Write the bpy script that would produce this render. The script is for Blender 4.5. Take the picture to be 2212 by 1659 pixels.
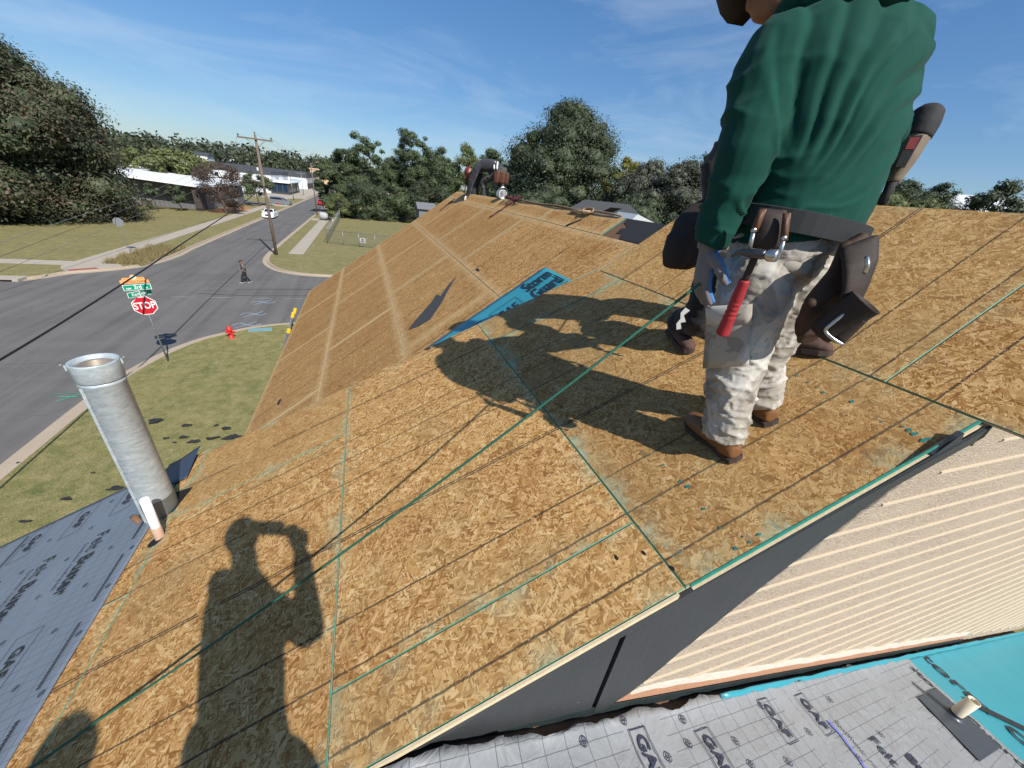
import bpy, bmesh, math, random
import numpy as np
from mathutils import Vector, Matrix, noise as mnoise
random.seed(7); RNG = np.random.default_rng(7)
for o in list(bpy.data.objects): bpy.data.objects.remove(o)
SC = bpy.context.scene; COL = SC.collection
CZ = 8.5                                   # camera height above the street, metres
def nz(v): v = np.asarray(v, float); return v/np.linalg.norm(v)
# ---------------------------------------------------------------- camera
# focal length and directions solved from the roof seams (sheets are 4 ft apart) and the posts' vanishing point
FPX = 369.0
_g = nz([430-512, 1100-384, FPX]); _v = nz([361-512, 178-384, FPX]); _v = nz(_v-(_v@_g)*_g); _h = np.cross(_g, _v)
R = np.array([_h, _v, -_g])                # world <- camera (x right, y down, z forward)
cam = bpy.data.cameras.new('camera'); cam.sensor_width = 36; cam.lens = FPX/1024*36; cam.clip_start = .02; cam.clip_end = 4000
cob = bpy.data.objects.new('camera', cam); COL.objects.link(cob); SC.camera = cob
cr, cd, cf = R@[1, 0, 0], R@[0, 1, 0], R@[0, 0, 1]
cob.matrix_world = Matrix(((cr[0], -cd[0], -cf[0], 0), (cr[1], -cd[1], -cf[1], 0), (cr[2], -cd[2], -cf[2], CZ), (0, 0, 0, 1)))
SC.render.resolution_x = 1024; SC.render.resolution_y = 768
# ---------------------------------------------------------------- sky and sun
EL = math.radians(43); AX = -.315; AY = math.sqrt(1-AX*AX)
ANTI = np.array([AX*math.cos(EL), AY*math.cos(EL), -math.sin(EL)])
world = bpy.data.worlds.new('World'); SC.world = world; world.use_nodes = True
wn = world.node_tree; wn.nodes.clear()
wo = wn.nodes.new('ShaderNodeOutputWorld'); bg = wn.nodes.new('ShaderNodeBackground'); sky = wn.nodes.new('ShaderNodeTexSky')
sky.sky_type = 'NISHITA'; sky.sun_disc = False; sky.sun_elevation = EL; sky.sun_rotation = math.atan2(-AX, -AY); sky.air_density = 1.0; sky.dust_density = .5; sky.ozone_density = 3.2
bg.inputs['Strength'].default_value = .125
# thin cirrus: a stretched noise that lightens the sky a little
tc = wn.nodes.new('ShaderNodeTexCoord'); mp = wn.nodes.new('ShaderNodeMapping'); mp.inputs['Scale'].default_value = (1.3, 2.2, 7.0); mp.inputs['Rotation'].default_value = (.25, .1, .5)
n1 = wn.nodes.new('ShaderNodeTexNoise'); n1.inputs['Scale'].default_value = 1.5; n1.inputs['Detail'].default_value = 9; n1.inputs['Roughness'].default_value = .62; n1.inputs['Distortion'].default_value = .6
rp = wn.nodes.new('ShaderNodeValToRGB'); rp.color_ramp.elements[0].position = .46; rp.color_ramp.elements[0].color = (0, 0, 0, 1); rp.color_ramp.elements[1].position = .8; rp.color_ramp.elements[1].color = (.34, .34, .34, 1)
mx = wn.nodes.new('ShaderNodeMixRGB'); mx.inputs['Color2'].default_value = (4.6, 5.2, 5.8, 1)
wn.links.new(tc.outputs['Generated'], mp.inputs['Vector']); wn.links.new(mp.outputs['Vector'], n1.inputs['Vector']); wn.links.new(n1.outputs['Fac'], rp.inputs['Fac'])
wn.links.new(rp.outputs['Color'], mx.inputs['Fac']); hs = wn.nodes.new('ShaderNodeHueSaturation'); hs.inputs['Saturation'].default_value = 1.36; gm = wn.nodes.new('ShaderNodeGamma'); gm.inputs['Gamma'].default_value = .72; tn = wn.nodes.new('ShaderNodeMixRGB'); tn.blend_type = 'MULTIPLY'; tn.inputs['Fac'].default_value = 1; tn.inputs['Color2'].default_value = (.84, .98, 1.16, 1)
wn.links.new(sky.outputs['Color'], gm.inputs['Color']); wn.links.new(gm.outputs['Color'], hs.inputs['Color']); wn.links.new(hs.outputs['Color'], tn.inputs['Color1']); wn.links.new(tn.outputs['Color'], mx.inputs['Color1'])
wn.links.new(mx.outputs['Color'], bg.inputs['Color']); wn.links.new(bg.outputs['Background'], wo.inputs['Surface'])
sl = bpy.data.lights.new('sun', 'SUN'); sl.energy = 4.9; sl.angle = math.radians(.53); sl.color = (1, .955, .88)
so = bpy.data.objects.new('sun', sl); COL.objects.link(so); so.location = (0, -20, 40)
so.rotation_euler = Vector(ANTI).to_track_quat('-Z', 'Y').to_euler()
SC.view_settings.view_transform = 'Standard'; SC.view_settings.look = 'None'; SC.view_settings.exposure = .38; SC.view_settings.gamma = 1; SC.view_settings.use_curve_mapping = False
SC.render.engine = 'CYCLES'
SC.cycles.max_bounces = 6; SC.cycles.transparent_max_bounces = 12
# ---------------------------------------------------------------- helpers
S22 = 1024/2212.
def ray(px, py): return nz(R@np.array([px*S22-512, py*S22-384, FPX]))   # direction of a photo pixel (2212-wide picture)
def on_plane(px, py, n, d): r = ray(px, py); return r*(d/(np.asarray(n)@r))
def ground(px, py, z=0): r = ray(px, py); return r[:2]*((z-CZ)/r[2])
def along(px, py, hd): r = ray(px, py); return r*hd/np.hypot(r[0], r[1])+np.array([0, 0, CZ])
def proj(p): c = R.T@(np.asarray(p, float)-[0, 0, CZ]); return (c[:2]/c[2]*FPX+[512, 384])/S22
def height_at(x, y, py):                                  # height of a post at (x, y) that reaches picture row py
    lo, hi = 0., 60.
    for _ in range(40):
        m = (lo+hi)/2
        if (R.T@np.array([x, y, m-CZ]))[2] > .05 and proj((x, y, m))[1] > py: lo = m
        else: hi = m
    return lo
def wloc(o):
    l = Vector((0, 0, 0))
    while o: l = l+o.location; o = o.parent
    return l
def tag(o, label=None, cat=None, group=None, kind=None):
    if label: o['label'] = label
    if cat: o['category'] = cat
    if group: o['group'] = group
    if kind: o['kind'] = kind
    return o
def empty(name, loc, label=None, cat=None, group=None):
    o = bpy.data.objects.new(name, None); COL.objects.link(o); o.location = loc; o.empty_display_size = .2
    return tag(o, label, cat, group)
def mk(name, V, F, mat=None, parent=None, origin=None, smooth=False, mi=None, attrs=None, uv=None):
    V = np.asarray(V, float).reshape(-1, 3)
    base = np.array(wloc(parent)) if parent else (np.asarray(origin, float) if origin is not None else np.array([V[:, 0].mean(), V[:, 1].mean(), V[:, 2].min()]))
    me = bpy.data.meshes.new(name); me.from_pydata([tuple(v) for v in V-base], [], [tuple(int(i) for i in f) for f in F])
    mats = mat if isinstance(mat, (list, tuple)) else [mat]
    for m in mats: me.materials.append(m)
    if mi is not None: me.polygons.foreach_set('material_index', np.asarray(mi, np.int32))
    if smooth: me.polygons.foreach_set('use_smooth', np.ones(len(me.polygons), bool))
    if attrs:
        for k, a in attrs.items():
            at = me.attributes.new(k, 'FLOAT', 'POINT'); at.data.foreach_set('value', np.asarray(a, np.float32))
    if uv is not None:
        ul = me.uv_layers.new(name='UVMap'); li = np.zeros(len(me.loops), np.int32); me.loops.foreach_get('vertex_index', li)
        ul.data.foreach_set('uv', np.asarray(uv, np.float32)[li].ravel())
    me.update()
    o = bpy.data.objects.new(name, me); COL.objects.link(o)
    if parent: o.parent = parent
    else: o.location = base
    return o
def bulk(name, V, F4, mat, parent=None, origin=(0, 0, 0), smooth=False):
    """many quads (n,4) / tris (n,3) straight from numpy"""
    V = np.asarray(V, np.float32)-np.asarray(wloc(parent) if parent else origin, np.float32); F4 = np.asarray(F4, np.int32); k = F4.shape[1]
    me = bpy.data.meshes.new(name); me.vertices.add(len(V)); me.vertices.foreach_set('co', V.ravel())
    me.loops.add(F4.size); me.loops.foreach_set('vertex_index', F4.ravel()); me.polygons.add(len(F4))
    me.polygons.foreach_set('loop_start', np.arange(0, F4.size, k, dtype=np.int32))
    if smooth: me.polygons.foreach_set('use_smooth', np.ones(len(F4), bool))
    me.update(calc_edges=True); me.materials.append(mat)
    o = bpy.data.objects.new(name, me); COL.objects.link(o)
    if parent: o.parent = parent
    else: o.location = origin
    return o
def copy_tree(o, parent=None):
    c = o.copy(); COL.objects.link(c); c.parent = parent
    for ch in o.children: copy_tree(ch, c)
    return c
class MB:
    def __init__(s): s.V = []; s.F = []; s.M = []
    def add(s, V, F, m=0):
        b = len(s.V); s.V += [tuple(map(float, v)) for v in V]; s.F += [tuple(i+b for i in f) for f in F]; s.M += [m]*len(F); return s
    def box(s, c, d, rz=0, M=None, m=0):
        x, y, z = np.array(d)/2; P = np.array([(-x, -y, -z), (x, -y, -z), (x, y, -z), (-x, y, -z), (-x, -y, z), (x, -y, z), (x, y, z), (-x, y, z)])
        if M is not None: P = P@np.asarray(M).T
        if rz: k = np.array([[math.cos(rz), -math.sin(rz), 0], [math.sin(rz), math.cos(rz), 0], [0, 0, 1]]); P = P@k.T
        return s.add(P+np.array(c), [(0, 3, 2, 1), (4, 5, 6, 7), (0, 1, 5, 4), (1, 2, 6, 5), (2, 3, 7, 6), (3, 0, 4, 7)], m)
    def bx(s, x0, x1, y0, y1, z0, z1, m=0): return s.box(((x0+x1)/2, (y0+y1)/2, (z0+z1)/2), (x1-x0, y1-y0, z1-z0), m=m)
    def tube(s, P, r, n=10, cap=True, m=0):
        V, F = limb(P, r if hasattr(r, '__len__') else [r]*len(P), n, cap); return s.add(V, F, m)
    def prism(s, poly, fn0, fn1, m=0):
        """poly 2D -> two 3D maps, closed sides"""
        a = [fn0(*p) for p in poly]; b = [fn1(*p) for p in poly]; n = len(poly)
        return s.add(a+b, [tuple(range(n-1, -1, -1)), tuple(range(n, 2*n))]+[(i, (i+1) % n, n+(i+1) % n, n+i) for i in range(n)], m)
    def lathe(s, prof, c=(0, 0, 0), n=24, axis=None, m=0):
        V = []; F = []
        ax = nz(axis) if axis is not None else np.array([0, 0, 1.]); u = nz(np.cross(ax, [0, 1, 0] if abs(ax[1]) < .9 else [1, 0, 0])); w = np.cross(ax, u)
        for (r, h) in prof:
            for k in range(n): t = 2*math.pi*k/n; V.append(np.array(c)+ax*h+(u*math.cos(t)+w*math.sin(t))*r)
        for i in range(len(prof)-1):
            for k in range(n): a = i*n+k; b = i*n+(k+1) % n; F.append((a, b, b+n, a+n))
        return s.add(V, F, m)
    def build(s, name, mat, parent=None, smooth=False, origin=None): return mk(name, s.V, s.F, mat, parent, origin, smooth, mi=s.M if isinstance(mat, (list, tuple)) else None)
def limb(P, rad, n=10, cap=True):
    """tube along P with radii (a number or (r1, r2)), parallel-transport frames"""
    P = [np.asarray(p, float) for p in P]; V = []; F = []; up = None
    for i, p in enumerate(P):
        t = nz(P[min(i+1, len(P)-1)]-P[max(i-1, 0)])
        if up is None:
            up = np.array([0, 0, 1.]) if abs(t[2]) < .9 else np.array([0, 1., 0])
        u = nz(up-(up@t)*t); w = np.cross(t, u); up = u
        r = rad[i]; r1, r2 = (r if hasattr(r, '__len__') else (r, r))
        for k in range(n): a = 2*math.pi*k/n; V.append(p+u*math.cos(a)*r1+w*math.sin(a)*r2)
    for i in range(len(P)-1):
        for k in range(n): a = i*n+k; b = i*n+(k+1) % n; F.append((a, b, b+n, a+n))
    if cap: F.append(tuple(range(n-1, -1, -1))); F.append(tuple(range((len(P)-1)*n, len(P)*n)))
    return V, F
def loft(secs, n=24, p=2.0):
    """closed loft: sections (centre, side vector, side radius, depth vector, depth radius)"""
    V = []; F = []
    for (c, sv, rs, dv, rd) in secs:
        c = np.asarray(c, float); sv = nz(sv); dv = nz(dv)
        for k in range(n):
            a = 2*math.pi*k/n; ca, sa = math.cos(a), math.sin(a)
            V.append(c+sv*rs*math.copysign(abs(ca)**(2/p), ca)+dv*rd*math.copysign(abs(sa)**(2/p), sa))
    for i in range(len(secs)-1):
        for k in range(n): a = i*n+k; b = i*n+(k+1) % n; F.append((a, b, b+n, a+n))
    F.append(tuple(range(n-1, -1, -1))); F.append(tuple(range((len(secs)-1)*n, len(secs)*n)))
    return V, F
def fuse(name, shapes, voxel, mat, parent, smooth_it=6, disp=None, decimate=None):
    """join closed shapes into ONE continuous skin (voxel remesh), smooth, then push vertices by disp(co, no)"""
    mb = MB()
    for V, F in shapes: mb.add(V, F)
    me = bpy.data.meshes.new('t'); me.from_pydata(mb.V, [], mb.F); bm = bmesh.new(); bm.from_mesh(me); bmesh.ops.recalc_face_normals(bm, faces=bm.faces); bm.to_mesh(me); bm.free()
    ob = bpy.data.objects.new('t', me); COL.objects.link(ob)
    m = ob.modifiers.new('r', 'REMESH'); m.mode = 'VOXEL'; m.voxel_size = voxel
    if smooth_it: m = ob.modifiers.new('s', 'SMOOTH'); m.factor = .5; m.iterations = smooth_it
    if decimate: m = ob.modifiers.new('d', 'DECIMATE'); m.ratio = decimate
    dg = bpy.context.evaluated_depsgraph_get(); out = bpy.data.meshes.new_from_object(ob.evaluated_get(dg))
    bpy.data.objects.remove(ob); bpy.data.meshes.remove(me); out.name = name
    n = len(out.vertices); co = np.zeros(n*3, np.float32); out.vertices.foreach_get('co', co); co = co.reshape(-1, 3).astype(float)
    if disp is not None:
        no = np.zeros(n*3, np.float32); out.vertices.foreach_get('normal', no); co = co+no.reshape(-1, 3)*disp(co, no.reshape(-1, 3))[:, None]
    base = np.array(wloc(parent)) if parent else np.zeros(3)
    out.vertices.foreach_set('co', (co-base).astype(np.float32).ravel()); out.materials.clear(); out.materials.append(mat)
    out.polygons.foreach_set('use_smooth', np.ones(len(out.polygons), bool)); out.update()
    o = bpy.data.objects.new(name, out); COL.objects.link(o)
    if parent: o.parent = parent
    return o
def text_mesh(s, size, bold=.0, align='CENTER', space=1.0):
    c = bpy.data.curves.new('t', 'FONT'); c.body = s; c.size = size; c.align_x = align; c.align_y = 'CENTER'; c.offset = bold; c.space_character = space; c.resolution_u = 3
    ob = bpy.data.objects.new('t', c); COL.objects.link(ob); dg = bpy.context.evaluated_depsgraph_get(); me = bpy.data.meshes.new_from_object(ob.evaluated_get(dg))
    V = [tuple(v.co) for v in me.vertices]; F = [tuple(p.vertices) for p in me.polygons]
    bpy.data.objects.remove(ob); bpy.data.curves.remove(c); bpy.data.meshes.remove(me); return np.array(V).reshape(-1, 3), F
def put_text(mb, s, size, org, bx, by, bold=0, squash=1., m=0, align='CENTER'):
    V, F = text_mesh(s, size, bold, align); bx = nz(bx); by = nz(by)
    return mb.add([np.asarray(org)+bx*v[0]*squash+by*v[1] for v in V], F, m)
# ---------------------------------------------------------------- materials
class NT:
    def __init__(s, name):
        s.m = bpy.data.materials.new(name); s.m.use_nodes = True; s.t = s.m.node_tree; s.b = s.t.nodes['Principled BSDF']; s.out = s.t.nodes['Material Output']
    def n(s, ty, ins=None, **at):
        x = s.t.nodes.new('ShaderNode'+ty)
        for k, v in at.items(): setattr(x, k, v)
        for k, v in (ins or {}).items():
            if isinstance(v, bpy.types.NodeSocket): s.t.links.new(v, x.inputs[k])
            else: x.inputs[k].default_value = v
        return x
    def math(s, op, a, b=0., c=0.): return s.n('Math', {0: a, 1: b, 2: c}, operation=op).outputs[0]
    def mix(s, f, a, b, bt='MIX'): return s.n('MixRGB', {0: f, 1: a if not isinstance(a, tuple) else a+(1,), 2: b if not isinstance(b, tuple) else b+(1,)}, blend_type=bt).outputs[0]
    def ramp(s, f, st, interp='LINEAR'):
        x = s.n('ValToRGB', {0: f}); r = x.color_ramp; r.interpolation = interp
        while len(r.elements) < len(st): r.elements.new(.5)
        for e, (p, c) in zip(r.elements, st): e.position = p; e.color = (c if isinstance(c, tuple) else (c, c, c))+(1,)
        return x.outputs[0]
    def coord(s, k='Object'): return s.n('TexCoord').outputs[k]
    def map(s, v, sc=(1, 1, 1), rot=(0, 0, 0), loc=(0, 0, 0)): return s.n('Mapping', {'Vector': v, 'Scale': sc, 'Rotation': rot, 'Location': loc}).outputs[0]
    def noise(s, v, sc, det=4, rough=.55, dist=0., out='Fac', dim='3D'): return s.n('TexNoise', {'Vector': v, 'Scale': sc, 'Detail': det, 'Roughness': rough, 'Distortion': dist}, noise_dimensions=dim).outputs[out]
    def vor(s, v, sc, feat='F1', out='Distance', rnd=1., dim='3D'): return s.n('TexVoronoi', {'Vector': v, 'Scale': sc, 'Randomness': rnd}, feature=feat, voronoi_dimensions=dim).outputs[out]
    def bump(s, h, st=.5, d=.01): s.t.links.new(s.n('Bump', {'Height': h, 'Strength': st, 'Distance': d}).outputs[0], s.b.inputs['Normal'])
    def set(s, col=None, rough=None, metal=None, spec=None, **kw):
        for k, v in dict({'Base Color': col, 'Roughness': rough, 'Metallic': metal, 'Specular IOR Level': spec}, **kw).items():
            if v is None: continue
            if isinstance(v, bpy.types.NodeSocket): s.t.links.new(v, s.b.inputs[k])
            else: s.b.inputs[k].default_value = v+(1,) if isinstance(v, tuple) and len(v) == 3 else v
        return s.m
MATS = {}
def plain(name, col, rough=.6, metal=0., var=.12, sc=30., spec=.4, bump=0., bd=.002):
    """a real colour with slight uneven wear"""
    k = NT(name); c = k.coord(); f = k.noise(c, sc, 5)
    k.set(k.mix(f, tuple(x*(1-var) for x in col), tuple(min(1, x*(1+var)) for x in col)), rough, metal, spec)
    if bump: k.bump(k.noise(c, sc*2, 6), bump, bd)
    MATS[name] = k.m; return k.m
def osb(name, dust, green, tint=1.0, dirty=.0, red=.0):
    k = NT(name); uv = k.n('UVMap').outputs[0]; rnd = k.n('ObjectInfo').outputs['Random']
    off = k.n('CombineXYZ', {0: k.math('MULTIPLY', rnd, 37.), 1: k.math('MULTIPLY', rnd, 91.), 2: 0.}).outputs[0]
    p = k.n('VectorMath', {0: uv, 1: off}, operation='ADD').outputs[0]
    # overlapping wood strands: several layers of stretched cells, the one with the highest random rank lies on top
    L = [(.085, .030, .35, .0), (.07, .024, 1.9, .0), (.050, .014, .9, .0), (.042, .011, 2.5, .0), (.026, .0065, 1.3, .02), (.021, .0052, .1, .03), (.014, .004, 2.1, .03)]
    best = None
    for i, (ln, wd, th, w) in enumerate(L):
        q = k.map(p, (1/ln, 1/wd, 1), (0, 0, 0)); q = k.n('Mapping', {'Vector': k.map(p, (1, 1, 1), (0, 0, th)), 'Scale': (1/ln, 1/wd, 1), 'Location': (i*7.3, i*3.1, 0)}).outputs[0]
        q2 = k.n('VectorMath', {0: q, 1: k.n('VectorMath', {0: k.noise(p, 22., 2, out='Color'), 'Scale': .35}, operation='SCALE').outputs[0]}, operation='ADD').outputs[0]
        c = k.n('SeparateColor', {0: k.vor(q2, 1., out='Color', dim='2D')}).outputs
        gr = k.noise(k.n('Mapping', {'Vector': q2, 'Scale': (.6, 5., 1)}).outputs[0], 1.6, 4, .7, dim='2D')
        rank = k.math('SUBTRACT', c[0], (.13, .13, .08, .06, 0., 0., 0.)[i]); tone = k.math('ADD', k.math('MULTIPLY', c[1], .60 if i > 1 else .62), k.math('MULTIPLY', gr, .46))
        if best is None: best = (rank, tone)
        else:
            g = k.math('GREATER_THAN', rank, best[0])
            best = (k.math('MAXIMUM', rank, best[0]), k.n('Mix', {0: g, 2: best[1], 3: tone}).outputs[0])
    tone = best[1]; t = tint
    col = k.ramp(tone, [(.12, (.065, .024, .008)), (.25, (.235*t, .106*t, .034*t)), (.40, (.352*t, .183*t, .062*t)), (.56, (.462*t, .266*t, .098*t)), (.74, (.59*t, .378*t, .162*t)), (.94, (.76*t, .56*t, .30*t))])
    big = k.noise(p, 1.7, 5, .6); col = k.mix(.55, col, k.ramp(big, [(.3, (.36, .30, .25)), (.5, (.5, .5, .5)), (.72, (.60, .59, .56))]), 'OVERLAY')
    wn_ = k.n('TexWhiteNoise', {'W': k.math('MULTIPLY', rnd, 13.7)}, noise_dimensions='1D').outputs[0]; col = k.mix(k.math('MULTIPLY', wn_, .30), col, (.40, .27, .115)); col = k.mix(k.math('MULTIPLY', rnd, .22), col, (.22, .10, .03))
    if red: col = k.mix(red, col, (.30, .135, .055))
    # printed nail lines every 16 and 19.2 inches, running up the slope
    sep = k.n('SeparateXYZ', {0: uv}).outputs; wob = k.math('MULTIPLY', k.math('SUBTRACT', k.noise(uv, 14., 2), .5), .008)
    y = k.math('ADD', sep[0], wob); ln = None
    for per, o in ((.4064, .99-.4064*4), (.61, .80-.61*4)):
        d = k.math('ABSOLUTE', k.math('SUBTRACT', k.math('FRACT', k.math('ADD', k.math('DIVIDE', k.math('SUBTRACT', y, o), per), .5)), .5))
        g = k.math('LESS_THAN', k.math('MULTIPLY', d, per), .0042); ln = g if ln is None else k.math('MAXIMUM', ln, g)
    brk = k.math('GREATER_THAN', k.noise(uv, 60., 3), .38)
    patch = k.math('GREATER_THAN', k.noise(p, 1.6, 2), .33)
    col = k.mix(k.math('MULTIPLY', k.math('MULTIPLY', k.math('MULTIPLY', ln, brk), patch), .80), col, (.035, .032, .030))
    e = k.n('Attribute', attribute_name='edge').outputs['Fac']
    if dust:
        f = k.math('SUBTRACT', 1., k.math('DIVIDE', e, .11)); f = k.math('MULTIPLY', k.math('MAXIMUM', f, 0.), k.ramp(k.noise(p, 16., 5, .65), [(.25, .15), (.7, 1.)]))
        col = k.mix(k.math('MULTIPLY', f, dust), col, (.62, .46, .25))
    if green:
        f = k.math('SUBTRACT', 1., k.math('DIVIDE', e, .12)); f = k.math('MULTIPLY', k.math('POWER', k.math('MAXIMUM', f, 0.), 1.6), k.ramp(k.noise(p, 4., 5, .7), [(.48, 0.), (.62, 1.)]))
        col = k.mix(k.math('MULTIPLY', f, green), col, (.30, .42, .30))
        dirt = k.ramp(k.noise(p, 1.1, 6, .7), [(.52-.2*dirty, 0.), (.75-.1*dirty, .5+.3*dirty)]); col = k.mix(dirt, col, (.26, .20, .10))
    k.set(col, .85, 0, .04)
    k.bump(k.math('ADD', tone, k.math('MULTIPLY', best[0], .8)), .45, .0016)
    MATS[name] = k.m; return k.m
M_OSB_A = osb('osb_near', 0., .45); M_OSB_D = osb('osb_weathered', 0., .85, .82, .45); M_OSB_B = osb('osb_far', .66, 0., .92, 0., .16); M_OSB_C = osb('osb_upper', .0, .2, .97)
M_GREEN = plain('green_edge_seal', (.035, .21, .145), .6, var=.5, sc=40)
M_TEAL = plain('teal_edge_seal', (.03, .24, .18), .55, var=.4, sc=60)
M_EDGE = plain('board_edge', (.46, .34, .19), .8, var=.35, sc=80, bump=.6)
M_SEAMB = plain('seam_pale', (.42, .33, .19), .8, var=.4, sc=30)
M_SEAM = plain('seam_dark_green', (.045, .12, .085), .8, var=.6, sc=50)  # thin dark green line along the sheet seams
def fascia_mat():
    k = NT('charcoal_paint'); c = k.coord(); q = k.map(c, (1, 1, .12))
    g = k.noise(q, 26., 7, .7); f = k.noise(c, 3., 5)
    col = k.mix(f, (.030, .033, .036), (.046, .049, .052)); sp = k.ramp(k.noise(k.map(c, (60, 60, 120)), 1., 2), [(.76, 0.), (.79, 1.)])
    col = k.mix(k.math('MULTIPLY', sp, k.ramp(f, [(.5, 0.), (.62, .7)])), col, (.5, .52, .52)); k.set(col, .5, 0, .4); k.bump(g, .7, .007); return k.m
M_FASCIA = fascia_mat()
def siding_mat():
    k = NT('cream_siding'); c = k.coord()
    g = k.noise(k.map(c, (60, 60, 240), (0, .55, 0)), 1., 5, .7); g2 = k.noise(k.map(c, (14, 14, 30)), 1., 4); big = k.noise(c, 1.6, 4)
    col = k.mix(k.ramp(g, [(.34, 0.), (.6, 1.)]), (.29, .215, .155), (.61, .505, .39)); pt = k.ramp(k.noise(k.map(c, (2.2, 2.2, 9.)), 1., 4, .65), [(.42, 0.), (.62, 1.)]); col = k.mix(k.math('MULTIPLY', pt, .45), col, (.58, .485, .36)); col = k.mix(k.math('MULTIPLY', big, .25), col, (.58, .51, .41))
    # charcoal overspray next to the painted boards (line through two points of the wall)
    s = k.n('SeparateXYZ', {0: c}).outputs
    d = k.math('SUBTRACT', k.math('MULTIPLY', k.math('SUBTRACT', s[0], .80-2), .70), k.math('MULTIPLY', k.math('SUBTRACT', s[2], CZ-1.70), .714))
    d = k.math('ADD', d, k.math('MULTIPLY', k.math('SUBTRACT', g2, .5), .06)); col = k.mix(k.ramp(d, [(.0, .92), (.035, 0.)]), col, (.06, .062, .066))
    k.set(col, .8, 0, .2); k.bump(k.math('ADD', g, k.math('MULTIPLY', g2, .6)), 1., .011); return k.m
M_SIDE = siding_mat(); M_LIP = plain('smooth_cream_lip', (.56, .465, .34), .7, var=.12, sc=20, bump=.4)
def felt_mat(name, base, off, wr):
    """grey synthetic underlayment with its printed grid; UV in metres (x along the roll, y across)"""
    k = NT(name); uv = k.n('UVMap').outputs[0]; s = k.n('SeparateXYZ', {0: uv}).outputs
    w = k.math('MULTIPLY', k.math('SUBTRACT', k.noise(uv, 9., 3), .5), .004)
    def lines(v, per, wid, o=0.):
        d = k.math('ABSOLUTE', k.math('SUBTRACT', k.math('FRACT', k.math('ADD', k.math('DIVIDE', k.math('ADD', v, o), per), .5)), .5)); return k.math('LESS_THAN', k.math('MULTIPLY', d, per), wid)
    a = lines(k.math('ADD', s[0], w), .0508, .0011); b = lines(k.math('ADD', s[1], w), .0889, .0014)
    dash = k.math('MULTIPLY', lines(s[1], 1.016, .0016, off), k.math('LESS_THAN', k.math('FRACT', k.math('MULTIPLY', s[0], 28.)), .6))
    band = k.math('LESS_THAN', k.math('ABSOLUTE', k.math('SUBTRACT', k.math('FRACT', k.math('ADD', k.math('DIVIDE', k.math('ADD', s[1], off), 1.016), .5)), .5)), .10)
    keep = k.math('SUBTRACT', 1., band); m = k.math('MAXIMUM', k.math('MULTIPLY', k.math('MAXIMUM', a, b), keep), dash)
    n = k.noise(uv, 3., 5); fine = k.noise(uv, 160., 4, .7)
    col = k.mix(n, tuple(x*.82 for x in base), tuple(x*1.1 for x in base)); col = k.mix(k.math('MULTIPLY', fine, .5), col, tuple(x*.75 for x in base))
    col = k.mix(k.math('MULTIPLY', m, .72), col, (.035, .04, .05)); k.set(col, .42, 0, .5)
    k.bump(k.math('ADD', k.math('MULTIPLY', k.noise(uv, 5., 4, .6, .7), 4.*wr), k.math('MULTIPLY', fine, .12)), .6, .006); return k.m
M_FELT = felt_mat('grey_underlayment', (.165, .195, .24), .28, .25); M_FELT2 = felt_mat('grey_underlayment_wrinkled', (.27, .28, .29), .12, 1.4)
def storm_mat():
    k = NT('blue_membrane'); c = k.coord(); n = k.noise(c, 4., 5); fl = k.noise(c, 130., 3)
    col = k.mix(n, (.025, .22, .28), (.042, .29, .355)); col = k.mix(k.ramp(fl, [(.72, 0.), (.78, .6)]), col, (.015, .12, .15)); k.set(col, .4, 0, .45); k.bump(k.math('ADD', n, k.math('MULTIPLY', fl, .2)), .35, .004); return k.m
M_STORM = storm_mat(); M_INK = plain('black_print', (.018, .02, .025), .5, var=.3); M_INKB = plain('navy_print', (.03, .035, .06), .5, var=.3)
M_BLACK = plain('black_felt', (.022, .022, .024), .8, var=.4, bump=.5); M_OLDWOOD = plain('old_board', (.16, .085, .045), .8, var=.4, bump=.5)
M_COPPER = plain('fibre_edge', (.42, .22, .13), .85, var=.3, sc=60, bump=.9, bd=.004)
M_WALL = plain('wall_paint', (.52, .47, .38), .75, var=.08)
# ================================================================ the house under repair
XB, ZB = 1.984, CZ-.5386; aA = math.radians(25.3); aB = math.radians(35.2)
def PA(s, y, h=0.): return np.array([XB+s*math.cos(aA)-h*math.sin(aA), y, ZB+s*math.sin(aA)+h*math.cos(aA)])
def PB(s, y, h=0.): return np.array([XB+s*math.cos(aB)-h*math.sin(aB), y, ZB+s*math.sin(aB)+h*math.cos(aB)])
nA = np.array([-math.sin(aA), 0, math.cos(aA)]); dA = nA@(PA(0, 0)-[0, 0, CZ]); nB = np.array([-math.sin(aB), 0, math.cos(aB)]); dB = nB@(PB(0, 0)-[0, 0, CZ])
def pixA(px, py): p = on_plane(px, py, nA, dA); return ((p[0]-XB)/math.cos(aA), p[1])           # photo pixel -> (s, y) on the low roof
def pixB(px, py): p = on_plane(px, py, nB, dB); return ((p[0]-XB)/math.cos(aB), p[1])
def zA(x): return ZB+math.tan(aA)*(x-XB)
def rakeY(s): return .505-.027*(XB+s*math.cos(aA))
house = empty('house', (2, 6, 0), 'house with a torn-off roof sheathed in bare strand board, charcoal gable and cream siding', 'house')
TH = .0115
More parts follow.
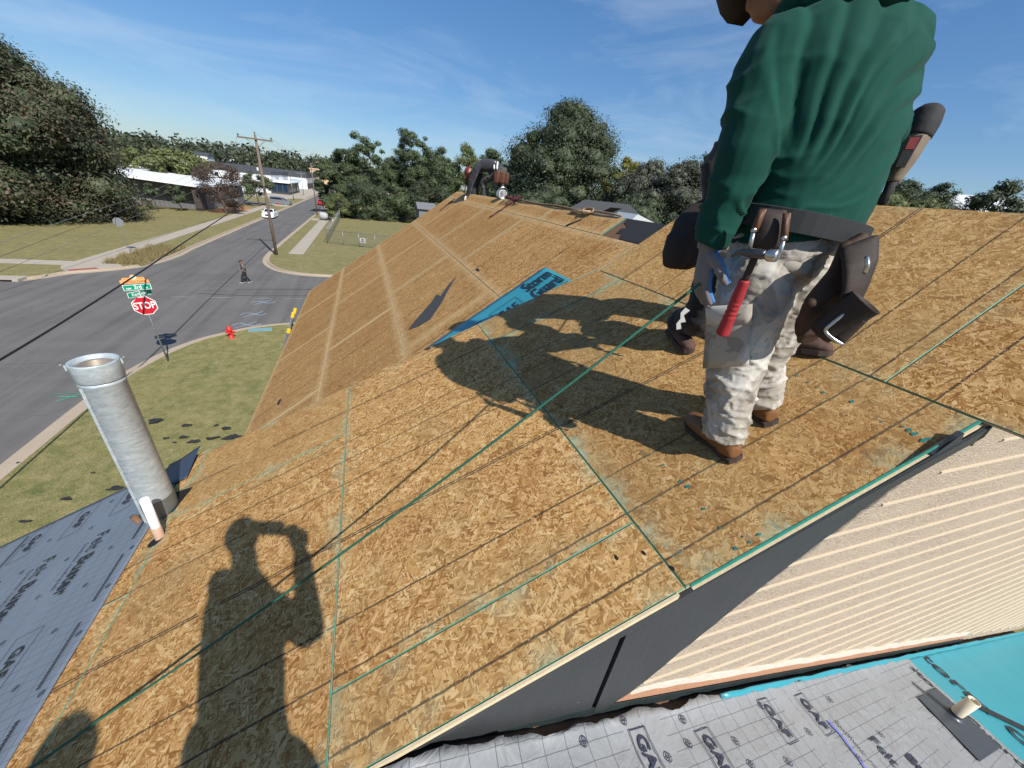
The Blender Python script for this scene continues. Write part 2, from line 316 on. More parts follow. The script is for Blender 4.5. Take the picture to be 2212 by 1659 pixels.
def panel(pf, s0, s1, y0, y1, mat, edge, parent=house, name='osb_panel', dz=0., y0b=None, y1b=None, g=.0014):
    """one sheet: top with bevelled, edge-sealed border; attribute 'edge' = distance to the border (m)"""
    y0b = y0 if y0b is None else y0b; y1b = y1 if y1b is None else y1b
    C = [(s0+g, y0+g), (s1-g, y0b+g), (s1-g, y1b-g), (s0+g, y1-g)]
    def ins(d): return [(C[0][0]+d, C[0][1]+d), (C[1][0]-d, C[1][1]+d), (C[2][0]-d, C[2][1]-d), (C[3][0]+d, C[3][1]-d)]
    m = min(.12, (s1-s0)*.45, (min(y1, y1b)-max(y0, y0b))*.45); jit = random.uniform(-.0012, .0012)+dz
    V = []; E = []; U = []
    for d, h, e in ((0, -TH, 0), (0, -.0025, 0), (.0030, 0, 0), (m, 0, m)):
        for (s, y) in ins(d): V.append(pf(s, y, h+jit)); E.append(e); U.append((y, s))
    F = [(3, 2, 1, 0)]; MI = [2]
    for r in range(3):
        for i in range(4): F.append((r*4+i, r*4+(i+1) % 4, r*4+4+(i+1) % 4, r*4+4+i)); MI.append((2, 1, 0)[r])
    F.append((12, 13, 14, 15)); MI.append(0)
    return mk(name, V, F, [mat, edge, M_EDGE], parent, mi=MI, attrs={'edge': E}, uv=U)
# low-pitched roof the workers stand on: sheets 4 ft x 8 ft in courses up the slope
FR = 3.055
def row(pf, s0, s1, ys, mat, edge, rk=False, **kw):
    for a, b in zip(ys[:-1], ys[1:]):
        near = rk and a == ys[0]
        panel(pf, s0, s1, rakeY(s0) if near else a, b, mat, edge, y0b=rakeY(s1) if near else None, **kw)
row(PA, -1.219, 0, [0, 2.62, FR], M_OSB_D, M_GREEN, True)
row(PA, -2.438, -1.219, [0, .757, FR], M_OSB_A, M_GREEN, True)
row(PA, -3.657, -2.438, [0, 2.32, FR-.03], M_OSB_A, M_GREEN, True)
row(PA, -4.876, -3.657, [0, 1.79, FR+.02], M_OSB_A, M_GREEN, True)
row(PA, -6.095, -4.876, [0, 1.2, FR], M_OSB_A, M_GREEN, True)
# teal-sealed near edge of the second course and pale edge strip of the third
mb = MB()
for s0, s1, hh in ((-1.20, -.005, 1),):
    a, b = PA(s0, rakeY(s0)-.004, .0015), PA(s1, rakeY(s1)-.004, .0015); a2, b2 = PA(s0, rakeY(s0)-.004, -.006), PA(s1, rakeY(s1)-.004, -.006); c, d = PA(s0, rakeY(s0)+.003, .0015), PA(s1, rakeY(s1)+.003, .0015)
    mb.add([a, b, d, c, a2, b2], [(0, 1, 2, 3), (0, 4, 5, 1)])
mb.build('edge_seal', M_TEAL, house)
mb = MB()
for s0, s1, dz in ((-2.44, -1.25, .002), (-1.2, 0, -.012)):
    P = [PA(s0, rakeY(s0)-.010, dz), PA(s1, rakeY(s1)-.010, dz), PA(s1, rakeY(s1)-.001, dz), PA(s0, rakeY(s0)-.001, dz)]; Q = [p-np.array([0, 0, .02]) for p in P]
    mb.add(P+Q, [(0, 1, 2, 3), (0, 4, 5, 1), (1, 5, 6, 2), (3, 7, 4, 0)])
mb.build('sheathing_edge', plain('raw_wood_edge', (.62, .50, .32), .8, var=.2, sc=50, bump=.5), house)
# main roof plane
row(PB, 0, 1.222, [.30, .742, 2.97], M_OSB_C, M_GREEN, dz=.004)
B0, B1 = 2.975, 12.0
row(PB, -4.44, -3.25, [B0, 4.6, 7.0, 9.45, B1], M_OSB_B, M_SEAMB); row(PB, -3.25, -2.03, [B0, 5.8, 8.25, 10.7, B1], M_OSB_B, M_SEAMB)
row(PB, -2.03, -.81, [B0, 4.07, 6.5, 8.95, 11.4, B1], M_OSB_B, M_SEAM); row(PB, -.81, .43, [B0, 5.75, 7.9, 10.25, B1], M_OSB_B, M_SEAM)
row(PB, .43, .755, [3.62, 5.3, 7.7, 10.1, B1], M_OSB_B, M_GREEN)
mb = MB(); mb.prism([(.43, 2.98), (.43, 3.62), (.75, 3.62), (.75, 2.98)], lambda s, y: PB(s, y, -.02), lambda s, y: PB(s, y, -.006)); mb.build('old_deck_board', M_OLDWOOD, house)
mb = MB(); mb.prism([(.44, 2.985), (.44, 3.30), (.52, 3.36), (.5, 3.44), (.58, 3.47), (.62, 3.40), (.68, 3.55), (.75, 3.58), (.75, 2.985)], lambda s, y: PB(s, y, -.006), lambda s, y: PB(s, y, -.001)); mb.build('old_felt', M_BLACK, house)
mb = MB(); a, b = PB(.43, 3.62, .001), PB(.755, 3.62, .001); mb.add([a, b, b+[0, -.006, .0], a+[0, -.006, 0], a+[0, -.006, -.012], b+[0, -.006, -.012]], [(0, 1, 2, 3), (3, 2, 5, 4)]); mb.build('edge_seal', M_TEAL, house)
# back slopes, eaves trim and walls (mostly out of sight)
mb = MB()
for s, y0, y1, drop in ((1.222, .30, 2.97, 5.), (.755, 2.98, 12., 5.2)):
    t = PB(s, y0, -.004); mb.add([t, (t[0], y1, t[2]), (t[0]+drop, y1, t[2]-drop*.62), (t[0]+drop, y0, t[2]-drop*.62)], [(0, 3, 2, 1)])
mb.build('back_slope', M_BLACK, house)
mb = MB(); mb.bx(-1.25, 7.2, 3.1, 11.7, 0, CZ-3.35); mb.add([(-1.25, 11.7, CZ-3.35), (7.2, 11.7, CZ-3.35), (2.6, 11.7, CZ-.2), (-1.25, 3.1, CZ-3.35), (7.2, 3.1, CZ-3.35), (2.6, 3.1, CZ-.2)], [(0, 1, 2), (3, 5, 4)]); mb.bx(-3.1, 7.0, .62, 2.92, 0, CZ-3.3); mb.build('wall', M_WALL, house)
mb = MB(); mb.add([PA(-6.0, 2.93), PA(0, 2.93), PB(-4.2, 2.93, -.05), (PA(-6, 0)[0], 2.93, CZ-3.4)], [(0, 3, 2, 1)]); mb.build('cheek_wall', M_WALL, house)
def strip(name, P, w, mat, parent, up=(0, 0, 1)): pass
mb = MB(); e = PB(-4.44, 0, -TH)
mb.box((e[0]+.012, (B0+B1)/2, e[2]-.075), (.02, B1-B0-.01, .14)); mb.build('eave_board', M_FASCIA, house)
for pf, s0, s1, yy in ((PB, -4.4, .74, B1-.02), (PA, -6.05, -.02, FR-.02)):
    mb = MB(); a, b = pf(s0, yy, -TH-.003), pf(s1, yy, -TH-.003); dn = np.array([0, 0, -.14]); ty = np.array([0, -.02, 0]); mb.add([a, b, b+dn, a+dn, a+ty, b+ty, b+dn+ty, a+dn+ty], [(0, 3, 2, 1), (4, 5, 6, 7), (0, 1, 5, 4), (3, 7, 6, 2), (0, 4, 7, 3), (1, 2, 6, 5)]); mb.build('rake_board', M_FASCIA, house)
# ---- lower roof the photographer stands on: plane falling to +x
def zR(x): return CZ-1.52-.36*x if x > 0 else CZ-1.52+.36*x
def wallY(x): return .525-.04*x
nR = nz([.36, 0, 1]); dR = nR@np.array([0, 0, -1.52])
def pixW(px, py): p = on_plane(px, py, (.04, 1, 0), .525); return (p[0], p[2])     # photo pixel -> (x, z below camera) on the gable wall
def pixR(px, py): p = on_plane(px, py, nR, dR); return p[0], p[1]
def PR(x, y, h=0.): return np.array([x, y, zR(x)])+nR*h
# gable wall: charcoal boards, then cream lap siding
def gpoly(pts, y0, y1): return lambda mb: mb.prism(pts, lambda x, z: (x, wallY(x)+y0, z), lambda x, z: (x, wallY(x)+y1, z))
EDG = [pixW(*p) for p in ((2075, 928), (1940, 1028), (1820, 1122), (1700, 1212), (1600, 1290), (1480, 1388), (1345, 1498))]
def zr(x): return zA(x)-.016
top = lambda xs: [(x, zr(x)) for x in xs]
mb = MB(); XJ = pixW(1300, 1470)[0]; pts = top(np.linspace(XJ-.012, .02, 6))+[(.02, zR(.02)-.02), (XJ-.012, zR(XJ)+.004)]
mb.prism(pts[::-1], lambda x, z: (x, wallY(x)-.012, z), lambda x, z: (x, wallY(x)+.004, z)); mb.build('gable_board', M_FASCIA, house)
low = []
for (x0, z0), (x1, z1) in zip(EDG[:-1], EDG[1:]):
    for t in np.linspace(0, 1, 9)[:-1]: low.append((x0+(x1-x0)*t+random.uniform(-.004, .004), CZ+z0+(z1-z0)*t+random.uniform(-.006, .006)))
mb = MB(); pts = top(np.linspace(XJ+.008, EDG[0][0]+.02, 10))+low+[(XJ+.06, zR(XJ+.06)+.03), (XJ+.008, zR(XJ)+.01)]
mb.prism(pts, lambda x, z: (x, wallY(x)-.014, z), lambda x, z: (x, wallY(x)+.004, z)); mb.build('gable_board', M_FASCIA, house)
mb = MB(); a = top(np.linspace(.0, 2.0, 9)); mb.prism(a+[(x, z-.045) for x, z in a[::-1]], lambda x, z: (x, wallY(x)-.022, z), lambda x, z: (x, wallY(x)-.012, z)); mb.build('rake_trim', M_FASCIA, house)
def ztop(x): return ZB+math.tan(aB)*(x-XB)-.05 if x > XB else zr(x)-.01
zz = CZ-4.12; k = 0
while zz < CZ+.1:
    z0, z1 = zz, zz+.115; xa = max(.70, (CZ-1.54-z1)/.36); xlo = max(.70, (CZ-1.52-z0)/.36)
    # start where the board clears the lower roof and end at 6.2; left end stops behind the charcoal boards
    xl = max(.70, (CZ-1.54-z1)/.36); xt = XB+(z1-ZB+.05)/math.tan(aB) if z1 > ZB-.05 else (.72 if z1 < zr(.72) else XB+(z1-ZB)/math.tan(aA)+.03)
    x0 = max(xl, xt); zb0 = z0
    if x0 < 8.5:
        xb = max(x0, (CZ-1.51-z0)/.36)
        prof = [(x0, z1), (9.0, z1), (9.0, z0), (xb, z0)] if xb > x0 else [(x0, z1), (9.0, z1), (9.0, z0), (x0, z0)]
        mb = MB()
        f = lambda off: (lambda x, z: (x, wallY(x)+off-.004*(z1-z)/.115, z)); mb.prism(prof, f(.004), f(.018))
        lip = [(max(x0, xb)+.2, z0+.010), (9.0, z0+.010), (9.0, z0), (max(x0, xb)+.2, z0)]; mb.prism(lip, lambda x, z: (x, wallY(x)-.0052, z), lambda x, z: (x, wallY(x)+.003, z))
        mb.M[-6:] = [1]*6; mk('siding_board', mb.V, mb.F, [M_SIDE, M_LIP], house, mi=mb.M)
    zz += .1155; k += 1
# ragged saw-cut bottom of the siding, flashing leg and membrane along the wall
def wavy(x0, x1, n, fz, amp): return [(x, fz(x)+random.uniform(-amp, amp)) for x in np.linspace(x0, x1, n)]
mb = MB(); lo = [(x, zR(x)+.055) for x in np.linspace(.73, 5, 30)]; hi = wavy(5, .86, 60, lambda x: zR(x)+.055+min(.05, (x-.72)*.2), .007)
mb.prism(lo+hi, lambda x, z: (x, wallY(x)-.008, z), lambda x, z: (x, wallY(x)+.003, z)); mb.build('cut_edge', M_COPPER, house)
mb = MB(); lo = hi[::-1]; up = wavy(5, .92, 60, lambda x: zR(x)+.1+min(.05, (x-.8)*.14), .008)
mb.prism([(x, z-.006) for x, z in lo]+up, lambda x, z: (x, wallY(x)-.007, z), lambda x, z: (x, wallY(x)+.003, z)); mb.build('sealant_smear', plain('white_smear', (.60, .54, .46), .8, var=.15, sc=25, bump=.8, bd=.004), house)
mb = MB(); lo = [(x, zR(x)-.01) for x in np.linspace(.1, 5, 24)]; hi = [(x, zR(x)+.05) for x in np.linspace(5, .68, 24)]
mb.prism(lo+hi, lambda x, z: (x, wallY(x)-.013, z), lambda x, z: (x, wallY(x)-.009, z)); mb.build('wall_flashing', plain('step_flashing', (.035, .05, .052), .45, .3, var=.6, sc=12), house)
mb = MB(); mb.add([(0, -4, zR(0)-.02), (7, -4, zR(7)-.02), (7, wallY(7)+.1, zR(7)-.02), (0, wallY(0), zR(0)-.02), (-4, -4, zR(-4)-.02), (-4, .45, zR(-4)-.02)], [(0, 1, 2, 3), (4, 0, 3, 5)]); mb.bx(-3.9, 6.8, -3.8, .4, 0, CZ-5.0); mb.build('lower_roof_deck', M_OLDWOOD, house)
# ================================================================ sheet goods laid on the roofs
def sheet(name, pf, u0, u1, v0, v1, mat, label, cat, nu=24, nv=24, h=.003, wave=None, edge=None, group=None, kind=None, parent=None):
    """pf(u, v, h); a thin sheet with waves; UV = (v, u)"""
    V = []; U = []; F = []
    for i, u in enumerate(np.linspace(u0, u1, nu+1)):
        for j, v in enumerate(np.linspace(v0, wallY(u)-.035 if v1 == 'W' else v1, nv+1)):
            du, dv, dh = (edge(u, v, i/nu, j/nv) if edge else (0, 0, 0)); hh = h+(wave(u, v) if wave else 0)+dh
            V.append(pf(u+du, v+dv, hh)); U.append((v, u))
    for i in range(nu):
        for j in range(nv): a = i*(nv+1)+j; F.append((a, a+nv+1, a+nv+2, a+1))
    n = len(V); V2 = V+[np.asarray(p)-np.array([0, 0, .0012]) for p in V]; rim = []
    ring = [j for j in range(nv+1)]+[i*(nv+1)+nv for i in range(1, nu+1)]+[nu*(nv+1)+j for j in range(nv-1, -1, -1)]+[i*(nv+1) for i in range(nu-1, 0, -1)]
    rim = [(ring[q], ring[(q+1) % len(ring)], ring[(q+1) % len(ring)]+n, ring[q]+n) for q in range(len(ring))]
    o = mk(name, V2, F+rim, mat, parent, smooth=True, uv=U+U)
    if label: tag(o, label, cat, group, kind)
    return o
def sm(x): return mnoise.noise(Vector(x))
# left: FeltBuster along the eave of the low roof
fw = lambda u, v: .004*sm((u*3, v*3, 1))
felt = sheet('roofing_underlayment', PA, -6.05, -3.79, rakeY(-5)+.01, FR+.012, M_FELT, 'grey FeltBuster underlayment sheet beside the galvanised vent stack', 'underlayment', 46, 50, .006, fw)
ink = MB()
def ltr(s, txt, size, y, bold=0, squash=1.): put_text(ink, txt, size, PA(s, y, .0125), (0, -1, 0), (math.cos(aA), 0, math.sin(aA)), bold, squash)
for r in range(4):
    s = -4.195-.355*r; sh = .0
    for c in range(3):
        y = 2.30-1.16*c+sh
        ltr(s, 'Felt', .125, y+.165, .0, .82); ltr(s-.002, 'Buster', .125, y-.085, .0028, .86); ltr(s-.085, 'Synthetic roofing felt', .036, y+.02, 0, 1.15)
        yb = y+.57
        for (ds, dy, ls, ly) in ((.07, 0, .003, .30), (-.07, 0, .003, .30), (0, .15, .14, .003), (0, -.15, .14, .003)):
            ink.add([PA(s+ds-ls/2, yb+dy-ly/2, .0125), PA(s+ds-ls/2, yb+dy+ly/2, .0125), PA(s+ds+ls/2, yb+dy+ly/2, .0125), PA(s+ds+ls/2, yb+dy-ly/2, .0125)], [(0, 3, 2, 1)])
        if yb < FR-.1: ltr(s, 'GAF', .085, yb, .0025)
for s in (-3.87, -5.02):
    for y in np.arange(.6, 3.0, .42):
        for q in range(22): ink.add([PA(s-.009, y+q*.014, .0125), PA(s-.009, y+q*.014+.009, .0125), PA(s+.009, y+q*.014+.011, .0125), PA(s+.009, y+q*.014, .0125)], [(0, 3, 2, 1)])
def target_mark(mb, pt, r):
    n = 14
    ang = [2*math.pi*i/n for i in range(n)]
    V = [pt(r*math.cos(a), r*math.sin(a)) for a in ang]+[pt(r*.78*math.cos(a), r*.78*math.sin(a)) for a in ang]
    mb.add(V, [(i, (i+1) % n, n+(i+1) % n, n+i) for i in range(n)])
    for (a, b) in ((r*.78, r*.1), (r*.1, r*.78)): mb.add([pt(-a, -b), pt(a, -b), pt(a, b), pt(-a, b)], [(0, 1, 2, 3)])
for r, s in enumerate((-3.83, -4.02, -4.36, -4.72, -4.98, -5.4)):
    for y in np.arange(.62+.11*r, 3.02, .262): target_mark(ink, lambda a, b, s=s, y=y: PA(s+a, y+b, .0128), .0135)
tag(ink.build('print', M_INK, felt), kind='stuff')
# storm membrane on the main roof, tucked under the low roof's far edge
st_s0, st_s1 = -1.86, -.12
def stedge(u, v, i, j): return (random.uniform(-.01, .01) if j < .05 else 0, (random.uniform(-.03, .03) if j < .05 else 0), 0)
sg = sheet('storm_membrane', lambda u, v, h: PB(u, v, h), -2.4, -.225, 2.93, 3.75, M_STORM, 'bright blue storm guard membrane strip on the main roof beside the lower pitch', 'membrane', 30, 12, .004, lambda u, v: .004*sm((u*4, v*4, 3)))
ink = MB()
def onB(s, y, h=.0135): return PB(s, y, h)
for i, (s, txt, size) in enumerate(((-.47, 'Storm', .17), (-.345, 'Guard', .17), (-.262, 'Leak Barrier', .075))): pass
bs = (0, 1, 0); us = (-math.cos(aB), 0, -math.sin(aB))
UB = (math.cos(aB), 0, math.sin(aB)); put_text(ink, 'Storm', .32, PB(-.42, 3.55, .0135), UB, (0, 1, 0), .006, .40); put_text(ink, 'Guard', .32, PB(-.42, 3.30, .0135), UB, (0, 1, 0), .006, .40); put_text(ink, 'Leak Barrier', .13, PB(-.42, 3.13, .0135), UB, (0, 1, 0), .001, .5)
for sc in (-.86, -1.30):
    put_text(ink, 'GAF', .26, PB(sc, 3.32, .0135), (math.cos(aB), 0, math.sin(aB)), (0, 1, 0), .004, .5)
    for (ds, dy, ls, ly) in ((.16, 0, .006, .40), (-.16, 0, .006, .40), (0, .20, .32, .008), (0, -.20, .32, .008)):
        ink.add([PB(sc+ds-ls/2, 3.32+dy-ly/2, .0135), PB(sc+ds-ls/2, 3.32+dy+ly/2, .0135), PB(sc+ds+ls/2, 3.32+dy+ly/2, .0135), PB(sc+ds+ls/2, 3.32+dy-ly/2, .0135)], [(0, 3, 2, 1)])
tag(ink.build('print', M_INK, sg), kind='stuff')
# right: wrinkled GAF underlayment on the lower roof, with a lap
def rw(u, v):
    e = max(0, 1-(wallY(u)-v)/.16); return .007*abs(sm((u*5, v*6, 4)))+.006*sm((u*12, v*4+u*6, 9))*(.4+e)+.035*e*e+.004*sm((u*25, v*20, 2))
def redge(u, v, i, j): return (0, .03*sm((u*5, 0, 5))+.012*sm((u*23, 0, 7))-.008 if j > .999 else 0, 0)
f2 = sheet('roofing_underlayment', PR, -.12, 3.62, -1.2, 'W', M_FELT2, 'wrinkled grey GAF underlayment on the lower roof below the cream gable', 'underlayment', 150, 60, .006, rw, redge)
f3 = sheet('roofing_underlayment', PR, -.16, .30, -1.2, 'W', M_FELT2, 'narrow lapped strip of grey underlayment along the lower roof ridge', 'underlayment', 24, 60, .017, rw, redge)
ink = MB(); Rx = nz([1, 0, -.36])
def onR(x, y, h=.0): return PR(x, y, .006+rw(x, y)+.0065+h)
def rtext(x, y, txt, size, bold, squash=1., hh=0.): 
    V, F = text_mesh(txt, size, bold); ink.add([onR(x+v[1]*Rx[0], y-v[0]*squash, hh) for v in V], F)
def rbox(xc, yc, lx, ly, w, hh=0.):
    for (dx, dy, a, b) in ((lx/2, 0, w, ly), (-lx/2, 0, w, ly), (0, ly/2, lx, w), (0, -ly/2, lx, w)):
        n = 8; 
        for q in range(n):
            if a > b: xs = np.linspace(-a/2, a/2, n+1); ink.add([onR(xc+dx+xs[q], yc+dy-b/2, hh), onR(xc+dx+xs[q+1], yc+dy-b/2, hh), onR(xc+dx+xs[q+1], yc+dy+b/2, hh), onR(xc+dx+xs[q], yc+dy+b/2, hh)], [(0, 1, 2, 3)])
            else: ys = np.linspace(-b/2, b/2, n+1); ink.add([onR(xc+dx-a/2, yc+dy+ys[q], hh), onR(xc+dx+a/2, yc+dy+ys[q], hh), onR(xc+dx+a/2, yc+dy+ys[q+1], hh), onR(xc+dx-a/2, yc+dy+ys[q+1], hh)], [(0, 1, 2, 3)])
for (px, py) in ((1400, 1640), (1545, 1635), (1675, 1560), (1755, 1545)):
    x, y = pixR(px, py); rbox(x, y, .085, .17, .0035); rtext(x, y, 'GAF', .072, .002)
for (px, py, t) in ((1905, 1625, 'Felt'), (2010, 1690, 'Buster')):
    x, y = pixR(px, py); rtext(x, y, t, .10, .001 if t == 'Felt' else .003, .8)
x, y = pixR(1880, 1650); rtext(x, y, 'Synthetic roofing felt', .04, 0)
for row_, (pa, pb) in enumerate((((1255, 1610), (1440, 1640)), ((1340, 1565), (1620, 1655)), ((1640, 1530), (1850, 1640)), ((1790, 1515), (1900, 1590)), ((1470, 1560), (1700, 1650)))):
    a = np.array(pixR(*pa)); b = np.array(pixR(*pb)); n = max(2, int(np.linalg.norm(b-a)/.2)+1)
    for t in np.linspace(0, 1, n): c = a+(b-a)*t; target_mark(ink, lambda p, q, c=c: onR(c[0]+p, c[1]+q, .001), .015)
tag(ink.build('print', M_INKB, f2), kind='stuff')
# blue chalk streak on that sheet
ck = MB(); P = [pixR(*p) for p in ((1785, 1560), (1815, 1595), (1840, 1630), (1862, 1659), (1890, 1700))]
for a, b in zip(P[:-1], P[1:]):
    a = np.array(a); b = np.array(b); d = nz(b-a); nn = np.array([-d[1], d[0]])*.006; ck.add([onR(*(a-nn), .001), onR(*(b-nn), .001), onR(*(b+nn), .001), onR(*(a+nn), .001)], [(0, 1, 2, 3)])
ck.build('chalk_streak', plain('blue_chalk', (.10, .13, .55), .8, var=.4), f2)
# blue membrane to the right, and its upturn along the wall
s2 = sheet('storm_membrane', PR, 3.5, 9.5, -1.6, 'W', M_STORM, 'wide turquoise storm guard membrane beside the grey underlayment on the lower roof', 'membrane', 60, 50, .001, lambda u, v: .004*abs(sm((u*4, v*4, 8)))+.03*max(0, 1-(wallY(u)-v)/.14)**2)
def up(u, v, h): 
    x = u; return np.array([x, wallY(x)-.066+.046*v-.010*abs(sm((x*6, 3, v*4))), zR(x)+.022+.026*v+.012*sm((x*7, v*3, 2))])
s3 = sheet('storm_membrane', up, 1.42, 8.0, .2, .65, M_STORM, 'torn turquoise membrane strip turned up along the foot of the cream wall', 'membrane', 80, 4, 0)
ink = MB()
def rt2(x, y, txt, size, bold): 
    V, F = text_mesh(txt, size, bold); ink.add([PR(x+v[1]*Rx[0], y-v[0], .012) for v in V], F)
x, y = pixR(2160, 1560); rt2(x, y, 'Storm Guard', .2, .004); x, y = pixR(2190, 1600); rt2(x-.05, y-.35, 'Leak Barrier', .1, .002); x, y = pixR(2075, 1540); rt2(x, y, 'Storm Guard', .11, .003)
for (px0, py0, px1, py1, w) in ((2085, 1515, 2240, 1590, .028), ):
    a = np.array(pixR(px0, py0)); b = np.array(pixR(px1, py1)); d = nz(b-a); nn = np.array([-d[1], d[0]])*w; ink.add([PR(*(a-nn), .011), PR(*(b-nn), .011), PR(*(b+nn), .011), PR(*(a+nn), .011)], [(0, 1, 2, 3)])
tag(ink.build('print', M_INK, s2), kind='stuff')
# plumbing vent on the lower roof with its flashing
x, y = pixR(2055, 1548); vent2 = empty('plumbing_vent', PR(x, y, 0), 'cream plastic vent pipe through a slate-grey flashing on the lower roof', 'vent pipe')
M_PVC = plain('cream_pvc', (.62, .55, .42), .45, var=.12, sc=40); M_SLATE = plain('slate_flashing', (.055, .065, .08), .4, .2, var=.2, sc=20)
c0 = PR(x, y, .012); ax = nz([.10, -.02, 1]); mb = MB(); mb.lathe([(.022, -.05), (.030, -.02), (.030, .19), (.0255, .19), (.0255, .02)], c0, 20, ax); mb.build('pipe', M_PVC, vent2, True)
cs = [pixR(1980, 1511), pixR(2018, 1489), pixR(2158, 1617), pixR(2112, 1648)]
cs = [np.array(c) for c in cs]; mb = MB(); mb.prism([tuple(c) for c in cs][::-1], lambda a, b: PR(a, b, .0135), lambda a, b: PR(a, b, .0175)); mb.lathe([(.055, .0), (.045, .012), (.033, .02), (.031, .04)], c0, 20, ax); mb.build('flashing', M_SLATE, vent2)
# galvanised flue on the low roof
def galv():
    k = NT('galvanised'); c = k.coord(); q = k.map(c, (14, 14, 34)); n = k.noise(q, 1.2, 6, .7, .8); v = k.vor(k.map(c, (30, 30, 22)), 1.4, out='Color')
    s = k.n('SeparateColor', {0: v}).outputs[0]; col = k.mix(k.ramp(n, [(.35, 0.), (.68, 1.)]), (.30, .36, .39), (.56, .62, .65)); col = k.mix(k.math('MULTIPLY', s, .35), col, (.42, .47, .48))
    k.set(col, k.ramp(n, [(.2, .55), (.8, .34)]), .25, .5); k.bump(n, .25, .003); return k.m
M_GALV = galv(); M_RUST = plain('rusty_galvanised', (.30, .25, .20), .5, .5, var=.5, sc=14)
def pixvert(px, py, x, y):                     # height where the vertical through (x, y) meets row py
    return height_at(x, y, py)
sv, yv = -3.765, 2.45; b0 = PA(sv, yv, 0); hv = height_at(b0[0], b0[1], 778)-b0[2]
flue = empty('flue_pipe', b0, 'large galvanised steel flue pipe rising from a hole at the underlayment edge', 'flue')
rr = .094; mb = MB(); mb.lathe([(rr, -.35), (rr, hv-.13), (rr+.004, hv-.125), (rr+.004, hv-.118), (rr, hv-.11)], b0, 48); mb.lathe([(rr*.96, hv-.02), (rr*.96, -.35)], b0, 48); mb.build('barrel', M_GALV, flue, True)
mb = MB(); mb.lathe([(rr+.002, hv-.105), (rr+.006, hv-.10), (rr+.005, hv-.03), (rr+.007, hv-.012), (rr+.007, hv-.005), (rr+.006, hv), (rr-.003, hv+.001), (rr-.006, hv-.03)], b0, 48); mb.build('collar', M_GALV, flue, True)
mb = MB(); mb.lathe([(rr+.0035, .02), (rr+.0035, .145), (rr+.001, .16)], b0, 48); mb.build('base_collar', plain('dull_galvanised', (.20, .22, .23), .5, .7, var=.25, sc=9), flue, True)
mb = MB(); mb.lathe([(rr-.006, hv-.03), (rr-.02, hv-.035), (rr-.022, hv-.02), (rr-.035, hv-.022), (rr-.04, hv-.30), (0.001, hv-.31)], b0, 40); mb.build('liner', M_RUST, flue, True)
mb = MB(); seam = [b0+np.array([math.cos(t)*(rr+.002), math.sin(t)*(rr+.002), h]) for t, h in ((-2.25, .0), (-2.25, hv-.13))]; mb.tube(seam, .006, 8)
for dt in (-.09,): mb.tube([p+np.array([.012, -.010, 0]) for p in seam], .003, 6)
mb.build('lock_seam', M_GALV, flue)
mb = MB()
for t in (-2.7, .25):
    mb = MB(); c = b0+np.array([math.cos(t)*(rr+.012), math.sin(t)*(rr+.012), hv-.02]); mb.box(c, (.008, .008, .03), t); mb.box(c+np.array([math.cos(t)*.012, math.sin(t)*.012, .02]), (.008, .006, .004), t); mb.build('bracket', M_GALV, flue)
# the hole in the sheathing round it (dark) and lifted felt corner
mb = MB(); mb.prism([(-3.66, 2.38), (-3.60, 2.58), (-3.76, 2.62), (-3.80, 2.36)], lambda s, y: PA(s, y, .0065), lambda s, y: PA(s, y, .0075)); mb.build('vent_hole', plain('dark_hole', (.008, .007, .006), .9), house)
fl = sheet('felt_flap', lambda u, v, h: PA(u, v, h), -3.98, -3.70, 2.74, 3.10, plain('navy_felt', (.035, .05, .085), .45, var=.2), 'small curled flap of dark felt behind the galvanised flue', 'felt flap', 8, 8, .014, None, lambda u, v, i, j: (0, 0, .05*max(0, i-.3)*j))
s_, y_ = pixA(583, 1150); 
pv0 = PA(-3.655, 2.17, 0); pvc = empty('plumbing_vent', pv0, 'short white-painted plastic pipe standing in front of the galvanised flue', 'vent pipe')
hp = .31; axp = nz([.02, .02, 1]); mb = MB(); mb.lathe([(.023, .07), (.023, hp), (.019, hp), (.019, hp-.1)], pv0, 22, axp); mb.build('pipe', plain('white_pipe', (.68, .67, .65), .5, var=.15, sc=25), pvc, True)
mb = MB(); mb.lathe([(.022, -.08), (.025, .02), (.025, .085), (.023, .09)], pv0, 22, axp); mb.build('pipe_base', plain('pink_primer', (.50, .34, .25), .6, var=.3, sc=30), pvc, True)
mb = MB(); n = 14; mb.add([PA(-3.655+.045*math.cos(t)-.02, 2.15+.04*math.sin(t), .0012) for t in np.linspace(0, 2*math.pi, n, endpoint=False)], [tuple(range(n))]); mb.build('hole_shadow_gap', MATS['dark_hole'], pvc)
p3 = PA(-3.93, 2.47, .012); sp = empty('pipe_stub', p3, 'small brown pipe stub beside the foot of the galvanised flue', 'pipe'); mb = MB(); mb.lathe([(.019, -.05), (.019, .04), (.015, .04), (.014, -.02), (.001, -.021)], p3, 18, nz([-.35, .1, 1])); mb.build('stub', [M_OLDWOOD], sp, True)
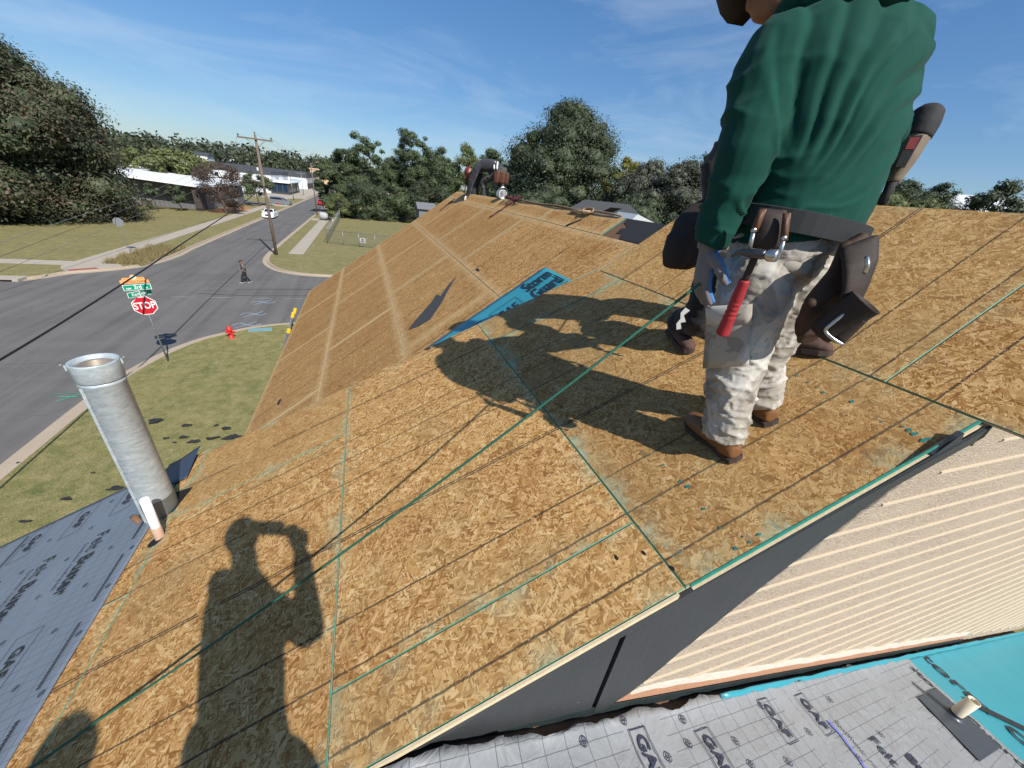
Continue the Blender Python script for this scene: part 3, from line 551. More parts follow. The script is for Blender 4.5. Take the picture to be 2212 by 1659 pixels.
# ================================================================ ground, streets, lawns
def grass_mat(name, c0, c1, c2, sc=1.):
    k = NT(name); c = k.coord(); big = k.noise(c, .5*sc, 6, .65); mid = k.noise(c, 3.*sc, 6, .7); fine = k.noise(k.map(c, (1, .55, 1)), 45.*sc, 5, .75)
    col = k.mix(k.ramp(big, [(.35, 0.), (.65, 1.)]), c0, c1); col = k.mix(k.ramp(mid, [(.38, 0.), (.66, 1.)]), col, c2); col = k.mix(k.ramp(fine, [(.3, .75), (.6, 0.)]), col, tuple(x*.35 for x in c0))
    k.set(col, .9, 0, .15); k.bump(fine, .8, .03); MATS[name] = k.m; return k.m
M_LAWN = grass_mat('lawn', (.135, .155, .05), (.245, .222, .088), (.35, .295, .14)); M_LAWN2 = grass_mat('far_lawn', (.17, .168, .066), (.235, .212, .088), (.30, .25, .12), .5)
def asphalt():
    k = NT('asphalt'); c = k.coord(); f = k.noise(c, 90., 4, .7); big = k.noise(c, .22, 5, .6); st = k.noise(k.map(c, (1.6, .06, 1)), 1., 4, .6); sx = k.noise(k.map(c, (.05, 1.4, 1)), 1., 4, .6)
    col = k.mix(k.ramp(big, [(.3, 0.), (.7, 1.)]), (.130, .122, .114), (.172, .161, .150)); col = k.mix(k.ramp(st, [(.42, 0.), (.72, .65)]), col, (.078, .073, .069)); col = k.mix(k.ramp(sx, [(.48, 0.), (.72, .5)]), col, (.165, .155, .145))
    col = k.mix(k.ramp(f, [(.4, .35), (.62, 0.)]), col, (.08, .076, .072)); cr = k.vor(k.n('VectorMath', {0: c, 1: k.noise(c, .8, 3, out='Color')}, operation='ADD').outputs[0], .22, feat='DISTANCE_TO_EDGE')
    col = k.mix(k.math('MULTIPLY', k.math('LESS_THAN', cr, .004), .28), col, (.07, .066, .062)); k.set(col, .85, 0, .3); k.bump(f, .4, .006); return k.m
M_ROAD = asphalt()
def conc(name, a, b):
    k = NT(name); c = k.coord(); n = k.noise(c, .9, 6, .65); f = k.noise(c, 40., 4); col = k.mix(n, a, b); col = k.mix(k.ramp(f, [(.35, .3), (.6, 0.)]), col, tuple(x*.55 for x in a)); k.set(col, .85, 0, .25); k.bump(f, .3, .004); MATS[name] = k.m; return k.m
M_CONC = conc('concrete', (.33, .29, .235), (.45, .40, .33)); M_KERB = conc('kerb_concrete', (.34, .27, .20), (.46, .38, .29)); M_DIRT = plain('orange_dirt', (.36, .17, .08), .9, var=.3, sc=2., bump=.6, bd=.05)
def flat(name, poly, z, mat, thick=None, kind='structure'):
    n = len(poly); V = [(x, y, z) for x, y in poly]; F = [tuple(range(n))]
    if thick: V += [(x, y, z-thick) for x, y in poly]; F += [(i, n+i, n+(i+1) % n, (i+1) % n) for i in range(n)]
    bm = bmesh.new(); vs = [bm.verts.new(v) for v in V]; [bm.faces.new([vs[i] for i in f]) for f in F]; bmesh.ops.recalc_face_normals(bm, faces=bm.faces)
    for f in bm.faces:
        if abs(f.normal.z) > .9 and f.calc_center_median().z > z-.001 and f.normal.z < 0: bmesh.ops.reverse_faces(bm, faces=list(bm.faces)); break
    me = bpy.data.meshes.new(name); bm.to_mesh(me); bm.free(); me.materials.append(mat); o = bpy.data.objects.new(name, me); COL.objects.link(o)
    return tag(o, kind=kind) if kind else o
flat('ground', [(-1500, -300), (1500, -300), (1500, 2500), (-1500, 2500)], -.05, M_LAWN2)
flat('road', [(-17.9, -150), (-9.5, -150), (-9.5, 900), (-17.9, 900)], .0, M_ROAD)
flat('road', [(-160, 21), (-16, 21), (-16, 36), (-160, 36)], .004, M_ROAD); flat('road', [(-24, 20), (160, 24.2), (160, 38.8), (-24, 46)], .008, M_ROAD)
def arc(P, n=6):
    """Catmull-Rom through P"""
    P = [np.array(p, float) for p in P]; t = np.concatenate([[0], np.cumsum([max(1e-6, np.linalg.norm(b-a)) for a, b in zip(P[:-1], P[1:])])]); M = [(P[min(i+1, len(P)-1)]-P[max(i-1, 0)])/(t[min(i+1, len(P)-1)]-t[max(i-1, 0)]) for i in range(len(P))]; out = []
    for i in range(len(P)-1):
        h = t[i+1]-t[i]
        for u in np.linspace(0, 1, n, endpoint=False): out.append((2*u**3-3*u*u+1)*P[i]+(u**3-2*u*u+u)*h*M[i]+(3*u*u-2*u**3)*P[i+1]+(u**3-u*u)*h*M[i+1])
    out.append(P[-1]); return [tuple(p) for p in out]
def kerb(line, side, w=.17, h=.13, gut=.42):
    """concrete kerb along a line with its gutter pan on the road side (side=+1: road on the left of travel)"""
    L = [np.array(p) for p in line]; prof = [(-w, 0), (-w, h), (0, h), (.025, .018), (gut, .012), (gut, 0)]; V = []; F = []; m = len(prof)
    for i, p in enumerate(L):
        t = nz(L[min(i+1, len(L)-1)]-L[max(i-1, 0)]); nn = np.array([-t[1], t[0]])*side
        for (d, z) in prof: q = p+nn*d; V.append((q[0], q[1], z))
    for i in range(len(L)-1):
        for j in range(m-1): F.append((i*m+j, i*m+j+1, (i+1)*m+j+1, (i+1)*m+j))
    return tag(mk('kerb', V, F, M_KERB), kind='structure')
HL = [(-10.05, -60), (-10.05, 8), (-10.0, 13.5), (-9.95, 16.6), (-9.75, 18.8), (-9.2, 20.9), (-8.4, 22.5), (-7.4, 23.5), (-6.2, 24.4), (-3.5, 25.05), (0, 25.2), (60, 25.2)]
HL = arc(HL, 5); kerb(HL, 1); flat('lawn', [p for p in HL]+[(60, -60)], .105, M_LAWN, .2)
NE = [(60, 38.4), (2, 38.4), (-3.3, 38.45), (-5.7, 38.9), (-7.7, 40.4), (-9.2, 43.6), (-9.75, 47.5), (-9.85, 52), (-9.85, 84), (-9.85, 300), (-9.85, 700)]
NE = arc(NE, 5); kerb(NE, 1); flat('lawn', NE+[(60, 700)], .105, M_LAWN2, .2)
NW = [(-17.35, 700), (-17.35, 300), (-17.35, 121), (-17.35, 60), (-17.3, 49), (-17.15, 45), (-17.8, 40.4), (-19.2, 38.4), (-20.8, 37.0), (-21.9, 35.0), (-24, 34.55), (-30, 34.5), (-160, 34.5)]
NW = arc(NW, 5); kerb(NW, 1); flat('lawn', NW+[(-160, 700)], .105, M_LAWN2, .2)
SW = [(-160, 21.5), (-30, 21.5), (-22, 21.5), (-18.5, 19.5), (-17.5, 15), (-17.4, 5), (-17.4, -60)]; SW = arc(SW, 5); kerb(SW, 1); flat('lawn', SW+[(-160, -60)], .105, M_LAWN2, .2)
def walk(poly, joints=None):
    """a pavement: a concrete bed with one slab part per bay"""
    o = flat('sidewalk', poly, .112, plain('joint_concrete', (.2, .17, .14), .9) if 'joint_concrete' not in MATS else MATS['joint_concrete'], .1); return o
def slabs(x0, x1, y0, y1, step, along_y=True):
    bed = flat('sidewalk', [(x0, y0), (x1, y0), (x1, y1), (x0, y1)], .110, MATS.get('joint_concrete') or plain('joint_concrete', (.16, .14, .11), .9), .1)
    a0, a1 = (y0, y1) if along_y else (x0, x1); n = max(1, int(round((a1-a0)/step))); st = (a1-a0)/n
    for i in range(n):
        p, q = a0+i*st+.012, a0+(i+1)*st-.012; mb = MB(); z = .128+random.uniform(-.004, .004)
        (mb.bx(x0+.01, x1-.01, p, q, .08, z) if along_y else mb.bx(p, q, y0+.01, y1-.01, .08, z)); mb.build('slab', M_CONC, bed)
slabs(-22.1, -20.4, 41.2, 110, 1.72); slabs(-60, -22.12, 39.4, 40.9, 1.6, False); slabs(-8.15, -6.65, 48.6, 86, 1.5); slabs(-9.6, -6.65, 86.02, 90, 2, True)
slabs(-22.1, -17.6, 112, 121, 3., True); slabs(-17.6-4.4, -17.6, 150, 156, 3., True)
flat('driveway', [(-60, 112), (-22.12, 112), (-22.12, 121), (-60, 121)], .116, M_ROAD, .1); flat('forecourt', [(-60, 148), (-22.2, 140), (-18, 158), (-18.2, 300), (-60, 300)], .116, M_CONC, .1)
flat('corner_ramp', arc([(-22.1, 41.2), (-22.1, 39.3), (-20.9, 37.4), (-19.5, 38.5), (-18.6, 39.6), (-20.3, 41.3)], 3), .122, M_CONC, .1)
flat('dirt_patch', arc([(-25.8, 86.4), (-23.5, 87.2), (-22.3, 92), (-22.4, 101), (-24.5, 104), (-26.2, 100), (-26.6, 90)], 4), .125, M_DIRT, .1)
mb = MB(); mb.box((-20.3, 38.05, .129), (1.6, .55, .006), rz=.72); tag(mb.build('tactile_strip', plain('brick_red_tactile', (.30, .09, .07), .8, var=.2)), 'dull red tactile paving strip set in the corner ramp', 'tactile paving')
# storm drain with its opening in the far kerb
dr = empty('storm_drain', (-22.9, 34.6, 0), 'storm drain inlet with a black slot in the far kerb', 'storm drain')
mb = MB(); mb.bx(-24.1, -21.8, 34.3, 35.3, 0, .17); mb.build('hood', M_CONC, dr); mb = MB(); mb.bx(-23.8, -22.1, 34.27, 34.6, .02, .125); mb.build('slot', MATS['dark_hole'], dr)
# short turf on the house lawn: loose blades, nobody could count them
n = 90000; x = RNG.uniform(-9.9, 2.5, n); y = RNG.uniform(5.5, 25, n)
hx = np.array([p[0] for p in HL]); hy = np.array([p[1] for p in HL]); o_ = np.argsort(hy[:-12]) if False else None
edge_x = np.interp(y, np.array([-60, 8, 13.5, 16.6, 18.8, 20.9, 22.5, 23.5, 24.4, 25.05]), np.array([-10.05, -10.05, -10., -9.95, -9.75, -9.2, -8.4, -7.4, -6.2, -3.5])); ok = x > edge_x+.06; x, y = x[ok], y[ok]; n = len(x)
a = RNG.uniform(0, 2*np.pi, n); h = RNG.uniform(.02, .055, n); w = RNG.uniform(.004, .009, n); lx, ly = RNG.normal(0, .022, n), RNG.normal(0, .022, n)
V = np.zeros((n, 3, 3)); V[:, 0] = np.c_[x-np.cos(a)*w, y-np.sin(a)*w, np.full(n, .1)]; V[:, 1] = np.c_[x+np.cos(a)*w, y+np.sin(a)*w, np.full(n, .1)]; V[:, 2] = np.c_[x+lx, y+ly, .1+h]
def blade_mat(name, a, b, c):
    k = NT(name); r = k.n('NewGeometry').outputs['Random Per Island']; k.set(k.ramp(r, [(0, a), (.55, b), (1, c)]), .7, 0, .2); return k.m
tag(bulk('grass', V.reshape(-1, 3), np.arange(3*n).reshape(-1, 3), blade_mat('grass_blade', (.10, .115, .034), (.22, .20, .075), (.36, .31, .15))), 'short dry green turf covering the lawn below the eave', 'grass', kind='stuff')
# rough weeds on the far corner
n = 9000; x = RNG.uniform(-20.2, -17.45, n); y = RNG.uniform(40.2, 49.5, n); a = RNG.uniform(0, 2*np.pi, n); h = RNG.uniform(.08, .5, n)*(.5+.8*np.abs(np.sin(x*2.1+y*1.3))); w = RNG.uniform(.008, .02, n); lx, ly = RNG.normal(0, .14, n), RNG.normal(0, .14, n)
V = np.zeros((n, 3, 3)); V[:, 0] = np.c_[x-np.cos(a)*w, y-np.sin(a)*w, np.full(n, .1)]; V[:, 1] = np.c_[x+np.cos(a)*w, y+np.sin(a)*w, np.full(n, .1)]; V[:, 2] = np.c_[x+lx, y+ly, .1+h]
tag(bulk('weeds', V.reshape(-1, 3), np.arange(3*n).reshape(-1, 3), blade_mat('weed_blade', (.10, .10, .035), (.22, .17, .075), (.34, .26, .14))), 'shaggy brown weeds growing over the far street corner', 'weeds', kind='stuff')
# survey marks sprayed on the asphalt
M_SPRAY = plain('pale_blue_spray', (.25, .33, .42), .8, var=.3); M_SPW = plain('pale_white_spray', (.36, .37, .39), .8, var=.3); M_SPG = plain('green_spray', (.06, .30, .20), .8, var=.3); M_TAR = plain('tar_streak', (.035, .034, .034), .6, var=.4)
def stroke(name, P, w, mat, label, cat, group=None, z=.016):
    P = [np.array(p, float) for p in P]; V = []; F = []
    for i, p in enumerate(P): t = nz(P[min(i+1, len(P)-1)]-P[max(i-1, 0)]); nn = np.array([-t[1], t[0]])*w*(.6 if i in (0, len(P)-1) else random.uniform(.8, 1.15)); V += [(*(p-nn), z), (*(p+nn), z)]
    for i in range(len(P)-1): F.append((2*i, 2*i+2, 2*i+3, 2*i+1))
    return V, F
for i, (px, py) in enumerate(((-7.0, 29.7), (-7.0, 27.0), (-6.95, 24.95))):
    mb = MB(); mb.add(*stroke('', [(px-.5, py-.55), (px, py), (px+.35, py+.62)], .045, None, '', '')); mb.add(*stroke('', arc([(px-.75, py-.12), (px-.45, py+.28), (px, py), (px+.4, py-.18), (px+.68, py+.2)], 4), .04, None, '', '', z=.0175))
    tag(mb.build('spray_mark', M_SPRAY), ('pale blue sprayed cross nearest the dashed survey line on the asphalt', 'middle pale blue sprayed cross of the row leading to the kerb', 'pale blue sprayed cross touching the kerb by the hydrant')[i], 'road marking', 'sprayed survey crosses')
for i, (x0, x1, y) in enumerate(((-12.6, -11.2, 30.9), (-10.6, -9.0, 30.8), (-8.0, -6.6, 30.75), (-5.9, -3.6, 30.75))):
    mb = MB(); mb.add(*stroke('', [(x0, y), ((x0+x1)/2, y+.03), (x1, y)], .03, None, '', '')); tag(mb.build('spray_mark', M_SPW), 'thin pale sprayed dash of the survey line across the street', 'road marking', 'survey line dashes')
for i, (P, lb) in enumerate((([(-9.5, 33.2), (-7, 33.4), (-5.6, 33.45), (-3, 33.4)], 'upper black tar streak across the side street'), ([(-11.5, 31.9), (-8.5, 31.45), (-6, 31.5), (-3.2, 31.6)], 'lower black tar streak beside the survey line'))):
    mb = MB(); mb.add(*stroke('', arc(P, 6), .05, None, '', '', z=.0165)); tag(mb.build('tar_streak', M_TAR), lb, 'tar streak')
mb = MB(); c = ground(160, 858); mb.add(*stroke('', [(c[0]-.5, c[1]+.1), (c[0]+.1, c[1])], .05, None, '', '')); mb.add(*stroke('', [(c[0]-.35, c[1]-.3), (c[0]+.1, c[1]+.25)], .05, None, '', '', z=.0175)); mb.add(*stroke('', [(c[0]-.9, c[1]+.35), (c[0]+.1, c[1]+.3)], .02, None, '', '', z=.019)); tag(mb.build('spray_mark', M_SPG), 'green sprayed arrow on the asphalt at the near kerb', 'road marking')
# water meter lid and felt scraps on the lawn
mb = MB(); c = ground(563, 713, .1); mb.box((c[0], c[1], .125), (1.15, .42, .05), rz=.1); tag(mb.build('meter_lid', plain('aqua_lid', (.16, .30, .33), .6, var=.15)), 'aqua utility lid lying in the grass behind the hydrant', 'utility lid')
zsc = [((1360, 1425), .55), ((1620, 1465), .3), ((1435, 1575), .18), ((1575, 1570), .32), ((1505, 1612), .14), ((1680, 1605), .38), ((1965, 1490), .34), ((1845, 1575), .36), ((2010, 1565), .55), ((1860, 1465), .2)]
pts = [(((p[0]*960/2212)/1.736, (960+p[1]*960/2212)/1.736), w) for p, w in zsc]+[((143, 1078), .26), ((54, 1128), .22), ((250, 1055), .45), ((201, 1022), .1), ((40, 1000), .08)]
for i, ((px, py), w) in enumerate(pts):
    c = ground(px, py, .15); n = 9; ang = np.linspace(0, 2*math.pi, n, endpoint=False); rz = random.uniform(-.5, .5); V = []
    for t in ang: r = w*random.uniform(.35, 1)*.5; V.append((c[0]+r*math.cos(t)*1.3, c[1]+r*math.sin(t)*.7, .15+random.uniform(0, .05)))
    V2 = [(a, b, z-.008) for a, b, z in V]; o = mk('felt_scrap', V+V2, [tuple(range(n)), tuple(range(2*n-1, n-1, -1))]+[(i, n+i, n+(i+1) % n, (i+1) % n) for i in range(n)], M_BLACK)
    tag(o, {0: 'longest ragged black felt scrap lying alone on the lawn beyond the flue', 8: 'large black felt scrap on the lawn tucked against the near eave corner', 12: 'wide black felt scrap on the grass touching the underlayment edge'}.get(i, 'torn black felt scrap lying on the lawn below the eave'), 'felt scrap', 'felt scraps on the lawn')
for i in range(26):
    x, y = random.uniform(-22, -4), random.uniform(30, 40); pass
# ================================================================ trees
def leaf_mat(name, cols, tr=.25):
    k = NT(name); r = k.n('NewGeometry').outputs['Random Per Island']; c = k.coord(); n = k.noise(c, .45, 3)
    f = k.math('ADD', k.math('MULTIPLY', r, .55), k.math('MULTIPLY', n, .5)); col = k.ramp(f, [(.18, cols[0]), (.5, cols[1]), (.85, cols[2])])
    k.set(col, .55, 0, .3); t = k.n('BsdfTranslucent', {'Color': col}); mx = k.n('MixShader', {0: tr, 1: k.b.outputs[0], 2: t.outputs[0]}); k.t.links.new(mx.outputs[0], k.out.inputs['Surface']); return k.m
M_LF = {'elm': leaf_mat('elm_leaf', ((.034, .052, .028), (.066, .088, .044), (.12, .125, .068))), 'rust': leaf_mat('rust_leaf', ((.06, .052, .034), (.105, .085, .056), (.16, .12, .08))),
        'mid': leaf_mat('mid_leaf', ((.045, .068, .034), (.085, .118, .056), (.14, .17, .085))), 'dark': leaf_mat('dark_leaf', ((.032, .048, .028), (.062, .082, .044), (.105, .125, .068))),
        'yellow': leaf_mat('yellow_leaf', ((.10, .11, .02), (.21, .20, .04), (.33, .29, .06))), 'brown': leaf_mat('brown_leaf', ((.05, .035, .028), (.095, .065, .05), (.14, .10, .075))),
        'palm': leaf_mat('lime_leaf', ((.06, .085, .03), (.13, .155, .06), (.21, .22, .09))), 'grey': leaf_mat('grey_leaf', ((.045, .055, .038), (.09, .10, .07), (.15, .15, .11)))}
M_BARK = plain('bark', (.085, .065, .05), .9, var=.4, sc=8, bump=.9, bd=.03)
def tree(x, y, h, rad, kind, label, nleaf=9000, leaf=.3, low=.12, clumps=42, seed=1, trunk_r=.28, shape='round', group='trees', name='tree', mix=None, cat='tree', squash=1.0, z0=.05, lean=(0, 0), tb_=.8):
    rg = np.random.default_rng(seed); root = empty(name, (x, y, z0), label, cat, group)
    mb = MB(); tr = [(x, y, z0-.1), (x+rg.normal(0, .1), y+rg.normal(0, .1), z0+h*.18), (x+lean[0]*.3+rg.normal(0, .25), y+lean[1]*.3, z0+h*.40), (x+lean[0]*.7+rg.normal(0, .4), y+lean[1]*.7, z0+h*.72)]
    mb.tube(arc3(tr), np.linspace(trunk_r, trunk_r*.22, len(arc3(tr))), 8)
    cs = []
    for i in range(clumps):
        u = rg.uniform(0, 1)**tb_; zz = low+(1-low)*u
        prof = {'round': math.sin(math.pi*min(1, (.12+.88*u)**.8))**.6, 'cone': (1-u)**.75+.12, 'col': .75*(1-u**3)+.15, 'dome': math.sqrt(max(.02, 1-u*u))*min(1., .66+u*1.1), 'vase': .35+.65*math.sin(math.pi*min(1, u*.75+.12))}[shape]
        a = rg.uniform(0, 2*math.pi); r = rad*prof*math.sqrt(rg.uniform(.12, 1)); cs.append((x+lean[0]*zz+r*math.cos(a), y+lean[1]*zz+r*math.sin(a)*squash, z0+h*zz*.97, rad*rg.uniform(.16, .34)*(1.1 if u < .8 else .75)))
    for c in cs[::max(1, clumps//14)]:
        b = np.array(tr[2 if c[2] < z0+h*.6 else 3]); mid = (b+np.array(c[:3]))/2+np.array([0, 0, rg.uniform(-.4, .2)]); mb.tube([b, mid, c[:3]], [trunk_r*.34, trunk_r*.2, trunk_r*.06], 5)
    mb.build('trunk', M_BARK, root, True)
    cs = np.array(cs); w = cs[:, 3]**2; n = nleaf
    idx = rg.choice(len(cs), n, p=w/w.sum()); d = rg.normal(size=(n, 3)); d /= np.linalg.norm(d, axis=1)[:, None]; rr = cs[idx, 3]*rg.uniform(.25, 1, n)**.45*rg.choice([1, 1, 1, 1.28], n)
    C = cs[idx, :3]+d*rr[:, None]*np.array([1, 1, .72]); C[:, 2] = np.maximum(C[:, 2], z0+.25)
    N_ = d*1.1+rg.normal(size=(n, 3))*.5+np.array([0, 0, .4]); N_ /= np.linalg.norm(N_, axis=1)[:, None]; T = np.cross(N_, rg.normal(size=(n, 3))); T /= np.linalg.norm(T, axis=1)[:, None]; B = np.cross(N_, T)
    L = (leaf*rg.uniform(.5, 1.25, n))[:, None]; Q = np.stack([C-T*L*.5, C+B*L*.22, C+T*L*.5, C-B*L*.22], 1)+rg.normal(0, leaf*.05, (n, 4, 3))
    core = [ell_(c[:3], c[3]*.56, rg) for c in cs]; cv = np.concatenate([q[0] for q in core]); cfn = np.concatenate([q[1]+i*len(core[0][0]) for i, q in enumerate(core)]); kind != 'brown' and tag(bulk('crown_mass', cv, cfn, M_LF[kind], root), kind='stuff')
    if mix:
        m = rg.uniform(size=n) < mix[1]+.5*np.sin(C[:, 2]*.7+C[:, 0]*.4)*mix[1]; 
        bulk('crown', Q[~m].reshape(-1, 3), np.arange((~m).sum()*4).reshape(-1, 4), M_LF[kind], root); bulk('crown', Q[m].reshape(-1, 3), np.arange(m.sum()*4).reshape(-1, 4), M_LF[mix[0]], root)
    else: bulk('crown', Q.reshape(-1, 3), np.arange(n*4).reshape(-1, 4), M_LF[kind], root)
    return root
def ell_(c, r, rg, n=9, m=6):
    """a lumpy inner mass of foliage"""
    t, p = np.meshgrid(np.linspace(0, math.pi, m+1), np.linspace(0, 2*math.pi, n, endpoint=False), indexing='ij'); rr = r*rg.uniform(.72, 1.08, t.shape); rr[0] = rr[0, 0]; rr[-1] = rr[-1, 0]
    V = np.stack([c[0]+rr*np.sin(t)*np.cos(p), c[1]+rr*np.sin(t)*np.sin(p), c[2]+rr*.72*np.cos(t)], -1).reshape(-1, 3); i, k = np.meshgrid(np.arange(m), np.arange(n), indexing='ij'); a = i*n+k; b = i*n+(k+1) % n
    return V, np.stack([a, a+n, b+n, b], -1).reshape(-1, 4)
def arc3(P, n=4):
    P = [np.array(p, float) for p in P]; t = np.concatenate([[0], np.cumsum([max(1e-6, np.linalg.norm(b-a)) for a, b in zip(P[:-1], P[1:])])]); M = [(P[min(i+1, len(P)-1)]-P[max(i-1, 0)])/(t[min(i+1, len(P)-1)]-t[max(i-1, 0)]) for i in range(len(P))]; out = []
    for i in range(len(P)-1):
        h = t[i+1]-t[i]
        for u in np.linspace(0, 1, n, endpoint=False): out.append((2*u**3-3*u*u+1)*P[i]+(u**3-2*u*u+u)*h*M[i]+(3*u*u-2*u**3)*P[i+1]+(u**3-u*u)*h*M[i+1])
    out.append(P[-1]); return out
def px_tree(pxc, base, top, wpx, *a, **k):
    """tree from its picture column, the row of its foot (or a distance), the row of its top and its width in pixels"""
    if isinstance(base, tuple): p = along(pxc, 400, base[0])[:2]
    else: p = ground(pxc, base)
    h = height_at(p[0], p[1], top); c = R.T@np.array([p[0], p[1], h*.6-CZ]); rad = wpx*S22/2*c[2]/FPX
    return tree(p[0], p[1], h, rad, *a, **k)
px_tree(62, (76,), 76, 395, 'elm', 'huge dark spreading elm with rusty patches beside the grey metal building', nleaf=150000, leaf=.40, low=.04, clumps=170, seed=3, trunk_r=.6, shape='dome', name='elm_tree', group='street trees', mix=('rust', .34))
px_tree(-40, (70,), 130, 230, 'elm', 'dark elm standing on the far side of the huge spreading elm', nleaf=26000, leaf=.45, low=.05, clumps=60, seed=4, trunk_r=.4, name='elm_tree', group='street trees')
for i, (pc, tp, w) in enumerate(((338, 322, 120), (400, 322, 110), (300, 340, 90))):
    px_tree(pc, (118+6*i,), tp, w, 'palm', ('lime-green feathery tree just behind the white roof edge', 'lime-green feathery tree between the white roof and the bare brown tree', 'lime-green tree half hidden by the huge elm')[i], nleaf=11000, leaf=.8, low=.1, clumps=40, seed=11+i, shape='vase', group='lime trees behind the grey building', name='tree')
px_tree(488, 462, 352, 92, 'brown', 'dry reddish-brown tree standing on the dirt patch by the street', nleaf=12000, leaf=.26, low=.16, clumps=46, seed=21, trunk_r=.3, shape='vase', group='street trees')
px_tree(562, 446, 372, 62, 'mid', 'slim green street tree in front of the pale wall beyond the dirt patch', nleaf=5200, leaf=.34, low=.32, clumps=26, seed=22, trunk_r=.2, group='street trees')
px_tree(338, 455, 395, 34, 'mid', 'small leafy shrub tree against the grey metal wall under the white roof', nleaf=2200, leaf=.3, low=.15, clumps=16, seed=23, trunk_r=.1, group='street trees'); px_tree(392, 457, 400, 40, 'mid', 'small leaning tree by the black metal fence', nleaf=2600, leaf=.3, low=.3, clumps=16, seed=24, trunk_r=.1, group='street trees')
# wood along the far side of the fenced lot
row_ = [(712, (104,), 340, 60, 'mid', 'low green tree at the street end of the wood'), (752, (108,), 322, 62, 'mid', 'green tree with a forked top beside the street'), (800, (106,), 288, 92, 'mid', 'tall feathery green tree second from the street'), (850, (112,), 340, 80, 'dark', 'dark rounded tree between the two feathery ones'), (893, (108,), 282, 92, 'mid', 'tall airy locust tree two crowns before the bending roofer'), (950, (110,), 318, 100, 'mid', 'bushy green tree next to the pale willow-like one'), (1005, (112,), 312, 92, 'palm', 'pale willow-like tree behind the bending roofer'), (1060, (108,), 322, 92, 'mid', 'green tree right behind the bending roofer'), (1108, (104,), 332, 80, 'dark', 'dense dark tree between the roofer and the tallest tree'),
        (780, (98,), 392, 110, 'dark', 'shady undergrowth bush at the edge of the fenced lawn near the street'), (850, (98,), 400, 120, 'mid', 'leafy undergrowth bush at the middle of the lawn edge'), (920, (99,), 395, 130, 'dark', 'dark undergrowth bush where the roof meets the lawn'), (735, (97,), 420, 60, 'palm', 'yellow-green bush at the end of the chain-link fence')]
for i, (pc, b, tp, w, kd, lb) in enumerate(row_): px_tree(pc, b, tp, w, kd, lb, nleaf=24000 if i < 9 else 11000, leaf=.42, low=.06 if i > 8 else .12, clumps=60 if i < 9 else 30, seed=40+i, trunk_r=.3, shape='vase' if i in (1, 2, 4) else 'round', group='wood beyond the fenced lot')
px_tree(1215, (60,), 222, 250, 'dark', 'tallest tree with an open broad crown behind the neighbour roof', nleaf=72000, leaf=.33, low=.2, clumps=190, tb_=.7, seed=71, trunk_r=.55, group='wood beyond the fenced lot', mix=('elm', .3))
px_tree(1120, (64,), 345, 150, 'dark', 'dark evergreen mass under the tallest tree toward the street', nleaf=18000, leaf=.34, low=.2, tb_=.6, clumps=70, seed=61, group='wood beyond the fenced lot')
px_tree(1235, (56,), 395, 150, 'mid', 'light green shrub beside the neighbour roof', nleaf=8000, leaf=.32, low=.03, clumps=36, seed=62, group='wood beyond the fenced lot')
px_tree(1345, (62,), 338, 120, 'yellow', 'bright yellow-green tree beside the tallest tree', nleaf=16000, leaf=.3, low=.3, tb_=.6, clumps=60, seed=63, group='wood beyond the fenced lot')
px_tree(1405, (56,), 345, 170, 'grey', 'grey-green bushy tree beside the yellow one', nleaf=20000, leaf=.28, low=.25, tb_=.6, clumps=80, seed=64, group='wood beyond the fenced lot')
px_tree(1475, (52,), 352, 190, 'grey', 'grey-green tree half hidden by the green-shirted worker', nleaf=20000, leaf=.28, low=.25, tb_=.6, clumps=80, seed=65, group='wood beyond the fenced lot'); px_tree(1520, (58,), 330, 200, 'dark', 'dark tree behind the two standing workers', nleaf=18000, leaf=.3, low=.25, tb_=.6, clumps=70, seed=66, group='wood beyond the fenced lot')
px_tree(1175, (50,), 412, 220, 'dark', 'dark thicket behind the ridge ropes', nleaf=14000, leaf=.28, low=.3, tb_=.6, clumps=60, seed=67, group='wood beyond the fenced lot'); px_tree(1400, (50,), 425, 260, 'dark', 'dark thicket behind the white gable of the neighbour', nleaf=15000, leaf=.28, low=.3, tb_=.6, clumps=60, seed=68, group='wood beyond the fenced lot')
for i, (pc, d, tp, w, kd, lb) in enumerate(((1962, 62, 384, 150, 'dark', 'dark tree with two rounded tops over the near ridge'), (2042, 64, 392, 140, 'dark', 'loose dark tree beside the white dome over the near ridge'), (2175, 46, 388, 150, 'dark', 'ragged dark tree rising above the near ridge past the white dome'), (1945, 44, 418, 190, 'palm', 'clipped olive-green tree crown just above the ridge by the worker'), (2020, 44, 428, 170, 'palm', 'low olive-green crown between the ridge and the dark trees'))):
    px_tree(pc, (d,), tp, w, kd, lb, nleaf=15000, leaf=.24 if i < 3 else .18, low=.35, tb_=.55, clumps=60, seed=80+i, group='trees beyond the ridge')
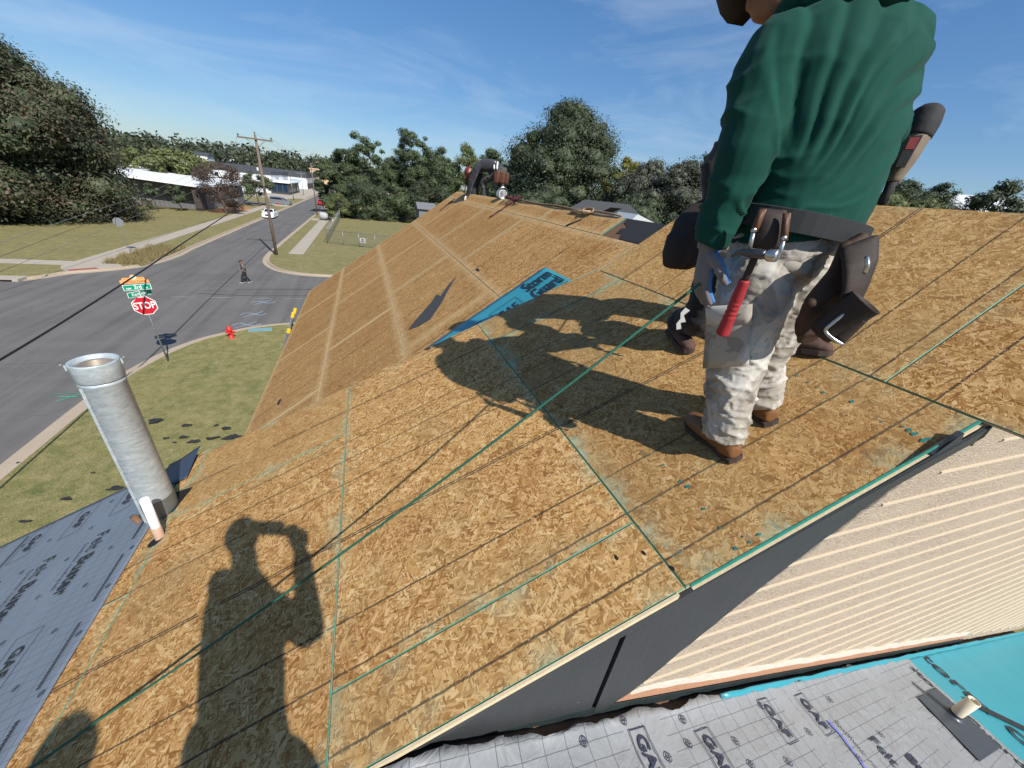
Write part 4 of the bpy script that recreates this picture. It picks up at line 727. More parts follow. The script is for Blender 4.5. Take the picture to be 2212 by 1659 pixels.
# far woods on the horizon: rows of crowns that read as one mass
rg = np.random.default_rng(5); VV = []; nq = 0
for dist, hh, a0, a1, m, sz in ((340, 17, -42, 8, 110, 2.2), (430, 22, -42, 8, 120, 2.6), (560, 27, -50, 70, 150, 3.2)):
    for i in range(m):
        az = math.radians(rg.uniform(a0, a1)); d = dist*rg.uniform(.93, 1.1); cx, cy = d*math.sin(az), d*math.cos(az); H = hh*rg.uniform(.75, 1.08); r = H*rg.uniform(.3, .5); n = 130
        dd = rg.normal(size=(n, 3)); dd /= np.linalg.norm(dd, axis=1)[:, None]; C = np.array([cx, cy, H*.55])+dd*np.array([r, r, H*.46])*rg.uniform(.6, 1.05, (n, 1)); T = rg.normal(size=(n, 3)); T /= np.linalg.norm(T, axis=1)[:, None]; B = np.cross(T, dd); B /= np.linalg.norm(B, axis=1)[:, None]; L = sz*rg.uniform(.5, 1.2, (n, 1))
        VV.append(np.stack([C-T*L*.5, C+B*L*.4, C+T*L*.5, C-B*L*.4], 1).reshape(-1, 3))
VV = np.concatenate(VV); tag(bulk('far_woods', VV, np.arange(len(VV)).reshape(-1, 4), leaf_mat('far_leaf', ((.035, .05, .028), (.06, .078, .042), (.10, .105, .065)))), 'distant woods along the horizon behind the town', 'woods', kind='stuff')
# ================================================================ buildings down the street
M_WHITE = plain('white_wall', (.72, .73, .74), .7, var=.05, sc=2); M_ROOFW = plain('white_metal_roof', (.78, .79, .80), .45, var=.04, sc=3); M_DK = plain('dark_roof', (.055, .058, .068), .7, var=.2, sc=2); M_BLUEG = plain('dark_blue_glass', (.012, .03, .06), .15, var=.3, sc=1, spec=.6)
M_GREYW = plain('grey_cladding', (.165, .165, .172), .6, var=.12, sc=3); M_TAN = plain('tan_stucco', (.55, .40, .24), .8, var=.1, sc=2); M_BRN = plain('brown_wall_porch_shade', (.06, .05, .05), .7, var=.2)  # the brown serves real walls and the painted porch shade
def windows(parent, rects, mat=None, frame=None):
    """each rect: corner, u vector, v vector -> a window part with its pane"""
    for (c, u, v, nn) in rects:
        c, u, v, nn = map(np.array, (c, u, v, nn)); mb = MB(); fr = .12; P = [c, c+u, c+u+v, c+v]; q = [p+nn*.06 for p in P]; uu, vv = nz(u)*fr, nz(v)*fr; I = [q[0]+uu+vv, q[1]-uu+vv, q[2]-uu-vv, q[3]+uu-vv]
        mb.add(P+q+I, [(0, 1, 5, 4), (1, 2, 6, 5), (2, 3, 7, 6), (3, 0, 4, 7), (4, 5, 9, 8), (5, 6, 10, 9), (6, 7, 11, 10), (7, 4, 8, 11)]); w = mb.build('window', frame or M_DK, parent)
        mb = MB(); mb.add([p-nn*.03 for p in I], [(0, 1, 2, 3)]); mb.build('pane', mat or M_BLUEG, w)
# grey metal shop with a white roof edge
g1 = empty('metal_building', (-27, 88, 0), 'grey metal building with a sloping white roof and a deep dark porch', 'building')
mb = MB(); mb.bx(-60, -27.3, 90.5, 118, 0, 4.1); mb.build('wall', M_GREYW, g1)
for i in range(36):
    x = -27.5-i*.62; mb = MB(); mb.bx(x-.29, x+.29, 90.36, 90.5, .05, 4.05); mb.build('panel', M_GREYW, g1)
for i in range(26):
    y = 91+i*1.04; mb = MB(); mb.bx(-27.3, -27.18, y-.49, y+.49, .05, 4.05); mb.build('panel', M_GREYW, g1)
hl, hr = height_at(-44, 88, 366), height_at(-26.4, 88, 400)
mb = MB(); mb.add([(-62, 87.2, hl+1.6), (-26.3, 87.2, hr), (-26.3, 119, hr), (-62, 119, hl+1.6), (-62, 87.2, hl+1.2), (-26.3, 87.2, hr-.42), (-26.3, 119, hr-.42), (-62, 119, hl+1.2)], [(0, 1, 2, 3), (4, 7, 6, 5), (0, 4, 5, 1), (1, 5, 6, 2), (2, 6, 7, 3), (3, 7, 4, 0)]); mb.build('roof', M_ROOFW, g1)
mb = MB(); mb.add([(-60, 90.45, 4.1), (-27.3, 90.45, 4.1), (-27.3, 90.45, hr-.4), (-60, 90.45, hl+1.1), (-27.28, 90.45, 4.1), (-27.28, 118, 4.1), (-27.28, 118, hr-.4), (-27.28, 90.45, hr-.4)], [(0, 1, 2, 3), (4, 5, 6, 7)]); mb.build('porch_shade_band', M_BRN, g1)  # porch shade under the roof, put into the dark colour of this band
for x in (-27.1,): mb = MB(); mb.bx(x-.9, x+.1, 87.7, 90.4, 0, hr-.45); mb.build('pier', M_BRN, g1)
windows(g1, [((-27.17, 104, .9), (0, 1.6, 0), (0, 0, 1.6), (1, 0, 0)), ((-27.17, 110, .1), (0, 1.1, 0), (0, 0, 2.3), (1, 0, 0))], frame=M_WHITE)
# black metal fence in front
fz = empty('metal_fence', (-31, 87, .1), 'low black metal fence with pickets before the grey building', 'fence')
for i in range(46):
    x = -33.5+i*.15; mb = MB(); mb.bx(x-.012, x+.012, 86.5, 86.53, .1, 1.7); mb.build('picket', M_BLACK, fz)
for z in (.4, 1.55): mb = MB(); mb.bx(-33.6, -26.6, 86.48, 86.55, z-.025, z+.025); mb.build('rail', M_BLACK, fz)
# white workshop with a blue glazed front
g2 = empty('workshop', (-30, 175, 0), 'white workshop with a dark blue glazed front and a round logo on its charcoal wall', 'building')
mb = MB(); mb.bx(-62, -29.6, 168, 205, 0, 5.7); mb.build('wall', M_WHITE, g2); mb = MB(); mb.bx(-62.2, -29.4, 167.8, 205.2, 5.7, 6.9); mb.build('roof_band', M_DK, g2)
mb = MB(); mb.bx(-29.5, -24.2, 165.5, 192, 0, 3.7); mb.build('annex_wall', MATS.get('char') or plain('char', (.05, .053, .06), .7, var=.2), g2); mb = MB(); mb.bx(-30, -23.6, 164.8, 192.5, 3.75, 4.05); mb.build('canopy', M_ROOFW, g2)
windows(g2, [((-24.17, 166+i*2.7, .7), (0, 2.5, 0), (0, 0, 2.8), (1, 0, 0)) for i in range(6)]+[((-29.4+i*1.7, 165.47, .7), (1.6, 0, 0), (0, 0, 2.8), (0, -1, 0)) for i in range(3)], frame=MATS['char'])
windows(g2, [((-29.57, 176+i*2.2, 4.2), (0, 1.5, 0), (0, 0, 1.2), (1, 0, 0)) for i in range(3)]+[((-34-i*4., 167.97, 3.6), (1.3, 0, 0), (0, 0, 1.5), (0, -1, 0)) for i in range(4)], frame=M_WHITE)
mb = MB(); n = 20; c = (-24.15, 187.5, 2.0); mb.add([(c[0], c[1]+1.25*math.cos(t), c[2]+1.25*math.sin(t)) for t in np.linspace(0, 2*math.pi, n, endpoint=False)], [tuple(range(n))]); lg = mb.build('logo', M_WHITE, g2); mb = MB(); mb.add([(c[0]+.02, c[1]+a*.9, c[2]+b*.9) for a, b in ((-.5, -.6), (-.2, -.6), (-.1, .1), (.1, -.6), (.4, -.6), (.5, .7), (.2, .7), (0, .2), (-.3, .7), (-.6, .7))], [tuple(range(10))]); mb.build('logo_mark', MATS['char'], lg)
# long white shop, tan block and towers beyond
g3 = empty('shop_building', (-30, 250, 0), 'long white shop with a dark roof band farther down the street', 'building')
mb = MB(); mb.bx(-75, -25.5, 232, 290, 0, 5.2); mb.build('wall', M_WHITE, g3); mb = MB(); mb.bx(-75.3, -25.2, 231.6, 290.3, 5.2, 7.6); mb.build('roof_band', M_DK, g3); mb = MB(); mb.bx(-25.5, -25.3, 233, 289, .2, 2.6); mb.build('plinth', MATS['char'], g3)
windows(g3, [((-25.28, 236+i*8.5, 3.2), (0, 6.0, 0), (0, 0, 1.7), (1, 0, 0)) for i in range(6)]+[((-70+i*7.4, 231.97, 2.4), (5., 0, 0), (0, 0, 1.9), (0, -1, 0)) for i in range(6)], frame=M_WHITE, mat=plain('pale_glass', (.35, .42, .50), .2, var=.2, sc=.5))
g4 = empty('tan_block', (-12, 330, 0), 'tan block at the far end of the street behind the trees', 'building'); mb = MB(); mb.bx(-32, -6, 318, 350, 0, 9.5); mb.build('wall', M_TAN, g4); mb = MB(); mb.bx(-32.4, -5.6, 317.6, 350.4, 9.5, 10.2); mb.build('roof_slab', plain('salmon_slab', (.62, .42, .32), .7), g4)
windows(g4, [((-30+i*4.0, 317.97, 1.2+j*2.8), (2.0, 0, 0), (0, 0, 1.7), (0, -1, 0)) for i in range(6) for j in range(3)])
for i, (px, py, d, w, h, mt, lb) in enumerate(((300*1.0+130, 352, 300, 9, 10, M_WHITE, 'small white building seen through the bare brown tree'), (520, 352, 390, 26, 11, M_WHITE, 'low white warehouse behind the workshop roof'), (690, 338, 470, 14, 16, M_TAN, 'pale hillside house with a tan roof on the horizon'), (655, 345, 430, 16, 14, M_BRN, 'brown hillside house beside the tan one'), (800, 420, 150, 12, 5, M_WHITE, 'white shed glimpsed through the wood beyond the lawn'))):
    p = along(px, py, d); b = empty('far_building', (p[0], p[1], 0), lb, 'building', 'buildings on the skyline'); mb = MB(); mb.bx(p[0]-w/2, p[0]+w/2, p[1], p[1]+12, 0, h); mb.build('wall', mt, b); mb = MB(); a = [(p[0]-w/2-.5, p[1]-.5, h), (p[0]+w/2+.5, p[1]-.5, h), (p[0]+w/2+.5, p[1]+12.5, h), (p[0]-w/2-.5, p[1]+12.5, h), (p[0]-w/2, p[1]+6, h+1.6), (p[0]+w/2, p[1]+6, h+1.6)]; mb.add(a, [(0, 1, 5, 4), (2, 3, 4, 5), (0, 4, 3), (1, 2, 5), (3, 2, 1, 0)]); mb.build('roof', M_DK if mt is not M_TAN else M_TAN, b)
    windows(b, [((p[0]-w/2+1+j*3, p[1]-.03, h*.4), (1.4, 0, 0), (0, 0, 1.8), (0, -1, 0)) for j in range(int((w-2)//3))])
# neighbour house with a hip roof behind the ridge
ap = along(1310, 437, 34); nb = empty('neighbour_house', (ap[0]+2, ap[1]+2, 0), 'neighbour house with a charcoal hip roof and a white gable wall', 'house')
def hip(name, c, wx, wy, z0, h, rl, mat, parent, rz):
    k, s = math.cos(rz), math.sin(rz); T = lambda x, y, z: (c[0]+x*k-y*s, c[1]+x*s+y*k, z); mb = MB()
    P = [T(-wx, -wy, z0), T(wx, -wy, z0), T(wx, wy, z0), T(-wx, wy, z0), T(-rl, 0, z0+h), T(rl, 0, z0+h)]; mb.add(P, [(0, 1, 5, 4), (1, 2, 5), (2, 3, 4, 5), (3, 0, 4), (3, 2, 1, 0)]); return mb.build(name, mat, parent), T
M_SHING = plain('charcoal_shingle', (.055, .057, .06), .85, var=.3, sc=14, bump=.5, bd=.01)
o, T = hip('roof', (ap[0]+1.5, ap[1]+2.2), 5.6, 4.6, ap[2]-2.55, 2.6, 1.9, M_SHING, nb, -.6)
mb = MB(); P = [T(-5, -4, 0), T(5, -4, 0), T(5, 4, 0), T(-5, 4, 0), T(-5, -4, ap[2]-2.5), T(5, -4, ap[2]-2.5), T(5, 4, ap[2]-2.5), T(-5, 4, ap[2]-2.5)]; mb.add(P, [(0, 1, 5, 4), (1, 2, 6, 5), (2, 3, 7, 6), (3, 0, 4, 7)]); mb.build('wall', M_WHITE, nb)
gb = along(1385, 492, 27); mb = MB(); mb.add([along(1352, 486, 26), along(1378, 463, 26), along(1425, 487, 26), along(1425, 505, 26), along(1340, 505, 26)], [(0, 1, 2, 3, 4)]); V = mb.V; mb = MB(); b2 = [(x+.3, y+2.5, z) for x, y, z in V]; mb.add(V+b2, [(0, 4, 3, 2, 1), (5, 6, 7, 8, 9)]+[(i, (i+1) % 5, 5+(i+1) % 5, 5+i) for i in range(5)]); mb.build('gable_wall', M_WHITE, nb)
mb = MB(); q = along(1322, 455, 33); mb.box(q+np.array([0, 0, .05]), (1.3, .9, .02), .3, np.array([[1, 0, 0], [0, .9, .4], [0, -.4, .9]])); mb.build('roof_patch', M_BLACK, nb)
dm = along(2100, 432, 95); wd = empty('white_dome', (dm[0], dm[1], 0), 'white rounded roof between dark trees beyond the near ridge', 'building'); mb = MB(); mb.lathe([(11, 0), (11, dm[2]-1.6), (9.2, dm[2]-.7), (5.5, dm[2]+.25), (.01, dm[2]+.6)], (dm[0], dm[1], 0), 28); mb.build('roof', M_WHITE, wd, True)
sh = along(905, 440, 80); o = empty('shed', (sh[0], sh[1], 0), 'grey shed roof peeking over the rake of the main roof', 'shed'); mb = MB(); mb.bx(sh[0]+.0, sh[0]+3, sh[1], sh[1]+5, 0, sh[2]-.9); mb.build('wall', M_GREYW, o); mb = MB(); mb.add([(sh[0]-.3, sh[1]-.4, sh[2]-.9), (sh[0]+3.4, sh[1]-.4, sh[2]-.9), (sh[0]+3.4, sh[1]+5.4, sh[2]-.9), (sh[0]-.3, sh[1]+5.4, sh[2]-.9), (sh[0]-.3, sh[1]+2.5, sh[2]+.2), (sh[0]+3.4, sh[1]+2.5, sh[2]+.2)], [(0, 1, 5, 4), (2, 3, 4, 5), (0, 4, 3), (1, 2, 5)]); mb.build('roof', M_GREYW, o)
# ================================================================ poles, wires, fence, signs, vehicles
M_POLE = plain('weathered_pole', (.155, .115, .085), .85, var=.35, sc=5, bump=.7, bd=.01); M_STEEL = plain('grey_steel', (.27, .28, .29), .45, .6, var=.15); M_CER = plain('porcelain', (.10, .09, .09), .3); M_WIRE = plain('black_cable', (.012, .012, .014), .5); M_WIRE2 = plain('grey_wire', (.16, .165, .17), .5)
def pole(x, y, h, label, arm=True, r=.15, rz=0., tr=False, group='utility poles', mat=None, ang=0.):
    o = empty('utility_pole', (x, y, 0), label, 'utility pole', group); mb = MB(); mb.tube([(x, y, 0), (x, y, h*.5), (x, y, h)], [r, r*.85, r*.66], 14); mb.build('post', mat or M_POLE, o, True)
    if arm:
        a = MB(); u = np.array([math.cos(rz), math.sin(rz), 0]); c = np.array([x, y, h-.35])+np.array([math.sin(rz)*.16, -math.cos(rz)*.16, 0]); a.box(c, (2.9, .11, .13), rz); cr = a.build('crossarm', mat or M_POLE, o)
        for d in (-1.35, 1.35):
            b = MB(); q = c+u*d; b.lathe([(.03, .06), (.03, .14), (.075, .15), (.06, .19), (.08, .21), (.05, .27), (.001, .29)], q, 10); b.build('insulator', M_CER, cr, True)
        b = MB(); b.lathe([(.03, 0), (.03, .12), (.08, .13), (.05, .22), (.001, .24)], (x, y, h), 10); b.build('insulator', M_CER, o, True)
        for s in (-1, 1): b = MB(); b.tube([c+u*s*.75+np.array([0, 0, -.05]), np.array([x, y, h-1.15])], .018, 6); b.build('brace', M_STEEL, o)
    if tr:
        for dx in (-.55, .55): b = MB(); b.lathe([(.001, -.5), (.28, -.5), (.28, .45), (.22, .52), (.001, .55)], (x+dx, y-.1, h-1.9), 14); b.build('transformer', M_WHITE, o, True)
    return o
b0_ = ground(552, 552); hp0 = height_at(-9.12, 47.7, 291)
pole(-9.12, 47.7, hp0, 'tall brown utility pole at the grassy street corner with a single crossarm', rz=-.05)
for (x, y, py, lb, arm, m) in ((-9.5, 97.3, 352, 'thinner wooden pole beside the grey trash heap', False, None), (-9.7, 116.6, 372, 'dark short pole among the leaves farther down the street', False, None), (-19.6, 140.3, 382, 'slim grey pole on the grass island before the workshop', False, 'M'), (-20.5, 172.2, 372, 'grey pole with a small crossarm past the workshop', True, 'M'), (-31, 160, 352, 'pole with transformers above the workshop roof', True, None), (-16, 210, 350, 'distant pole with transformers where the street rises', True, None)):
    pole(x, y, height_at(x, y, py), lb, arm, .13 if m is None else .11, tr='transformers' in lb, mat=M_STEEL if m else None)
bp = pole(-8.4, -14, 9.5, 'utility pole behind the photographer at the street edge', True)
def wire(name, P, r, mat, label, group=None, cat='cable'):
    V, F = limb(P, [r]*len(P), 6); return tag(mk(name, V, F, mat, smooth=True), label, cat, group)
wire('cable', arc3([(-9.0, 47.6, 6.7), (-9.0, 35.9, 5.42), (-8.75, 25, 4.62), (-8.5, 17.3, 4.08), (-8.55, 11.9, 3.66), (-8.5, 4, 3.4), (-8.4, -5, 3.7), (-8.4, -13.9, 4.6)], 8), .030, M_WIRE, 'thick black cable sagging across in front of the stop sign')
def wpx(pts, xw): return [ray(*p)*(xw/ray(*p)[0])+np.array([0, 0, CZ]) for p in pts]
for i, pts in enumerate((((-60, 545), (152, 472), (300, 423), (395, 385), (470, 352)), ((-60, 577), (217, 472), (335, 426), (430, 383), (500, 350)), ((-60, 612), (280, 472), (425, 410), (510, 367), (560, 340)))):
    wire('cable', arc3(wpx(pts, -20.3-.25*i), 6), .013, M_WIRE2, ('upper thin grey wire crossing before the huge elm and the white roof', 'middle thin grey wire crossing before the white roof', 'lowest thin grey wire running past the brown tree')[i], 'thin wires along the street')
topz = hp0-.1
for i, (dx, e) in enumerate(((-1.35, (-9.5-1.2, 97.3, 12.2)), (1.35, (-9.5+1.2, 97.3, 12.2)), (0, (-9.5, 97.3, 12.6)))):
    a = np.array([-9.12+dx, 47.6, hp0-.12+(.3 if dx == 0 else 0)]); b = np.array(e); P = [a+(b-a)*t-np.array([0, 0, 1.1*4*t*(1-t)]) for t in np.linspace(0, 1, 14)]; wire('cable', P, .009, M_WIRE2, ('thin wire leaving the crossarm on the elm side down the street', 'thin wire leaving the crossarm on the roof side down the street', 'thin wire from the pole top down the street')[i], 'wires on the corner pole')
for i, dx in enumerate((-1.35, 1.35)):
    a = np.array([-9.12+dx, 47.6, hp0-.12]); b = np.array([-33-4*i, 128, 8.6]); P = [a+(b-a)*t-np.array([0, 0, 1.2*4*t*(1-t)]) for t in np.linspace(0, 1, 14)]; wire('cable', P, .009, M_WIRE2, ('thin wire slanting from the crossarm toward the lime trees', 'second thin wire slanting from the crossarm toward the lime trees')[i], 'wires on the corner pole')
# chain-link fence round the lot
def link_mat():
    k = NT('chain_link'); c = k.n('UVMap').outputs[0]
    def w(rot):
        s = k.n('SeparateXYZ', {0: k.map(c, (1, 1, 1), (0, 0, rot))}).outputs[0]; d = k.math('ABSOLUTE', k.math('SUBTRACT', k.math('FRACT', k.math('DIVIDE', s, .055)), .5)); return k.math('GREATER_THAN', d, .455)
    f = k.math('MAXIMUM', w(.785), w(-.785)); k.set((.16, .17, .18), .5, .5); t = k.n('BsdfTransparent'); m = k.n('MixShader', {0: f, 1: t.outputs[0], 2: k.b.outputs[0]}); k.t.links.new(m.outputs[0], k.out.inputs['Surface']); return k.m
M_LINK = link_mat()
def fence(P0, P1, n, label, h=1.85, slat=False, out=False):
    P0, P1 = np.array(P0, float), np.array(P1, float); fo = empty('chain_link_fence', (*((P0+P1)/2), .1), label, 'fence', 'chain-link fence round the lot'); L = np.linalg.norm(P1-P0)
    for i in range(n+1):
        p = P0+(P1-P0)*i/n; mb = MB(); mb.tube([(*p, .05), (*p, h+.1)], .034, 8)
        if out: mb.tube([(*p, h+.1), (p[0]-.1, p[1]-.22, h+.4)], .016, 6)
        mb.build('post', M_STEEL, fo, True)
    mb = MB(); mb.tube([(*P0, h), (*P1, h)], .022, 6); mb.build('top_rail', M_STEEL, fo, True)
    mk('mesh', [(*P0, .12), (*P1, .12), (*P1, h), (*P0, h)], [(0, 1, 2, 3)], M_LINK, fo, uv=[(0, 0), (L, 0), (L, h), (0, h)]); return fo
fence((-4.8, 57.6), (-4.7, 94), 15, 'bluish chain-link fence running along the sidewalk toward the trees', 2.0)
fence((-4.8, 57.6), (13, 50.5), 9, 'chain-link fence with a small white notice before the lot lawn', 1.85, out=True)
sg_ = ground(775, 528); q = np.array([-.35, 55.82, 1.0]); n_ = nz([-7.1, -17.8, 0]); u_ = nz([17.8, -7.1, 0]); fs = empty('notice', q, 'small white notice with a dark mark hung on the chain-link fence', 'sign'); mb = MB(); P = [q-n_*(-.05)+u_*a+np.array([0, 0, b]) for a, b in ((-.38, -.3), (.38, -.3), (.38, .3), (-.38, .3))]; mb.add(P, [(0, 1, 2, 3), (3, 2, 1, 0)]); mb.build('board', M_WHITE, fs); mb = MB()
for (a0, a1, b0, b1) in ((-.12, .12, .02, .2), (-.26, .26, -.1, -.05), (-.26, .26, -.2, -.15)): mb.add([q+n_*.062+u_*a+np.array([0, 0, b]) for a, b in ((a0, b0), (a1, b0), (a1, b1), (a0, b1))], [(0, 1, 2, 3), (3, 2, 1, 0)])
mb.build('marks', plain('dull_red_ink', (.18, .07, .07), .7), fs)
# stop sign with street names
M_SRED = plain('stop_red', (.48, .012, .025), .4, var=.12, sc=12); M_SWH = plain('sign_white', (.78, .78, .77), .4, var=.04); M_SGR = plain('sign_green', (.0, .27, .15), .4, var=.08); M_SOR = plain('sign_orange', (.85, .36, .12), .5, var=.08); M_SBR = plain('sign_brown', (.30, .06, .015), .5); M_SBACK = plain('sign_back', (.32, .33, .34), .45, .6)
sb = np.array([*ground(365, 785), .1]); tp = along(309, 668, np.hypot(*sb[:2])); tp = np.array([tp[0]*.995, tp[1]*.995, 0]); hs = 2.62
top = sb+np.array([-.16, .0, 3.55]); axl = nz(top-sb); st = empty('stop_sign', sb, 'red stop sign with green street names and an orange topper on a leaning post', 'stop sign')
mb = MB(); mb.tube([sb-axl*.2, top], .032, 10); mb.build('post', M_STEEL, st, True)
fdir = nz([.30, -.954, 0]); side = np.cross(axl, fdir); side = -nz(side) if side[0] < 0 else nz(side); upv = axl
def splate(name, poly, c, u, w, n, mat, th=.004, parent=st):
    a = [c+u*x+w*y+n*th for x, y in poly]; b = [c+u*x+w*y for x, y in poly]; m = len(poly); mb = MB(); mb.add(a+b, [tuple(range(m)), tuple(range(2*m-1, m-1, -1))]+[(i, m+i, m+(i+1) % m, (i+1) % m) for i in range(m)]); return mb.build(name, mat, parent)
oc = lambda r: [(r*math.cos(math.radians(22.5+45*i)), r*math.sin(math.radians(22.5+45*i))) for i in range(8)]
c = sb+axl*2.62+fdir*.04; pl = splate('stop_plate', oc(.415), c, side, upv, fdir, M_SWH); splate('red_field', oc(.385), c+fdir*.005, side, upv, fdir, M_SRED, parent=pl)
mb = MB(); put_text(mb, 'STOP', .40, c+fdir*.0125, side, upv, .007, .72); mb.build('letters', M_SWH, pl)
def blade(c, u, w, n, L, H, txts, mat, parent, name):
    p = splate(name, [(-L/2, -H/2), (L/2, -H/2), (L/2, H/2), (-L/2, H/2)], c, u, w, n, M_SWH, .004, parent); e = .018; splate('field', [(-L/2+e, -H/2+e), (L/2-e, -H/2+e), (L/2-e, H/2-e), (-L/2+e, H/2-e)], c+n*.005, u, w, n, mat, .003, p)
    mb = MB()
    for (t, s, dx, dy, sq) in txts: put_text(mb, t, s, c+n*.0105+u*dx+w*dy, u, w, .003, sq)
    mb.build('letters', M_SWH, p); return p
blade(sb+axl*3.40+fdir*.03, side, upv, fdir, .86, .235, (('NW', .095, -.26, -.04, .9), ('3rd', .22, .02, 0, .8), ('St', .095, .28, -.04, .9)), M_SGR, st, 'street_name_plate')
u2 = nz([.55, .82, .0]); n2 = nz([.82, -.55, 0]); n2 = n2 if n2@(-sb) > 0 else -n2; u2 = np.cross(n2, [0, 0, 1]); u2 = u2 if u2@side > 0 else -u2
blade(sb+axl*3.13-n2*.0, u2, np.array([0, 0, 1.]), n2, .90, .22, (('Kentucky', .19, -.02, 0, .78),), M_SGR, st, 'street_name_plate'); splate('plate_back', [(-.45, -.11), (.45, -.11), (.45, .11), (-.45, .11)], sb+axl*3.13-n2*.012, u2, np.array([0, 0, 1.]), n2, M_SBACK, .003)
po = [(-.44, -.10), (.44, -.10), (.42, .02), (.33, .06), (.30, .14), (.10, .14)]+[(.11*math.cos(t), .14+.11*math.sin(t)) for t in np.linspace(.2, math.pi-.2, 9)]+[(-.10, .14), (-.34, .14), (-.37, .06), (-.45, .04)]
tpz = splate('topper', po, sb+axl*3.66+fdir*.03, side, upv, fdir, M_SOR, .004); mb = MB(); put_text(mb, 'METRO PARK', .115, sb+axl*3.625+fdir*.036, side, upv, .002, .98); mb.build('letters', M_SBR, tpz)
mb = MB(); n = 18; cc = sb+axl*3.80+fdir*.036; mb.add([cc+side*.085*math.cos(t)+upv*.085*math.sin(t) for t in np.linspace(0, 2*math.pi, n, endpoint=False)], [tuple(range(n))]); mb.build('badge', plain('badge_mint', (.45, .58, .50), .5, var=.3, sc=20), tpz)
mb = MB()
for y_ in (.10,): mb.add([sb+axl*(3.66+y_)+fdir*.036+side*a+upv*b for a, b in ((-.33, -.012), (-.12, -.012), (-.12, .0), (-.33, .0))], [(0, 1, 2, 3)]); mb.add([sb+axl*(3.66+y_)+fdir*.036+side*a+upv*b for a, b in ((.12, -.012), (.28, -.012), (.28, .0), (.12, .0))], [(0, 1, 2, 3)])
mb.build('ornament', M_SBR, tpz)
rs = ground(283, 548); r0 = np.array([rs[0], rs[1], .1]); rsn = empty('road_sign', r0, 'grey back of a round road sign on the far corner', 'road sign'); mb = MB(); mb.tube([r0, r0+[-.1, 0, 2.9]], .03, 8); mb.build('post', M_STEEL, rsn); mb = MB(); n = 8; c = r0+np.array([-.1, -.03, 2.6]); splate('plate', oc(.4), c, np.array([1., 0, 0]), np.array([0, 0, 1.]), np.array([0, -1., 0]), M_SBACK, .005, rsn)
# hydrants
M_HYD = plain('hydrant_red', (.62, .025, .018), .4, var=.12, sc=9)
def hydrant(x, y, label):
    o = empty('fire_hydrant', (x, y, .1), label, 'hydrant', 'fire hydrants'); c = (x, y, .1); mb = MB(); mb.lathe([(.15, 0), (.15, .04), (.105, .05), (.105, .42), (.135, .43), (.135, .47), (.12, .48)], c, 18); mb.build('barrel', M_HYD, o, True)
    mb = MB(); mb.lathe([(.125, .48), (.12, .54), (.09, .60), (.04, .635), (.035, .66), (.03, .69), (.001, .69)], c, 18); mb.build('bonnet', M_HYD, o, True)
    for d in ((1, 0, 0), (-1, 0, 0), (0, -1, 0)): mb = MB(); mb.lathe([(.05, .09), (.05, .15), (.065, .155), (.065, .2), (.03, .205), (.025, .235), (.001, .235)], (x, y, .44), 12, d); mb.build('nozzle_cap', M_HYD, o, True)
h1 = ground(500, 730, .1); hydrant(h1[0], h1[1], 'red fire hydrant on the near lawn by the kerb'); hydrant(-19.8, 115.6, 'red fire hydrant in front of the silver van')
